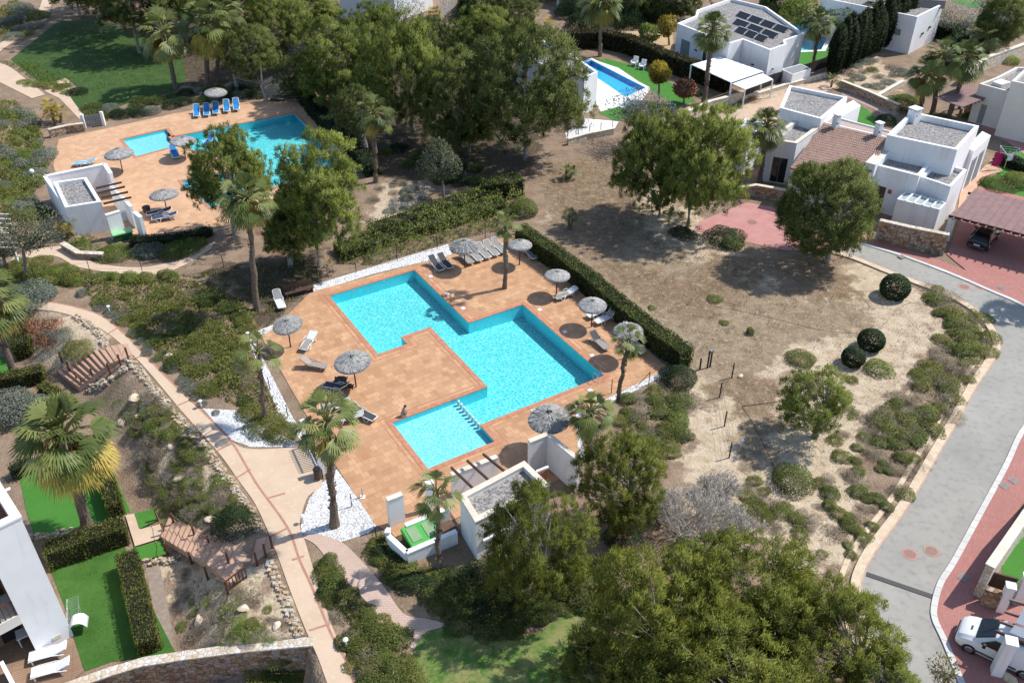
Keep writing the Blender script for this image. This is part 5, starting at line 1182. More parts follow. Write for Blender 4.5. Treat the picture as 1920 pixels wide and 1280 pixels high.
sh = bld('shed', (1486,141), 'low flat shed with grey roof beside the solar panelled villa', 'shed'); block(sh, [(1466,130),(1501,120),(1521,129),(1486,140)], 1.6, roof=M_shut, rim=.1, sink=.06)
# villa at the top edge
v = bld('villa', (1690,72), 'white villa with solar panels at the top edge behind the cypress row'); block(v, [(1540,-4),(1720,32),(1769,8),(1700,-22),(1560,-40)], 5.0)
a, b = P(1540,-4,5.0), P(1720,32,5.0); f = facing(v, a, b, .68, .88, 2.2, 3.0, 'shutter', M_shut, .1); facing(v, P(1720,32,5), P(1769,8,5), .35, .42, 2.0, 2.2, 'wall_lamp', M_black, .15); facing(v, P(1720,32,5), P(1769,8,5), .6, .67, 2.4, 2.6, 'wall_lamp', M_black, .15)
for x, y in [(1680,12),(1700,6),(1725,14)]:
    A = P(x, y, 4.65)-v.location; mb = MB(); mb.hexa([A, A+Vector((3, -.9, 0)), A+Vector((3.1, -.7, 0)), A+Vector((.1, .2, 0))], [A+Vector((.4, 1, .8)), A+Vector((3.4, .1, .8)), A+Vector((3.5, .2, .8)), A+Vector((.5, 1.1, .8))]); mb.build('solar_panel', M_panel, v)
v = bld('villa', (1075,20), 'sliver of a white house at the top edge beyond the golden palms'); block(v, [(1045,-30),(1098,-22),(1110,-45),(1060,-55)], 3.5)
# grey walled house with white facade
M_greyw = noise_mat('blue_grey_wall', (.82, .84, .87), (.78, .80, .83), .6, .85)
v = bld('house', (742,40), 'house at the top edge with pale grey wall and white marble like facade')
block(v, [P(*q, z=0) for q in [(640,36),(741,42),(752,12),(655,6)]], 7, world=True, wall_=M_greyw)
w2 = [P(*q, z=0) for q in [(742,42),(812,16),(790,-8),(725,10)]]; block(v, w2, 6.6, world=True)
M_panelw = noise_mat('grey_marble_panel', (.5, .5, .5), (.72, .72, .72), 2, .6)
for t0, z0 in [(.05,1.6),(.22,2.8),(.45,2.0),(.65,1.2),(.75,2.6),(.48,3.2),(.1,3.6)]: facing(v, w2[0], w2[1], t0, t0+.13, z0, z0+.35, 'facade_panel', M_panelw, .03)
pl_ = bld('stone_pillar_wall', (845,42), 'brown stone gate wall beside the white facade at the top edge', 'wall'); block(pl_, [P(*q, z=0) for q in [(826,42),(858,34),(862,20),(830,28)]], 3.6, world=True, wall_=M_stonel, roof=M_cope, sink=.02)
# pool villa hidden by the grove
v = bld('villa', (1118,216), 'white villa mostly hidden by the large dark pine beside the blue pool'); po = block(v, [(996,66),(1068,98),(1121,135),(1096,146),(1010,118),(968,88)], 4.4)
# villa with tiled roof: three white blocks and the tiled roof
v = bld('villa', (1475,366), 'white villa with clay tiled roof and two chimneys behind the round pine')
block(v, [(1462,202),(1540,223),(1589,182),(1480,160)], 5.4, cope=None)
block(v, [(1545,237),(1614,198),(1600,188),(1545,215)], 4.4, roof=M_white, sink=.05)
e3 = [(1441,262),(1494,270),(1541,236),(1490,226)]; block(v, e3, 4.4, cope=M_cope, rim=.35)
block(v, [(1366,250),(1404,258),(1442,231),(1398,222)], 4.0)
a, b = P(1441,262,4.4), P(1494,270,4.4); f = facing(v, a, b, .28, .80, .15, 2.75, 'window', M_glass); facing(v, a, b, .53, .55, .15, 2.75, 'mullion', M_shut, .06, parent=f); facing(v, a, b, .26, .82, 2.755, 2.85, 'lintel', M_white, .05, parent=f)
a, b = P(1366,250,4.0), P(1404,258,4.0); facing(v, a, b, .25, .75, .9, 2.2, 'window', M_glass)
R0, R1, E0, E1 = P(1544,231,5.6), P(1664,259,5.6), P(1481,315,3.7), P(1624,345,3.7)
mb = MB(); O = v.location; dn = UP*-.12
mb.hexa([q-O+dn for q in (E0, E1, R1, R0)], [q-O for q in (E0, E1, R1, R0)]); rf = mb.build('tiled_roof', M_rooftile, v)
tb = MB(); nc, nr = 30, 20
for i in range(nc):
    for j in range(nr):
        s0, s1 = j/nr, (j+1.12)/nr; u = (i+.5)/nc; s1 = min(s1, 1)
        A = E0.lerp(E1, u).lerp(R0.lerp(R1, u), s0); B = E0.lerp(E1, u).lerp(R0.lerp(R1, u), s1); sd = (E1-E0)/nc*.36; nrm = (R0-E0).cross(E1-E0).normalized()*-1
        if nrm.z < 0: nrm = -nrm
        ra, rb = nrm*.14, nrm*.10
        tb.add([A-sd-O, A-sd*.6+ra*.8-O, A+sd*.6+ra*.8-O, A+sd-O, B-sd*.8-O, B-sd*.5+rb*.7-O, B+sd*.5+rb*.7-O, B+sd*.8-O], [(0, 1, 5, 4), (1, 2, 6, 5), (2, 3, 7, 6), (3, 2, 1, 0)])
tb.build('roof_tiles', M_rooftile, rf)
wb = MB(); q = [Vector((p.x, p.y, 0))-O for p in (E0+(R0-E0)*.04, E1+(R1-E1)*.04, R1, R0)]; tt = [p-O+dn*2 for p in (E0+(R0-E0)*.04, E1+(R1-E1)*.04, R1, R0)]
wb.hexa([p-UP*.2 for p in q], tt); wb.build('gable_wall', M_white, v)
rb_ = [(1544,229),(1666,258),(1672,246),(1560,217)]; block(v, rb_, 5.3, roof=noise_mat('pinkish_roof_gravel', (.40,.30,.26), (.5,.39,.33), 6, .95), rim=.15, sink=.15)
chimney(v, (1564,247), 5.1, 1.6); chimney(v, (1642,263), 5.1, 1.6)
# tower villa
v = bld('villa', (1700,420), 'white villa with gravel roofed tower, air conditioner and white conservatory box')
tw = [(1709,209),(1836,236),(1795,281),(1663,253)]; block(v, tw, 6.4, cope=None, rim=.32, sink=.6)
f2 = [(1623,304),(1642,309),(1724,330),(1752,298),(1681,268)]; block(v, f2, 4.5, rim=.3); block(v, [(1726,331),(1783,350),(1813,318),(1756,302)], 4.2, rim=.25)
block(v, [(1623,304),(1642,309),(1683,270),(1665,264)], 4.9, roof=M_cope, rim=.05, sink=.02)
block(v, [(1826,283),(1858,254),(1842,246),(1812,276)], 4.4, roof=M_white, rim=.1, sink=.03)
chimney(v, (1711,228), 5.8, 1.2, .9)
a, b = P(1642,309,4.5), P(1724,330,4.5); f = facing(v, a, b, .17, .36, .1, 2.6, 'door', M_glass); facing(v, a, b, .15, .165, .1, 2.7, 'frame', M_white, .06, parent=f); facing(v, a, b, .42, .50, 2.1, 2.5, 'wall_plaque', plain('terracotta_plaque', (.4, .1, .07)), .05)
bx = [(1682,373),(1762,393),(1774,380),(1698,358)]; block(v, bx, 2.8, wall_=M_white, roof=plain('pale_roof_glass', (.42, .48, .47), .15, .6), rim=.12, sink=.12, wname='conservatory', rname='glass_roof')
B0 = [P(x, y, 2.8)-v.location for x, y in bx]
for i in range(1, 5):
    mb = MB(); mb.bar(B0[0].lerp(B0[1], i/5), B0[3].lerp(B0[2], i/5), .14, .12); mb.build('glazing_bar', M_white, v)
a, b = P(1858,254,4.4), P(1826,283,4.4)
for t0 in (.12, .55): facing(v, b, a, t0, t0+.3, .2, 3.2, 'opening', M_shut, .03)
ac = empty('air_conditioner', P(1676,296,4.12), ANG-rad(90), label='white air conditioner unit with black fan on the tower villa roof', cat='air conditioner'); mb = MB(); mb.box((0, 0, 0), 1.0, .45, .95); mb.build('casing', M_wplas, ac); mb = MB(); mb.tube([(-.1, -.235, .48), (-.1, -.20, .48)], .36, 14); mb.build('fan_grille', M_black, ac)
# mailboxes in the wall
for i, (x, y) in enumerate([(1733,461),(1752,468)]):
    b = P(x, y+6, 0); o = empty('mailbox', b+Vector((0, -.02, .55)), rad(-25), label=['dark mailbox set in the stone wall, farther from the carport', 'dark mailbox set in the stone wall, nearer to the carport'][i], cat='mailbox'); mb = MB(); mb.box((0, 0, 0), .8, .3, .7); mb.build('door', M_wood, o); mb = MB(); mb.box((0, -.16, .5), .4, .03, .06); mb.build('slot', M_black, o)
# carport of the dark car
cp = bld('carport', (1785,470), 'brown roofed timber carport sheltering a dark car', 'carport'); O = cp.location
Q = [P(x, y, 2.7) for x, y in [(1785,405),(1990,458),(2010,400),(1828,354)]]
mb = MB(); mb.hexa([q-O for q in Q], [q-O+UP*.05 for q in Q]); mb.build('roof', M_brownroof, cp)
d = (Q[1]-Q[0]); e = (Q[3]-Q[0])
for i in range(13):
    mb = MB(); p = Q[0]+d*((i+.3)/13); mb.bar(p-e*.06-O-UP*.09, p+e*1.03-O-UP*.09, .09, .16); mb.bar(p-e*.01-O+UP*.08, p+e*1.0-O+UP*.08, .05, .05); mb.build('rafter', M_brownroof, cp)
mb = MB(); mb.bar(Q[0]-d*.04+e*.06-O-UP*.25, Q[1]+e*.06-O-UP*.25, .16, .2); mb.bar(Q[3]-d*.04-e*.1-O-UP*.25, Q[2]-e*.1-O-UP*.25, .16, .2); mb.build('beam', M_dwood, cp)
for p in (Q[0]+e*.08, Q[3]-e*.12, Q[0]+d*.8+e*.08, Q[0]+d*.8+e*.9): mb = MB(); mb.box(Vector((p.x, p.y, -.1))-O, .45, .45, 2.45, ANG); mb.build('pillar', M_white, cp)
# brown pergola up the lane
cp = bld('carport', (1800,210), 'brown boarded pergola roof beside the far villas', 'pergola'); O = cp.location
Q = [P(x, y, 3.0) for x, y in [(1754,184),(1804,202),(1866,178),(1812,158)]]; mb = MB(); mb.hexa([q-O for q in Q], [q-O+UP*.08 for q in Q]); mb.build('roof', M_brownroof, cp)
for i in range(9): mb = MB(); t_ = (i+.5)/9; mb.bar(Q[1].lerp(Q[2], t_)+(Q[1]-Q[0])*.04-O-UP*.06, Q[0].lerp(Q[3], t_)-O-UP*.06, .1, .12); mb.build('rafter', M_dwood, cp)
for p in Q: mb = MB(); mb.box(Vector((p.x, p.y, -.1))-O, .25, .25, 2.95); mb.build('post', M_dwood, cp)
# far right villas
v = bld('villa', (1860,235), 'cream villa with skylight at the picture edge beyond the pink driveway'); M_cream = noise_mat('cream_render', (.72, .69, .62), (.66, .63, .56), .8, .85)
block(v, [(1836,157),(1899,174),(1980,150),(1935,126),(1905,126),(1866,146)], 4.4, wall_=M_cream); block(v, [(1897,152),(1990,172),(2040,140),(1925,126)], 6.2, wall_=M_cream)
q = P(1876,160,4.0)-v.location; mb = MB(); mb.box(q, 1.6, 1.2, .4, ANG); mb.build('skylight', M_white, v)
a, b = P(1836,157,4.4), P(1899,174,4.4); facing(v, a, b, .25, .42, .1, 2.3, 'door', M_shut)
# pool house of the main pool
ph = bld('pool_house', (905,1060), 'white pool house with grey gravel roof, pergola beams and a side yard')
A, B, C, D = P(862,932,3.1), P(985,868,3.1), P(1030,912,3.1), P(893,978,3.1)
po = block(ph, [(862,930),(983,866),(1030,911),(892,979)], 3.1, cope=M_cope, rim=.3, sink=.3)
a, b = P(892,979,3.1), P(1030,911,3.1); f = facing(ph, a, b, .10, .40, 1.55, 1.95, 'window', M_glass); facing(ph, a, b, .08, .42, 1.43, 1.54, 'sill', M_white, .16, parent=f)
O = ph.location
def wallpiece(root, p0, p1, z0, z1, th=.28, cope=M_white, name='wall_panel', mat=M_white):
    """free standing wall piece from p0 to p1 given on top at height z1 (pixels)"""
    a = P(*p0, z=z1); b = P(*p1, z=z1); O = root.location; mb = MB()
    mb.bar(Vector((a.x, a.y, (z0+z1)/2))-O, Vector((b.x, b.y, (z0+z1)/2))-O, th, z1-z0); w_ = mb.build(name, mat, root)
    if cope: mb = MB(); mb.bar(Vector((a.x, a.y, z1+.04))-O, Vector((b.x, b.y, z1+.04))-O, th+.06, .08); mb.build('coping', cope, w_)
    return w_
wallpiece(ph, (846,890), (932,856), -.1, 1.9, cope=M_cope)
wallpiece(ph, (992,828), (1027,814), -.1, 2.6, cope=M_cope); wallpiece(ph, (1029,816), (1085,862), -.1, 2.6, cope=M_cope)
wallpiece(ph, (725,937), (754,926), -.1, 2.2, .3, cope=M_cope)
wallpiece(ph, (797,908), (812,903), -.1, 2.2, .3)
for p, q in [((846,876),(890,918)),((876,863),(920,903)),((906,851),(952,888))]:
    mb = MB(); mb.bar(P(*p, z=2.5)-O, P(*q, z=2.75)-O, .10, .16); mb.build('beam', M_dwood, ph)
wallpiece(ph, (1007,893), (1026,877), -.1, 2.4, .12, cope=None, name='door_panel', mat=M_wood); mb = MB(); mb.bar(P(1006,884,2.45)-O, P(1028,875,2.45)-O, .14, .14); mb.build('lintel', M_white, ph)
yd = bld('yard_wall', (760,1048), 'low white walls of the small yard beside the pool house', 'wall')
for p, q, hz in [((729,1005),(762,1036),.9),((762,1036),(856,996),.9),((728,990),(726,1000),.9),((760,985),(842,952),.9)]: wallpiece(yd, p, q, -.2, hz, .25, cope=M_white, name='wall_panel')
fl = sheet('yard_floor', [ (P(*q, z=0).x, P(*q, z=0).y) for q in [(742,1020),(770,1046),(868,1000),(838,968)]], noise_mat('brown_yard_soil', (.16,.10,.08), (.12,.07,.05), 3, .95), .06, flat=True)
for i, (x, y) in enumerate([(778,1004),(806,993)]):
    o = empty('storage_box', P(x, y+14, 0.05), rad(31.7), label=['bright green lidded box in the pool house yard, nearer the outer corner', 'bright green lidded box beside the pool house wall'][i], cat='storage box')
    mb = MB(); mb.box((0, 0, 0), .95, 1.5, .55); mb.build('body', M_dgreen, o, bevel=.04); mb = MB(); mb.hexa([(-.52, -.8, .56), (.52, -.8, .56), (.52, .8, .56), (-.52, .8, .56)], [(-.48, -.74, .64), (.48, -.74, .64), (.48, .74, .86), (-.48, .74, .86)]); l_ = mb.build('lid', M_bgreen, o, bevel=.03)
    mb = MB(); mb.hexa([(-.3, -.5, .655), (.3, -.5, .655), (.3, .5, .80), (-.3, .5, .80)], [(-.3, -.5, .72), (.3, -.5, .72), (.3, .5, .86), (-.3, .5, .86)]); mb.build('lid_inset', plain('pale_green_inset', (.25, .38, .2)), l_)
# far pool house
ph = bld('pool_house', (135,440), 'white pool house with pale gravel roof and four brown beams at the far pool'); O = ph.location
block(ph, [(100,341),(162,332),(190,378),(122,389)], 2.9, rim=.3, sink=.3, cope=None)
wallpiece(ph, (84,331), (196,308), -.1, 2.6, .3); wallpiece(ph, (196,308), (208,326), -.1, 2.6, .3); wallpiece(ph, (84,331), (124,388), -.1, 2.6, .25)
wallpiece(ph, (206,346), (246,388), -.1, 2.2, .25, cope=M_white); wallpiece(ph, (252,398), (264,408), -.1, 2.2, .3); wallpiece(ph, (198,404), (224,396), -.1, 2.4, .3); wallpiece(ph, (222,400), (250,392), -.1, .9, .3)
for p, q in [((180,353),(228,342)),((184,362),(234,350)),((190,371),(240,360)),((194,382),(246,370))]: mb = MB(); mb.bar(P(*p, z=2.7)-O, P(*q, z=2.5)-O, .11, .18); mb.build('beam', M_dwood, ph)
o = empty('storage_box', P(232,448,0), ANG, label='green tarpaulin covered box below the far pool house', cat='storage box'); mb = MB(); mb.box((0, 0, 0), 1.6, .7, .6); mb.build('body', M_dgreen, o); mb = MB(); mb.box((0, 0, .605), 1.8, .8, .18); mb.build('lid', plain('pale_green_cover', (.3, .6, .3)), o, bevel=.06)
# block of flats at the left edge
cb = P(139,1192,ZG); ct = top(cb, 62, 970); zt = ct.z
fl = empty('apartment_block', cb, label='white apartment block with brown balcony and sun terrace at the picture edge', cat='building'); O = fl.location
pl2 = P(-90,1032,zt); pb2 = P(-12,800,zt); dl = (Vector((pl2.x, pl2.y, 0))-Vector((cb.x, cb.y, 0))).normalized(); db = Vector((-dl.y, dl.x, 0));
if db.y < 0: db = -db
c0 = Vector((cb.x, cb.y, 0)); poly = [c0, c0+dl*9, c0+dl*9+db*9, c0+db*9]
def tpar(px, py, zz):      # metres along the front wall from its corner
    q = P(px, py, zz); return (Vector((q.x, q.y, 0))-c0).dot(dl)
t1 = 1.9; b0, b1 = ZG-.3, zt; hh = zt-ZG
def fbox(name, u0, u1, d0, d1, z0, z1, mat, parent=None):
    mb = MB(); q = [c0+dl*u0+db*d0, c0+dl*u1+db*d0, c0+dl*u1+db*d1, c0+dl*u0+db*d1]; mb.hexa([Vector((p.x, p.y, z0))-O for p in q], [Vector((p.x, p.y, z1))-O for p in q]); return mb.build(name, mat, parent or fl)
zl = ZG+hh*.44; zs = ZG+hh*.36; zf = ZG+hh*.72
fbox('wall', 0, t1, 0, .35, b0, zt, M_white); fbox('wall', t1, 9, 0, .35, zf, zt, M_white); fbox('wall', 0, .35, .35, 9, b0, zt, M_white); fbox('wall', .35, 9, 1.9, 2.1, b0, zt-1.4, noise_mat('brown_inner_wall', (.24, .11, .06), (.3, .15, .09), 1, .8)); fbox('wall', 5, 9, .35, 1.9, b0, zf, M_white)
fbox('balcony_slab', t1, 6, .0, 1.9, zs-.55, zs+.12, M_cream); fbox('roof_terrace', .35, 9, .35, 9, zt-1.35, zt-1.2, plain('red_brown_roof_tiles', (.2, .08, .05), .8)); fbox('roof_block', 1.1, 9, 2.6, 9, zt-1.19, zt-.35, M_white); fbox('upper_ceiling', t1, 6, .36, 1.89, zf+.0, zf+.2, M_white)
rl = fbox('railing', t1, 6, .05, .11, zs+1.05, zs+1.13, M_wood)
for i in range(16): fbox('baluster', t1+.05+i*.25, t1+.11+i*.25, .06, .10, zs+.12, zs+1.05, M_wood, rl)
fbox('window', 2.0, 3.0, 1.84, 1.895, b0+.5, zs-.7, M_glass); fbox('window', 2.0, 3.0, 1.84, 1.895, zs+.2, zf-.2, M_glass); fbox('coping', -.05, 9, -.05, .40, zt+.003, zt+.12, M_white); fbox('coping', -.05, .40, .405, 9, zt+.003, zt+.12, M_white)
fbox('wall_vent', .55, 1.0, -.03, .05, ZG+.5, ZG+.75, M_cope); fbox('terrace_wall', 3.4, 3.6, -4.5, -.02, ZG-.1, ZG+1.1, M_white); fbox('rain_spout', -.35, -.052, 3.0, 3.1, zt-.5, zt-.4, M_white); fbox('rain_spout', -.35, -.052, 6.0, 6.1, zt-.5, zt-.4, M_white)
tbl = empty('terrace_table', P(54,1200,ZG+.08), ANG, label='white table in the shaded ground floor opening', cat='table'); mb = MB(); mb.box((0, 0, .7), .9, .7, .05); mb.build('top', M_wplas, tbl)
for sx in (-1, 1):
    for sy in (-1, 1): mb = MB(); mb.box((sx*.38, sy*.28, 0), .06, .06, .7); mb.build('leg', M_wplas, tbl)
# ------------------------------------------------------------------ parasols
def thatch_cap(R, hgt, seed, shaggy=0.0):
    g = np.random.default_rng(seed); n = 2600; az = g.uniform(0, 2*np.pi, n); s = g.uniform(.03, 1, n)**.6
    rr = s*R*.97; C = np.stack([np.cos(az)*rr*.75, np.sin(az)*rr*.75, hgt*(1-s*.75)+.02+.03*g.random(n)], 1)
    D = unit(np.stack([np.cos(az+g.normal(0, .12, n)), np.sin(az+g.normal(0, .12, n)), -hgt/R+g.normal(0, .05+shaggy, n)], 1))
    L = g.uniform(.22, .38, n)*R; W = np.full(n, .045*R)
    lim = (R*(1.0+.08*shaggy*8)-np.hypot(C[:, 0], C[:, 1]))*1.02; L = np.minimum(L, np.maximum(lim, .05))
    return leaves('thatch_reeds', C, D, L, W, np.clip(g.normal(.5, .22, n), 0, 1), leaf_mat('grey_reeds', [(.17, .165, .155), (.38, .37, .35), (.62, .60, .56)], 0, .95), R=np.tile([[0, 0, 1.0]], (n, 1)))
THC = [thatch_cap(1, .42, 3, 0), thatch_cap(1, .5, 4, .12)]
cone = MB(); N = 22; cone.add([(0, 0, .40)]+[(math.cos(6.2832*i/N)*.97, math.sin(6.2832*i/N)*.97, 0) for i in range(N)]+[(0, 0, .30)], [(0, 1+i, 1+(i+1) % N) for i in range(N)]+[(N+1, 1+(i+1) % N, 1+i) for i in range(N)])
CONE = cone.mesh('thatch_cone', M_thatch)
def parasol(base, cap, R, label, kind=0, tilt=0, dark=False):
    b = P(*base); c = top(b, *cap); root = empty('thatched_parasol', b, label=label, cat='parasol', group='thatched parasols'); hz = c.z-b.z; lean = Vector((c.x-b.x, 0, hz))
    mb = MB(); mb.tube([(0, 0, -.05), lean+UP*.25], [.055, .045], 8); mb.build('pole', M_wood if kind == 0 else M_dwood, root)
    cp = obj('canopy', CONE, lean-UP*.12, 0, (R, R, R), root); q_ = random.Random(base[0]); cp.rotation_euler = (rad(tilt+q_.uniform(-3, 3)), rad(q_.uniform(-3, 3)), q_.uniform(0, 6.28)); cp.scale = (R*q_.uniform(.96, 1.04), R*q_.uniform(.96, 1.04), R*q_.uniform(.85, 1.15)); obj('reeds', THC[kind], (0, 0, .02), 0, 1, cp)
    mb = MB(); mb.tube([(0, 0, .36), (0, 0, .52)], [.10, .03], 8); mb.build('cap', M_thatch, cp)
    for k in range(8): mb = MB(); a = k*.7854; mb.bar((0, 0, .26), (math.cos(a)*.93, math.sin(a)*.93, -.015), .025, .025); mb.build('rib', M_dwood, cp)
for bp, cpx, r, k, tl, l in [((872,503),(870,462),1.28,1,0,'shaggy grey parasol above the row of white loungers'),((974,497),(975,458),1.06,0,0,'neat round parasol behind the single palm in the paving'),((1043,554),(1045,515),1.06,0,0,'parasol beside the lone white lounger by the hedge'),
    ((1109,613),(1111,571),1.10,0,0,'parasol over the two white loungers by the hedge'),((1172,672),(1178,621),1.15,1,0,'parasol behind the palm at the end of the hedge'),((545,651),(539,607),1.12,0,10,'parasol beside the white lounger at the shaded end of the main pool'),
    ((668,726),(661,677),1.32,0,0,'large parasol between the taupe lounger and the pool corner'),((1026,842),(1030,784),1.42,1,0,'biggest shaggy parasol beside the pool house walls'),
    ((411,206),(404,173),1.38,0,0,'parasol over the row of blue loungers on the far terrace'),((348,297),(343,264),1.38,0,0,'parasol at the wading corner of the far pool'),((230,322),(223,288),1.5,0,0,'parasol behind the far pool house'),((313,398),(307,364),1.4,0,0,'parasol over the two navy loungers on the far terrace'),((622,312),(619,282),1.3,0,0,'parasol half hidden by the pines at the far pool')]:
    parasol(bp, cpx, r, l, k, tl)
# ------------------------------------------------------------------ loungers: origin under the middle, head towards +x
def lounger_parts(frame, sling, head, raised=42, flat=False):
    out = []; mb = MB()
    for s in (-1, 1): mb.tube([(-.98, s*.30, .30), (-.3, s*.31, .36), (.30, s*.31, .34)], .035, 6)
    mb.tube([(-.98, -.30, .30), (-.98, .30, .30)], .035, 6); mb.tube([(.30, -.31, .34), (.30, .31, .34)], .03, 6); out.append(('frame', mb.mesh('lounger_frame', frame, True)))
    mb = MB(); mb.hexa([(-.95, -.28, .30), (.28, -.29, .345), (.28, .29, .345), (-.95, .28, .30)], [(-.95, -.28, .335), (.28, -.29, .375), (.28, .29, .375), (-.95, .28, .335)]); out.append(('seat', mb.mesh('lounger_seat', sling)))
    a = rad(raised); dx, dz = math.cos(a)*.78, math.sin(a)*.78; mb = MB(); nx_, nz_ = -math.sin(a)*.03, math.cos(a)*.03
    mb.hexa([(.30, -.28, .35), (.30+dx, -.27, .35+dz), (.30+dx, .27, .35+dz), (.30, .28, .35)], [(.30+nx_, -.28, .35+nz_), (.30+dx+nx_, -.27, .35+dz+nz_), (.30+dx+nx_, .27, .35+dz+nz_), (.30+nx_, .28, .35+nz_)]); out.append(('backrest', mb.mesh('lounger_back', head)))
    mb = MB(); mb.tube([(.30, -.31, .35), (.30+dx, -.30, .35+dz), (.36+dx, -.2, .38+dz), (.36+dx, .2, .38+dz), (.30+dx, .30, .35+dz), (.30, .31, .35)], .032, 6); out.append(('back_frame', mb.mesh('lounger_back_frame', frame, True)))
    for s in (-1, 1):
        mb = MB(); mb.tube([(-.72, s*.31, .33), (-.52, s*.33, .02), (-.36, s*.33, .02), (-.22, s*.32, .35)], .032, 6); out.append(('leg', mb.mesh('lounger_leg', frame, True)))
        mb = MB(); mb.tube([(.42, s*.31, .32), (.62, s*.33, .02), (.80, s*.33, .02), (.62, s*.32, .34)], .032, 6); out.append(('leg', mb.mesh('lounger_leg', frame, True)))
        mb = MB(); mb.tube([(-.12, s*.32, .36), (.02, s*.35, .52), (.38, s*.35, .54), (.52, s*.33, .40)], .026, 6); out.append(('armrest', mb.mesh('lounger_arm', frame, True)))
    return out
LP = {'white': lounger_parts(M_wplas, M_sling, M_wplas, 20), 'whiteup': lounger_parts(M_wplas, M_wplas, M_sling, 52), 'dark': lounger_parts(M_wplas, M_dsling, M_dsling, 38), 'taupe': lounger_parts(M_beige, M_beige, M_beige, 40), 'blue': lounger_parts(M_wplas, M_blue, M_blue, 45), 'navy': lounger_parts(M_wplas, M_navy, M_navy, 12), 'pale': lounger_parts(M_wplas, M_lblue, M_lblue, 15), 'brown': lounger_parts(M_beige, M_sling, M_dsling, 30), 'greyup': lounger_parts(M_wplas, M_sling, M_sling, 40)}
def lounger(px, ang, kind, label, sc=1.0, towel=None):
    b = P(*px); b = Vector((b.x, b.y, b.z+.035)); root = empty('sun_lounger', b, rad(ang), label=label, cat='sun lounger', group='sun loungers')
    for n, me in LP[kind]: obj(n, me, parent=root)
    root.scale = (sc,)*3
    if towel:
        t_ = bpy.data.objects.new('towel', TOW[towel]); link(t_); t_.matrix_world = Matrix.Translation(b+UP*0)@Matrix.Rotation(rad(ang), 4, 'Z'); tag(t_, {'dark': 'dark towel lying on the '+label.split(' ', 1)[0]+' lounger '+label[-32:].strip(), }.get(towel), 'towel')
g_ = np.random.default_rng(4)
def gridcloth(fx, nx_=9, ny_=7, mat=M_dsling):
    mb = MB(); vs = [fx(i/(nx_-1), j/(ny_-1)) for j in range(ny_) for i in range(nx_)]; mb.add(vs, [(j*nx_+i, j*nx_+i+1, (j+1)*nx_+i+1, (j+1)*nx_+i) for j in range(ny_-1) for i in range(nx_-1)])
    me = mb.mesh('cloth', mat, True); return me
lounger((818,503),122,'dark','dark sling lounger of the pair by the pool corner, nearer the water')
lounger((835,499),122,'dark','dark sling lounger of the pair by the pool corner, nearer the parasol')
for i, (x, y) in enumerate([(874,490),(890,485),(906,480),(921,475),(936,470)]):
    lounger((x,y),122,'brown' if i == 0 else 'greyup',['lounger under the edge of the shaggy parasol, first of the row','white lounger second in the row from the shaggy parasol','white lounger in the middle of the row of five','white lounger fourth in the row from the shaggy parasol','white lounger at the palm end of the row'][i])
lounger((994,481),116,'greyup','grey and white lounger between a parasol and the hedge')
lounger((1060,558),33,'white','lone white lounger with flat back beside the hedge')
lounger((1120,592),33,'whiteup','white lounger half covered by its parasol')
lounger((1135,603),33,'whiteup','white lounger with raised back next to the half covered one')
lounger((1124,648),122,'brown','brown lounger with a bag left on its back by the pool')
lounger((1188,656),130,'white','white lounger in the shade of the hedge end')
lounger((579,648),75,'white','white lounger with flat back at the shaded end of the pool')
lounger((590,690),168,'taupe','taupe lounger standing alone in the sun')
lounger((525,572),115,'whiteup','white reclining chair in the tree shade by the dark bench')
lounger((632,732),-20,'dark','dark lounger draped with towels behind the thick palm')
lounger((628,768),15,'white','white lounger under the fronds of the thick palm, upper one')
lounger((652,790),10,'white','white lounger under the fronds of the thick palm, lower one')
lounger((682,783),150,'dark','white framed lounger with dark sling beside the thick palm, nearest the child')
for i, (x, y) in enumerate([(370,217),(389,215),(406,212),(426,208),(444,205)]):
    lounger((x,y),104,'blue',['blue lounger at the hedge end of the row of five','blue lounger second in the row of five','blue lounger under the parasol of the row','blue lounger fourth in the row of five','blue lounger at the pine end of the row'][i],1.1)
lounger((329,294),118,'blue','blue lounger beside the wading corner parasol',1.1)
lounger((394,269),80,'blue','blue lounger on the narrow edge of the far pool',1.1)
lounger((160,311),12,'pale','pale blue lounger behind the far pool house wall',1.1)
lounger((299,404),20,'navy','navy lounger under its parasol on the far terrace',1.1)
lounger((309,413),20,'navy','navy lounger in the sun beside the shaded navy one',1.1)
lounger((365,352),30,'blue','blue lounger glimpsed through the pine on the far terrace',1.1)
# white padded loungers of the flats
def padded(px, ang, label):
    b = P(*px); root = empty('sun_lounger', b+UP*.1, rad(ang), label=label, cat='sun lounger', group='white padded loungers')
    mb = MB(); mb.box((-.35, 0, .32), 1.25, .62, .08); mb.build('seat', M_cloth, root, bevel=.03); mb = MB(); mb.hexa([(.3, -.31, .32), (1.0, -.31, .62), (1.0, .31, .62), (.3, .31, .32)], [(.28, -.31, .40), (.97, -.31, .70), (.97, .31, .70), (.28, .31, .40)]); mb.build('backrest', M_cloth, root, bevel=.02)
    for s in (-1, 1):
        mb = MB(); mb.tube([(-.98, s*.34, .3), (-.6, s*.35, .38), (.2, s*.35, .42), (.8, s*.35, .30)], .03, 6); mb.build('side_rail', M_wplas, root)
        for x in (-.8, .5): mb = MB(); mb.box((x, s*.33, 0), .06, .06, .34); mb.build('leg', M_wplas, root)
padded((95,1232),17,'white padded lounger on the timber terrace, nearer the building'); padded((100,1262),17,'white padded lounger on the timber terrace, nearer the stone wall')
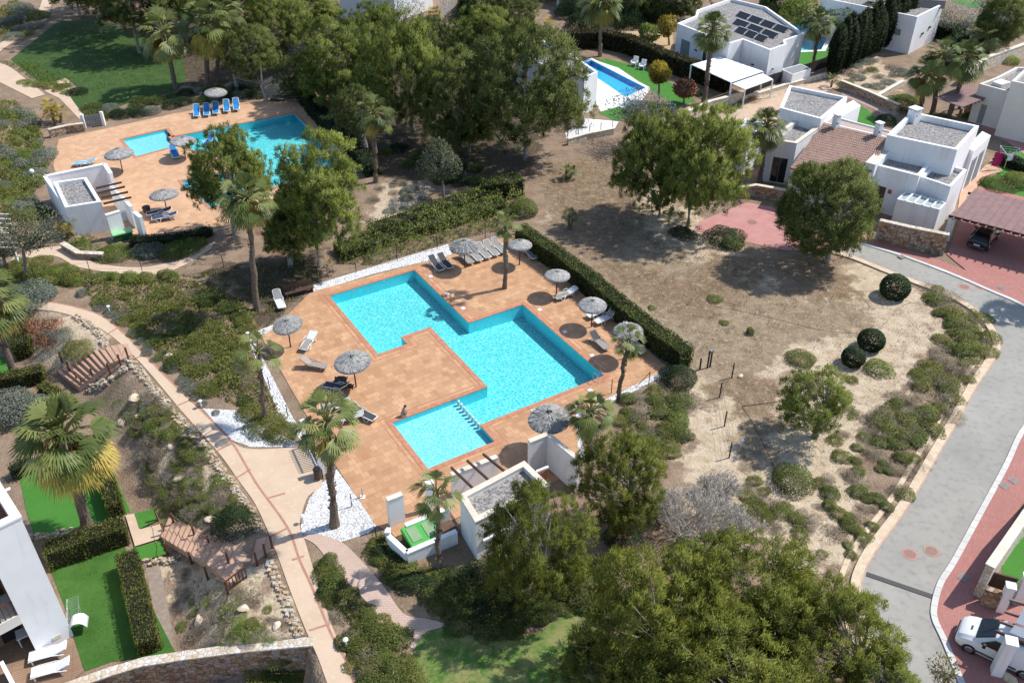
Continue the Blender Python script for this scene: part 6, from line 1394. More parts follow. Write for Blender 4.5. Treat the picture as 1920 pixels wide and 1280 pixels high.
for x, y, k, l in [(640,720,0,'dark towel heaped on the lounger behind the thick palm'),(655,733,1,'red brown bag beside the towels behind the thick palm')]:
    b = P(x, y); mb = MB(); R_ = .45-.12*k
    me = gridcloth(lambda u, v_: (b.x+(u-.5)*R_*2, b.y+(v_-.5)*R_*1.6, b.z+.42+.25*math.exp(-((u-.5)**2+(v_-.5)**2)*9)+.06*math.sin(u*17+v_*9)), mat=[M_dsling, plain('red_brown_bag', (.12, .05, .03), .8)][k])
    o = obj('towel' if k == 0 else 'beach_bag', me, label=l, cat=['towel', 'bag'][k]); sd = o.modifiers.new('thick', 'SOLIDIFY'); sd.thickness = .05
# ------------------------------------------------------------------ pool fittings
def pool_ladder(c, ang, label):
    root = empty('pool_ladder', c, ang, label=label, cat='pool ladder')
    for s in (-1, 1): mb = MB(); mb.tube([(.55, s*.25, .03), (.55, s*.25, .45), (.35, s*.25, .75), (.1, s*.25, .75), (-.06, s*.25, .5), (-.06, s*.25, -.6)], .022, 6); mb.build('handrail', M_steel, root)
    for z_ in (-.2, -.42): mb = MB(); mb.box((-.06, 0, z_), .1, .5, .03); mb.build('step', M_steel, root)
pool_ladder(uv(32.15, vF, .03), ANG-math.pi/2, 'steel ladder at the corner of the main pool nearest the palm'); pool_ladder(P(547,213,.03), rad(100), 'steel ladder at the far corner of the second pool')
dv = empty('pool_divider', uv(uN, -42, -.12), label='row of pale posts dividing the wading pool from the main pool', cat='pool divider')
for i in range(8):
    q = uv(uN+.02, vJ+.28+i*.40, 0)-dv.location; mb = MB(); mb.tube([(q.x, q.y, -.5), (q.x, q.y, .10), (q.x, q.y, .16)], [.10, .10, .06], 10); mb.build('post', plain('pale_turquoise_post', (.7, .85, .85), .5), dv)
for u, v_ in [(28.55,-59.3),(28.5,-56.2),(28.5,-53.6),(33.6,-50.2),(33.55,-46.6),(33.55,-43.0),(31.0,-39.7),(26.4,-39.9)]:
    o = empty('skimmer_lid', uv(u, v_, .04), ANG, label='small white skimmer lid set in the paving by the pool', cat='skimmer lid', group='white skimmer lids'); mb = MB(); mb.box((0, 0, 0), .34, .34, .03); mb.build('lid', M_wplas, o, bevel=.02)
for u in (22.2, 25.0):
    o = empty('wall_inlet', uv(u, vA+.02, -.06), ANG, label='small white inlet in the shaded pool wall', cat='pool inlet', group='pool wall inlets'); mb = MB(); mb.box((0, .03, -.18), .22, .05, .14); mb.build('cover', M_wplas, o)
mh = empty('access_cover', uv(34.6, -41.0, .04), ANG, label='square paved access cover near the pool ladder', cat='manhole'); mb = MB(); mb.box((0, 0, 0), .62, .62, .012); mb.build('frame', M_edge, mh); mb = MB(); mb.box((0, 0, .013), .54, .54, .006); mb.build('lid', M_tile, mh)
sh = empty('shower_post', P(680,932), label='small white foot shower at the gravel edge of the terrace', cat='shower'); mb = MB(); mb.box((0, 0, 0), .3, .3, .06); mb.build('base', M_white, sh); mb = MB(); mb.tube([(0, 0, .06), (0, 0, .7)], .05, 8); mb.build('column', M_steel, sh); mb = MB(); mb.tube([(0, 0, .62), (.1, -.12, .62)], .02, 6); mb.build('tap', M_steel, sh)
# child crouching at the wading pool's corner
pb_ = P(755,782); pr = empty('person', pb_+UP*.04, rad(32), label='child with dark hair crouching at the corner of the wading pool', cat='person')
sk = {'pel': (0, 0, .26), 'sp': (.04, 0, .42), 'ch': (.13, 0, .58), 'nk': (.20, 0, .68), 'hd': (.25, 0, .80), 'ht': (.27, 0, .87)}
ed = [('pel', 'sp'), ('sp', 'ch'), ('ch', 'nk'), ('nk', 'hd'), ('hd', 'ht')]; rd = {'pel': .105, 'sp': .10, 'ch': .11, 'nk': .045, 'hd': .085, 'ht': .075}
for n_, s in (('l', 1), ('r', -1)):
    for k, p, r in (('hip', (.03, .08*s, .24), .075), ('kn', (.27, .13*s, .37), .052), ('an', (.10, .11*s, .06), .036), ('to', (.24, .13*s, .03), .03), ('sh', (.15, .14*s, .61), .05), ('el', (.30, .17*s, .42), .034), ('wr', (.42, .11*s, .30), .024), ('pa', (.47, .09*s, .26), .026)): sk[k+n_] = p; rd[k+n_] = r
    ed += [('pel', 'hip'+n_), ('hip'+n_, 'kn'+n_), ('kn'+n_, 'an'+n_), ('an'+n_, 'to'+n_), ('ch', 'sh'+n_), ('sh'+n_, 'el'+n_), ('el'+n_, 'wr'+n_), ('wr'+n_, 'pa'+n_)]
    for f_ in range(5): k = 'f%d%s' % (f_, n_); sk[k] = (.515-.02*abs(f_-1.5)-(.03 if f_ == 4 else 0), (.09+.016*(f_-1.5))*s, .22+.01*(f_ == 4)); rd[k] = .007; ed.append(('pa'+n_, k))
ks = list(sk); me = bpy.data.meshes.new('person_body'); me.from_pydata([sk[k] for k in ks], [(ks.index(a), ks.index(b)) for a, b in ed], []); me.materials.append(plain('sunlit_skin', (.45, .25, .17), .6))
po = bpy.data.objects.new('body', me); link(po, pr); m_ = po.modifiers.new('skin', 'SKIN'); m_.use_smooth_shade = True; po.modifiers.new('sub', 'SUBSURF').levels = 1
for i, k in enumerate(ks): me.skin_vertices[0].data[i].radius = (rd[k],)*2
me.skin_vertices[0].data[0].use_root = True
bm = bmesh.new(); bmesh.ops.create_uvsphere(bm, u_segments=12, v_segments=8, radius=.1); me = bpy.data.meshes.new('hair'); bm.to_mesh(me); bm.free(); me.materials.append(plain('dark_brown_hair', (.025, .015, .01), .7)); obj('hair', me, (.245, 0, .845), 0, (1.0, .95, .85), pr)
mb = MB(); mb.tube([(.02, 0, .17), (0, 0, .24), (.02, 0, .34)], [.12, .135, .115], 12); mb.build('swim_shorts', plain('pale_pink_shorts', (.55, .35, .36), .8), pr)
for s in (-1, 1): mb = MB(); mb.tube([(.335, s*.03, .80), (.342, s*.03, .80)], .012, 6); mb.build('eye', M_black, pr)
# ------------------------------------------------------------------ fences, gates, posts, lights
def posts_fence(name, line_px, ht, label, mat=M_green, wires=(.35, .8), pr=.03, braces=(), wr=.008, mesh=None, cat='fence', z=None):
    L = [P(*p) for p in line_px]; root = empty(name, L[0], label=label, cat=cat); O = L[0]
    for i, p in enumerate(L): mb = MB(); mb.tube([p-O-UP*.1, p-O+UP*ht], pr, 6); mb.build('post', mat, root)
    for w_ in wires:
        mb = MB()
        for a, b in zip(L[:-1], L[1:]): mb.tube([a-O+UP*ht*w_, (a+b)/2-O+UP*(ht*w_-.02), b-O+UP*ht*w_], wr, 4)
        mb.build('wire', mat, root)
    if mesh:
        for a, b in zip(L[:-1], L[1:]): mb = MB(); mb.bar((a+b)/2-O+UP*ht*.5-(b-a)/2, (a+b)/2-O+UP*ht*.5+(b-a)/2, .02, ht*.94); mb.build('mesh_panel', mesh, root)
    for a, b in braces: q, r = P(*a), P(*b); mb = MB(); mb.tube([q-O, r-O+UP*ht*.9], pr*.8, 5); mb.build('brace', mat, root)
    return root
posts_fence('wire_fence', [(506,730),(540,782),(572,838)], 1.1, 'thin wire fence on dark posts along the white gravel strip', M_black)
posts_fence('wire_fence', [(660,950),(706,1012),(726,1012)], 1.1, 'thin wire fence between the white gravel and the yard', M_black)
posts_fence('wire_fence', [(586,530),(668,510),(745,490),(820,468),(910,447)], 1.5, 'wire fence in front of the deep hedge', M_black)
posts_fence('wire_fence', [(1146,738),(1216,722),(1248,705)], 1.25, 'wire fence with leaning brace beside the big round bush', M_black, braces=[((1193,725),(1216,722))])
posts_fence('wire_fence', [(1372,708),(1349,745),(1358,799),(1367,858)], 1.3, 'row of black posts carrying netting along the sandy track', M_black, wires=(.2, .5, .9), pr=.05)
posts_fence('wire_fence', [(67,528),(170,512),(268,513),(420,502)], 1.3, 'wire fence on thin posts below the far footpath', M_black)
posts_fence('wire_fence', [(1064,266),(1084,262),(1105,255),(1126,250),(1148,246)], 1.3, 'metal railing along the private pool yard', M_shut, pr=.04)
posts_fence('mesh_fence', [(1396,182),(1414,172),(1448,160),(1482,149),(1515,139),(1556,124)], 1.5, 'dark mesh fence between the two villas', M_black, pr=.05, mesh=M_grout)
gt = empty('gate_posts', P(1322,690), label='pair of dark gate posts at the start of the sandy track', cat='gate')
for (x, y), s in (((1312,692),1.2), ((1326,690),1.8), ((1331,688),1.9)): mb = MB(); q = P(x, y)-gt.location; mb.box(q, .09, .09, s*.8, .4); mb.build('post', M_black, gt)
mb = MB(); mb.box(P(1329,689)-gt.location+UP*1.4, .24, .2, .18, .4); mb.build('control_box', M_shut, gt)
# slatted gate by the white gravel
gt = empty('slatted_gate', P(597,868), label='dark slatted gate with white pillars at the terrace entrance', cat='gate'); O = gt.location; a, b = P(579,836)-O, P(600,880)-O
for i in range(15): mb = MB(); q = a.lerp(b, (i+.5)/15); mb.box(q+UP*.08, .05, .095, 1.6, rad(-58)); mb.build('slat', M_dwood, gt)
for z_ in (.25, 1.4): mb = MB(); mb.bar(a+UP*z_, b+UP*z_, .05, .1); mb.build('rail', M_black, gt)
for p in (P(604,888)-O, P(574,826)-O): mb = MB(); mb.box(p, .32, .32, 1.75, ANG); mb.build('pillar', M_white, gt)
gt = empty('picket_gate', P(182,238), label='grey picket gate in a white frame above the far terrace', cat='gate'); O = gt.location; a, b = P(160,240)-O, P(196,235)-O
for i in range(8): mb = MB(); mb.box(a.lerp(b, (i+.5)/8)+UP*.1, .22, .06, 1.3, rad(10)); mb.build('picket', M_shut, gt)
for p in (a, b): mb = MB(); mb.box(p, .3, .3, 1.6); mb.build('pillar', M_white, gt)
for z_ in (.3, 1.3): mb = MB(); mb.bar(a+UP*z_+Vector((0, .06, 0)), b+UP*z_+Vector((0, .06, 0)), .05, .1); mb.build('rail', M_black, gt)
bn = empty('litter_bin', P(597,898), label='dark cylindrical litter bin beside the slatted gate', cat='litter bin'); mb = MB(); mb.tube([(0, 0, .15), (0, 0, .85)], .24, 14); mb.build('drum', M_dwood, bn); mb = MB(); mb.tube([(0, 0, .851), (0, 0, .93)], [.26, .22], 14); mb.build('rim', M_black, bn); mb = MB(); mb.tube([(.28, .05, 0), (.28, .05, .8)], .04, 6); mb.build('post', M_black, bn)
bp_ = empty('potted_bin', P(276,398), label='small dark pot at the corner of the far pool house', cat='pot'); mb = MB(); mb.tube([(0, 0, 0), (0, 0, .55)], [.3, .38], 12); mb.build('pot', M_dwood, bp_); mb = MB(); mb.tube([(0, 0, .551), (0, 0, .6)], [.4, .36], 12); mb.build('rim', M_black, bp_)
# dark bench in the shade by the main pool
bn = empty('park_bench', P(562,552), rad(28), label='dark timber bench in the tree shade at the end of the main pool', cat='bench')
mb = MB(); mb.box((0, 0, .42), 2.4, .5, .06); mb.build('seat', M_dwood, bn); mb = MB(); mb.box((0, .27, .6), 2.4, .06, .4); mb.build('backrest', M_dwood, bn)
for x in (-1.05, 1.05): mb = MB(); mb.box((x, 0, 0), .1, .5, .42); mb.build('leg', M_dwood, bn)
def path_light(px, label, h=.55):
    b = P(*px); o = empty('path_light', b+UP*.03, label=label, cat='path light'); mb = MB(); mb.tube([(0, 0, 0), (0, 0, h)], .05, 8); mb.build('stem', M_wplas, o); mb = MB(); mb.tube([(0, 0, h), (0, 0, h+.05), (0, 0, h+.11)], [.15, .14, .04], 12); mb.build('shade', M_wplas, o)
for px, l in [((378,764),'white mushroom light at the tip of the white gravel'),((206,586),'white mushroom light at the path bend below the lavenders'),((650,1212),'white mushroom light beside the bushes by the lower path'),((569,980),'small light at the white gravel near the brick path'),((466,636),'white light by the slim palm'),((1388,838),'small post light by the sandy track')]: path_light(px, l)
lp = empty('lamp_post', P(66,342), label='white globe lamp post beside the far pool house', cat='lamp post'); mb = MB(); mb.tube([(0, 0, 0), (0, 0, 1.0)], .05, 8); mb.build('pole', M_wplas, lp); bm = bmesh.new(); bmesh.ops.create_uvsphere(bm, u_segments=12, v_segments=8, radius=.25); me = bpy.data.meshes.new('globe'); bm.to_mesh(me); bm.free(); me.materials.append(M_wplas); obj('globe', me, (0, 0, 1.2), parent=lp)
# wooden posts with ropes and the stairs
def rope_posts(name, plist, label, h=1.05, sag=.18):
    L = [P(*p) for p in plist]; root = empty(name, L[0], label=label, cat='railing'); O = L[0]
    for p in L: mb = MB(); mb.tube([p-O-UP*.1, p-O+UP*h], .07, 7); mb.build('post', M_wood, root)
    for a, b in zip(L[:-1], L[1:]): mb = MB(); mb.tube([a-O+UP*h*.88, (a+b)/2-O+UP*(h*.88-sag), b-O+UP*h*.88], .018, 5); mb.build('rope', plain('pale_rope', (.3, .2, .14), .9), root)
rope_posts('rope_railing', [(117,680),(132,699),(147,718),(157,728)], 'wooden posts with rope down the upper stairs, by the clipped hedge')
rope_posts('rope_railing', [(176,712),(207,702),(227,686),(241,673)], 'wooden posts with rope on the rubble wall of the upper stairs')
rope_posts('rope_railing', [(297,976),(309,1003),(315,1040)], 'wooden posts with rope beside the green turf mats')
rope_posts('rope_railing', [(327,984),(366,1008),(394,1026),(430,1060)], 'wooden posts with rope on the far side of the timber edged stairs')
rope_posts('rope_railing', [(360,1057),(390,1086),(428,1112)], 'wooden posts with rope on the near side of the timber edged stairs')
rope_posts('rope_railing', [(483,1060),(499,1044),(511,1028)], 'three wooden posts with rope at the head of the stairs')
bl = empty('baluster_railing', P(428,1112), label='short red brown baluster railing at the stair landing', cat='railing'); O = bl.location; a, b = P(428,1110)-O, P(463,1083)-O
for i in range(7): mb = MB(); mb.box(a.lerp(b, i/6), .06, .06, .92, .5); mb.build('baluster', M_wood, bl)
for z_ in (.15, .9): mb = MB(); mb.bar(a+UP*z_, b+UP*z_, .06, .08); mb.build('rail', M_wood, bl)
def stairs(name, A, B, n, label, edge=True):
    """A, B: (one side px, other side px) at both ends"""
    a0, a1 = P(*A[0]), P(*A[1]); b0, b1 = P(*B[0]), P(*B[1]); root = empty(name, a0, label=label, cat='stairs'); O = a0
    for i in range(n):
        t0, t1_ = i/n, (i+1)/n; q = [a0.lerp(b0, t0), a1.lerp(b1, t0), a1.lerp(b1, t1_), a0.lerp(b0, t1_)]; z_ = max(terr1(p.x, p.y) for p in q)+.05
        mb = MB(); mb.hexa([Vector((p.x, p.y, z_-.5))-O for p in q], [Vector((p.x, p.y, z_))-O for p in q]); s = mb.build('step', noise_mat('terracotta_steps', (.50, .335, .235), (.43, .28, .19), 1.2, .85, (.58, .43, .32), 6, fac3=.5), root)
        d = (b0-a0).normalized()*.07; d.z = 0; e = [q[0], q[1], q[1]+d, q[0]+d]; mb = MB(); mb.hexa([Vector((p.x, p.y, z_+.003))-O for p in e], [Vector((p.x, p.y, z_+.012))-O for p in e]); mb.build('nosing', M_pathline, s)
stairs('garden_stairs', ((318,972),(304,1012)), ((465,1040),(436,1102)), 15, 'timber edged stairs between the sunken gardens and the salmon path')
stairs('garden_stairs', ((480,1012),(470,1060)), ((520,1000),(512,1030)), 2, 'two step landing at the head of the timber edged stairs')
stairs('garden_stairs', ((108,700),(150,735)), ((240,645),(250,672)), 13, 'curving stairs between the wooden posts and the path bend')
sp = empty('slatted_pergola', P(10,470), label='white slatted pergola roof at the picture edge by the thin olive', cat='pergola'); O = sp.location
for i in range(8): mb = MB(); a = P(-30, 400+i*9, 2.3)-O; b = P(16+i*3.4, 402+i*9, 2.3)-O; mb.bar(a, b, .12, .1); mb.build('slat', M_cope, sp)
for q in ((4,440),(34,492)): mb = MB(); mb.box(P(*q)-O, .2, .2, 2.25); mb.build('post', M_white, sp)
# clothes airer with white cloth
ca = empty('clothes_airer', P(145,1165), rad(112), label='steel clothes airer with a white cloth on the sunken lawn', cat='clothes airer')
for s in (-1, 1): mb = MB(); mb.tube([(-1.0, s*.3, .92), (1.0, s*.3, .92)], .018, 5); mb.build('side_rail', M_steel, ca)
for i in range(15): mb = MB(); x = -.98+i*.14; mb.tube([(x, -.3, .92), (x, .3, .92)], .009, 4); mb.build('bar', M_steel, ca)
for x in (-.5, .5):
    for s in (-1, 1): mb = MB(); mb.tube([(x, s*.3, .92), (-x*.6, s*.3, .02)], .015, 5); mb.build('leg', M_steel, ca)
me = gridcloth(lambda u, v_: ((u-.5)*.75, (v_-.5)*.95, .97-(abs(v_-.5)*2)**3*.45+.02*math.sin(u*14+v_*5)), mat=M_cloth); o = obj('cloth', me, P(145,1165)+(P(153,1180)-P(145,1165)), rad(105), label='white cloth hung over the clothes airer', cat='cloth'); o.modifiers.new('thick', 'SOLIDIFY').thickness = .015
# rotary airer on the lawn of the tower villa
ra = empty('rotary_airer', P(1882,318), label='rotary clothes dryer with pink towel on the villa lawn', cat='clothes airer'); mb = MB(); mb.tube([(0, 0, 0), (0, 0, 2.1)], .04, 7); mb.build('pole', M_steel, ra)
for k in range(4): a = k*math.pi/2+.4; mb = MB(); mb.tube([(0, 0, 1.5), (math.cos(a)*1.3, math.sin(a)*1.3, 2.15)], .025, 5); mb.build('arm', M_steel, ra)
for r in (.6, .95, 1.25): mb = MB(); z_ = 1.5+.65*r/1.3; pts = [(math.cos(k*math.pi/2+.4)*r, math.sin(k*math.pi/2+.4)*r, z_) for k in range(5)]; mb.tube(pts, .012, 4); mb.build('line', M_wplas, ra)
for (x, y, c, nm, l, wd, hh_) in [(-1.1,-.1,(.42,.02,.12),'pink_towel','pink towel hanging from the rotary dryer',.9,1.5),(.2,-.5,(.2,.03,.06),'dark_red_shirt','dark red garment on the rotary dryer',.6,.7),(-.2,-.6,(.75,.75,.8),'white_shirt','white garment on the rotary dryer',.6,.7)]:
    b = P(1882,318)+Vector((x, y, 1.95)); me = gridcloth(lambda u, v_: (b.x+(u-.5)*wd+.12*math.sin(v_*3), b.y+.05*math.sin(u*9), b.z-v_*hh_), mat=plain(nm, c, .9)); o = obj(nm, me, label=l, cat='laundry'); o.modifiers.new('thick', 'SOLIDIFY').thickness = .02
# plastic chairs on the turf by the blue pool
for i, (x, y) in enumerate([(1189,124),(1204,130)]):
    o = empty('garden_chair', P(x, y), rad(-30), label=['white plastic armchair on the turf, nearer the tall palm','white plastic armchair on the turf, nearer the golden tree'][i], cat='chair'); mb = MB(); mb.box((0, 0, .42), .75, .75, .08); mb.build('seat', M_wplas, o); mb = MB(); mb.hexa([(-.38, .3, .45), (.38, .3, .45), (.38, .4, .45), (-.38, .4, .45)], [(-.34, .5, 1.15), (.34, .5, 1.15), (.34, .57, 1.15), (-.34, .57, 1.15)]); mb.build('backrest', M_wplas, o)
    for sx in (-1, 1):
        mb = MB(); mb.box((sx*.4, 0, .62), .1, .7, .06); mb.build('armrest', M_wplas, o)
        for sy in (-1, 1): mb = MB(); mb.box((sx*.34, sy*.32, 0), .09, .09, .43 if sy > 0 else .63); mb.build('leg', M_wplas, o)
# covers and drain on the road
def disc(name, px, r, mat, label, cat, sq=1):
    b = P(*px); o = empty(name, b+UP*.022, label=label, cat=cat); mb = MB(); mb.tube([(0, 0, 0), (0, 0, .012)], r, 8); mb.build('surround', mat, o); mb = MB(); mb.tube([(0, 0, .0121), (0, 0, .018)], r*.72, 18); mb.build('lid', noise_mat('rusty_iron_lid', (.30, .18, .14), (.24, .15, .12), 6, .7), o)
disc('manhole_cover', (1706,1039), .46, M_redpave2, 'pinkish manhole cover on the road, nearer the sand', 'manhole'); disc('manhole_cover', (1746,1033), .46, noise_mat('brown_surround', (.36, .22, .16), (.42, .28, .2), 4, .8), 'brownish manhole cover on the road, nearer the pavement', 'manhole')
disc('manhole_cover', (1808,538), .5, M_redpave2, 'reddish manhole cover at the road bend, nearer the scrub', 'manhole'); disc('manhole_cover', (1839,538), .5, M_redpave2, 'reddish manhole cover at the road bend, nearer the kerb', 'manhole')
disc('manhole_cover', (1410,417), .5, M_redpave, 'dark patch like manhole cover on the pink forecourt', 'manhole')
dr = empty('drain_grate', P(1690,1097)+UP*.026, label='long black drain grate across the road', cat='drain'); O = dr.location; a, b = P(1624,1076)-O, P(1758,1122)-O; a.z = b.z = 0; mb = MB(); mb.bar(a, b, .34, .012); mb.build('channel', M_black, dr)
gr = MB(); d = (b-a)
for i in range(46): p = a+d*((i+.5)/46); nrm = Vector((d.y, -d.x, 0)).normalized(); gr.bar(p-nrm*.14+UP*.012, p+nrm*.14+UP*.012, .06, .012)
gr.build('grating', plain('iron_grating', (.09, .085, .08), .6), dr)
for px, l in [((1806,1084),'square iron cover on the red pavement near the van'),((1882,912),'square iron cover on the red pavement, larger of the adjoining two'),((1900,902),'square iron cover on the red pavement, beside the wall shadow'),((1690,483),'small kerb drain near the mailboxes'),((1878,541),'small kerb drain near the dark car'),((1834,701),'brown drain cover on the sandstone edging')]:
    o = empty('utility_cover', P(*px)+UP*.10, ANG, label=l, cat='utility cover'); mb = MB(); mb.box((0, 0, 0), .6, .5, .012); mb.build('frame', M_shut, o); mb = MB(); mb.box((0, 0, .013), .5, .4, .006); mb.build('lid', noise_mat('grey_brown_lid', (.22, .17, .15), (.28, .22, .2), 7, .8), o)
hp = empty('irrigation_hose', P(1400,770), label='thin black irrigation hose lying across the sandy lot', cat='hose'); O = hp.location; mb = MB(); pts = [P(*q)-O+UP*.03 for q in spline([(1391,762),(1410,790),(1440,850),(1452,880)], 5)]; mb.tube(pts, .012, 5); mb.build('pipe', M_black, hp); mb = MB(); mb.tube([P(*q)-O+UP*.03 for q in spline([(1391,762),(1430,757),(1480,750)], 5)], .02, 5); mb.build('pipe', M_black, hp)
hp = empty('irrigation_hose', P(1480,600), label='dark irrigation hose winding past the clipped balls', cat='hose'); O = hp.location; mb = MB(); mb.tube([P(*q)-O+UP*.03 for q in spline([(1340,575),(1420,590),(1480,605),(1560,622),(1640,620),(1700,570),(1760,580)], 6)], .010, 4); mb.build('pipe', M_black, hp)
# fence panel by the carport with the van
fp = empty('fence_panel', P(1862,1112), rad(-22), label='dark brown reed fence panel beside the garden wall', cat='fence'); mb = MB(); mb.box((0, 0, 0), 1.6, .06, 1.5); mb.build('panel', M_dwood, fp); mb = MB(); mb.box((0, 0, 1.505), 1.66, .1, .06); mb.build('rail', M_dwood, fp)
# ------------------------------------------------------------------ vehicles: origin on the ground, nose towards +x
def loft(mb, secs):
    """sections: (x, [(y,z)...] half outline from the floor up to the middle of the roof)"""
    k = len(secs[0][1]); rings = [[(x, y, z) for y, z in h]+[(x, -y, z) for y, z in h[::-1]] for x, h in secs]; m = 2*k
    vs = [v_ for r in rings for v_ in r]; fs = []
    for i in range(len(rings)-1):
        for j in range(m): j2 = (j+1) % m; fs.append((i*m+j, i*m+j2, (i+1)*m+j2, (i+1)*m+j))
    fs += [tuple(range(m))[::-1], tuple(range((len(rings)-1)*m, len(rings)*m))]; return mb.add(vs, fs)
def wheel(root, x, y, r=.33):
    s = 1 if y > 0 else -1; mb = MB(); mb.tube([(x, y-.11, r), (x, y+.11, r)], r, 20); t_ = mb.build('wheel', plain('tyre_rubber', (.02, .02, .02), .8), root)
    mb = MB(); mb.tube([(x, y+s*.111, r), (x, y+s*.125, r)], [r*.62, r*.55], 14); mb.build('rim', M_steel, t_)
def quadpanel(root, name, pts, mat, th=.02):
    p = [Vector(q) for q in pts]; nrm = (p[1]-p[0]).cross(p[3]-p[0]).normalized()*th; mb = MB(); mb.hexa([q-nrm for q in p], [q+nrm for q in p]); return mb.build(name, mat, root)
M_vanp = noise_mat('white_van_paint', (.82, .82, .82), (.80, .80, .80), 1, .25, spec=.5)
M_carg = plain('car_window_glass', (.012, .018, .022), .12, .3)
M_gplas = plain('grey_bumper_plastic', (.08, .08, .085), .6)
def van(loc, rz, label):
    root = empty('panel_van', loc, rz, label=label, cat='van'); W = .88; mb = MB()
    def sec(x, zb, zs, zt, wt, w=W): return (x, [(w*.92, zb), (w, zb+.18), (w, zs), (wt, zt-.10), (wt*.86, zt)])
    loft(mb, [sec(2.06, .36, .60, .72, .60, .66), sec(1.98, .27, .68, .84, .68, .78), sec(1.75, .22, .84, 1.0, .74, .86), sec(1.45, .2, .95, 1.10, .76), sec(1.24, .2, 1.0, 1.16, .77), sec(.42, .2, 1.08, 1.72, .70), sec(.15, .2, 1.08, 1.83, .72), sec(-.6, .2, 1.08, 1.87, .74), sec(-1.7, .2, 1.08, 1.85, .74), sec(-2.0, .25, 1.05, 1.70, .73), sec(-2.06, .35, 1.0, 1.55, .70)])
    o = mb.build('body', M_vanp, root, smooth=False, bevel=.06)
    for p in o.data.polygons: p.use_smooth = True
    quadpanel(root, 'windscreen', [(1.22, -.70, 1.18), (1.22, .70, 1.18), (.46, .62, 1.72), (.46, -.62, 1.72)], M_carg, .03)
    for s in (-1, 1):
        quadpanel(root, 'side_window', [(.92, s*.87, 1.10), (-.10, s*.885, 1.10), (-.06, s*.79, 1.62), (.40, s*.78, 1.58)], M_carg, .035)
        quadpanel(root, 'headlight', [(2.01, s*.45, .74), (1.72, s*.80, .86), (1.78, s*.83, .70), (2.05, s*.50, .60)], M_steel, .03)
        mb = MB(); mb.box((.75, s*1.0, 1.05), .16, .22, .22); mb.build('wing_mirror', M_black, root, bevel=.03); mb = MB(); mb.box((-.12, s*.885, .90), .2, .03, .05); mb.build('door_handle', M_black, root)
        mb = MB(); mb.box((.2, s*.90, .42), 2.2, .03, .1); mb.build('sill_strip', M_gplas, root)
        mb = MB(); mb.bar((-.05, s*.52, 1.92), (-1.8, s*.52, 1.92), .06, .06); mb.build('roof_bar', M_black, root)
        for x in (1.30, -1.30): wheel(root, x, s*.80, .33)
    mb = MB(); mb.box((2.03, 0, .30), .16, 1.3, .22); mb.build('bumper', M_gplas, root, bevel=.05); mb = MB(); mb.box((1.98, 0, .60), .1, .5, .10); mb.build('grille', M_black, root); mb = MB(); mb.box((1.45, .1, 1.065), .2, .3, .03); mb.build('bonnet_vent', M_black, root)
    mb = MB(); mb.box((2.115, 0, .36), .02, .46, .10); mb.build('number_plate', M_wplas, root); mb = MB(); mb.tube([(1.05, .35, 1.21), (.9, -.2, 1.30)], .012, 4); mb.build('wiper', M_black, root)
    return root
a = P(1786,1210); b = P(1915,1272); d_ = Vector((a.x-b.x, a.y-b.y, 0)).normalized(); 
n_ = Vector((d_.y, -d_.x, 0)); 
if n_.y > 0: n_ = -n_
van(a-d_*2.0-n_*.85, math.atan2(d_.y, d_.x), 'white panel van parked under the slatted carport at the picture corner')
M_cardark = plain('black_car_paint', (.012, .013, .015), .25, .6)
def hatch(loc, rz, label):
    root = empty('parked_car', loc, rz, label=label, cat='car'); W = .88; mb = MB()
    def sec(x, zb, zs, zt, wt, w=W): return (x, [(w*.92, zb), (w, zb+.2), (w, zs), (wt, zt-.06), (wt*.85, zt)])
    loft(mb, [sec(2.1, .35, .55, .62, .6, .7), sec(1.95, .25, .68, .78, .72, .82), sec(1.0, .2, .86, .96, .76), sec(.55, .2, .90, 1.08, .74), sec(-.1, .2, .92, 1.42, .62), sec(-1.2, .2, .92, 1.44, .60), sec(-1.75, .22, .92, 1.25, .60), sec(-2.02, .3, .85, .98, .66, .84), sec(-2.1, .38, .7, .8, .6, .8)])
    mb.build('body', M_cardark, root, bevel=.05)
    quadpanel(root, 'windscreen', [(.55, -.66, 1.09), (.55, .66, 1.09), (-.06, .52, 1.41), (-.06, -.52, 1.41)], M_carg); quadpanel(root, 'rear_window', [(-1.28, -.5, 1.42), (-1.28, .5, 1.42), (-1.74, .52, 1.2), (-1.74, -.52, 1.2)], M_carg)
    for s in (-1, 1):
        quadpanel(root, 'side_window', [(.45, s*.86, .96), (-1.5, s*.86, .96), (-1.2, s*.66, 1.38), (-.1, s*.67, 1.37)], M_carg); quadpanel(root, 'tail_light', [(-2.06, s*.45, .74), (-2.02, s*.80, .76), (-2.0, s*.80, .90), (-2.03, s*.5, .90)], plain('red_tail_light', (.35, .02, .02), .2), .02)
        mb = MB(); mb.box((.4, s*.98, .95), .15, .2, .14); mb.build('wing_mirror', M_cardark, root, bevel=.03)
        for x in (1.3, -1.3): wheel(root, x, s*.80, .32)
    mb = MB(); mb.box((-2.12, 0, .55), .03, .5, .11); mb.build('number_plate', M_wplas, root); mb = MB(); mb.box((-2.06, 0, .3), .14, 1.4, .2); mb.build('bumper', M_gplas, root, bevel=.04); mb = MB(); mb.box((-1.75, 0, 1.27), .16, 1.0, .04); mb.build('spoiler', M_cardark, root)
    return root
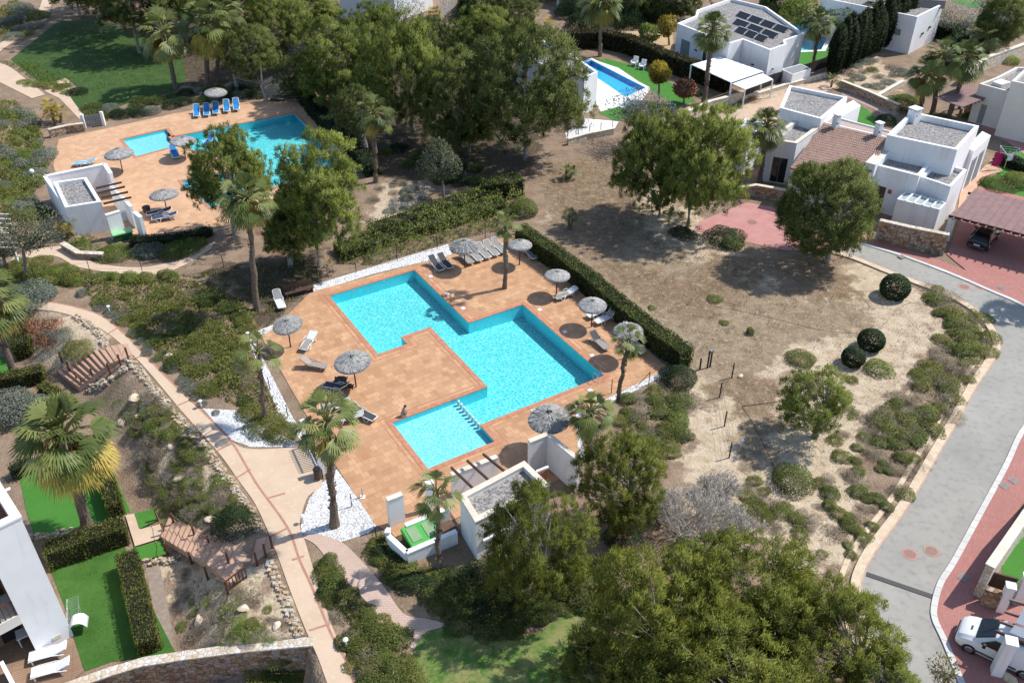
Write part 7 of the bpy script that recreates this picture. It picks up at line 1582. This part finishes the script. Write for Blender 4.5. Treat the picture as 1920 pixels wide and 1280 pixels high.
a = P(1827,472); b = P(1868,424); d_ = Vector((b.x-a.x, b.y-a.y, 0)).normalized(); hatch(a+d_*2.1+UP*.08, math.atan2(d_.y, d_.x), 'black hatchback parked under the brown carport roof')
# carport of the van: white columns, dark cross beams, grey sheeting
cp = bld('carport', (1855,1255), 'white pillared carport with dark beams and grey roof sheeting over the van', 'carport'); O = cp.location
zt_ = 2.6
pillars = [(1866,1262,.5,2.55),(1873,1145,.42,2.0),(1905,1128,.42,2.0),(1960,1290,.5,2.55),(1990,1160,.42,2.4)]
for x, y, s_, hz in pillars: mb = MB(); q = P(x, y, 0); mb.box(Vector((q.x, q.y, -.1))-O, s_, s_, hz+.1, rad(-18)); c_ = mb.build('pillar', M_white, cp); mb = MB(); mb.box(Vector((q.x, q.y, hz+.003))-O, s_+.08, s_+.08, .1, rad(-18)); mb.build('cap', M_white, c_)
for p, q in [((1866,1182),(2010,1238)),((1873,1164),(2010,1214)),((1884,1146),(2010,1188)),((1893,1124),(2010,1160))]: mb = MB(); mb.bar(P(*p, z=2.55)-O, P(*q, z=2.55)-O, .09, .16); mb.build('beam', M_dwood if p[1] > 1180 else M_brownroof, cp)
Q = [P(x, y, 2.68) for x, y in [(1904,1168),(2010,1208),(2010,1150),(1928,1122)]]; mb = MB(); mb.hexa([q-O for q in Q], [q-O+UP*.04 for q in Q]); mb.build('roof_sheet', plain('grey_blue_sheeting', (.20, .23, .27), .5), cp)
Q = [P(x, y, 2.66) for x, y in [(1892,1186),(2010,1232),(2010,1213),(1902,1171)]]; mb = MB(); mb.hexa([q-O for q in Q], [q-O+UP*.04 for q in Q]); mb.build('roof_sheet', plain('grey_blue_sheeting', (.20, .23, .27), .5), cp)
boulder((1893,1275),16,'reddish rubble at the foot of the carport pillar',.8)
tree((1775,1300),(1768,1262),28,34,leaf_mat('sparse_yellow_leaves',[(.10,.10,.03),(.24,.2,.07),(.4,.34,.16)]),'sparse yellowish sapling top at the bottom edge of the road',500,L=(.12,.25),W=.06,name='sapling',inner=.9,r0=.05)
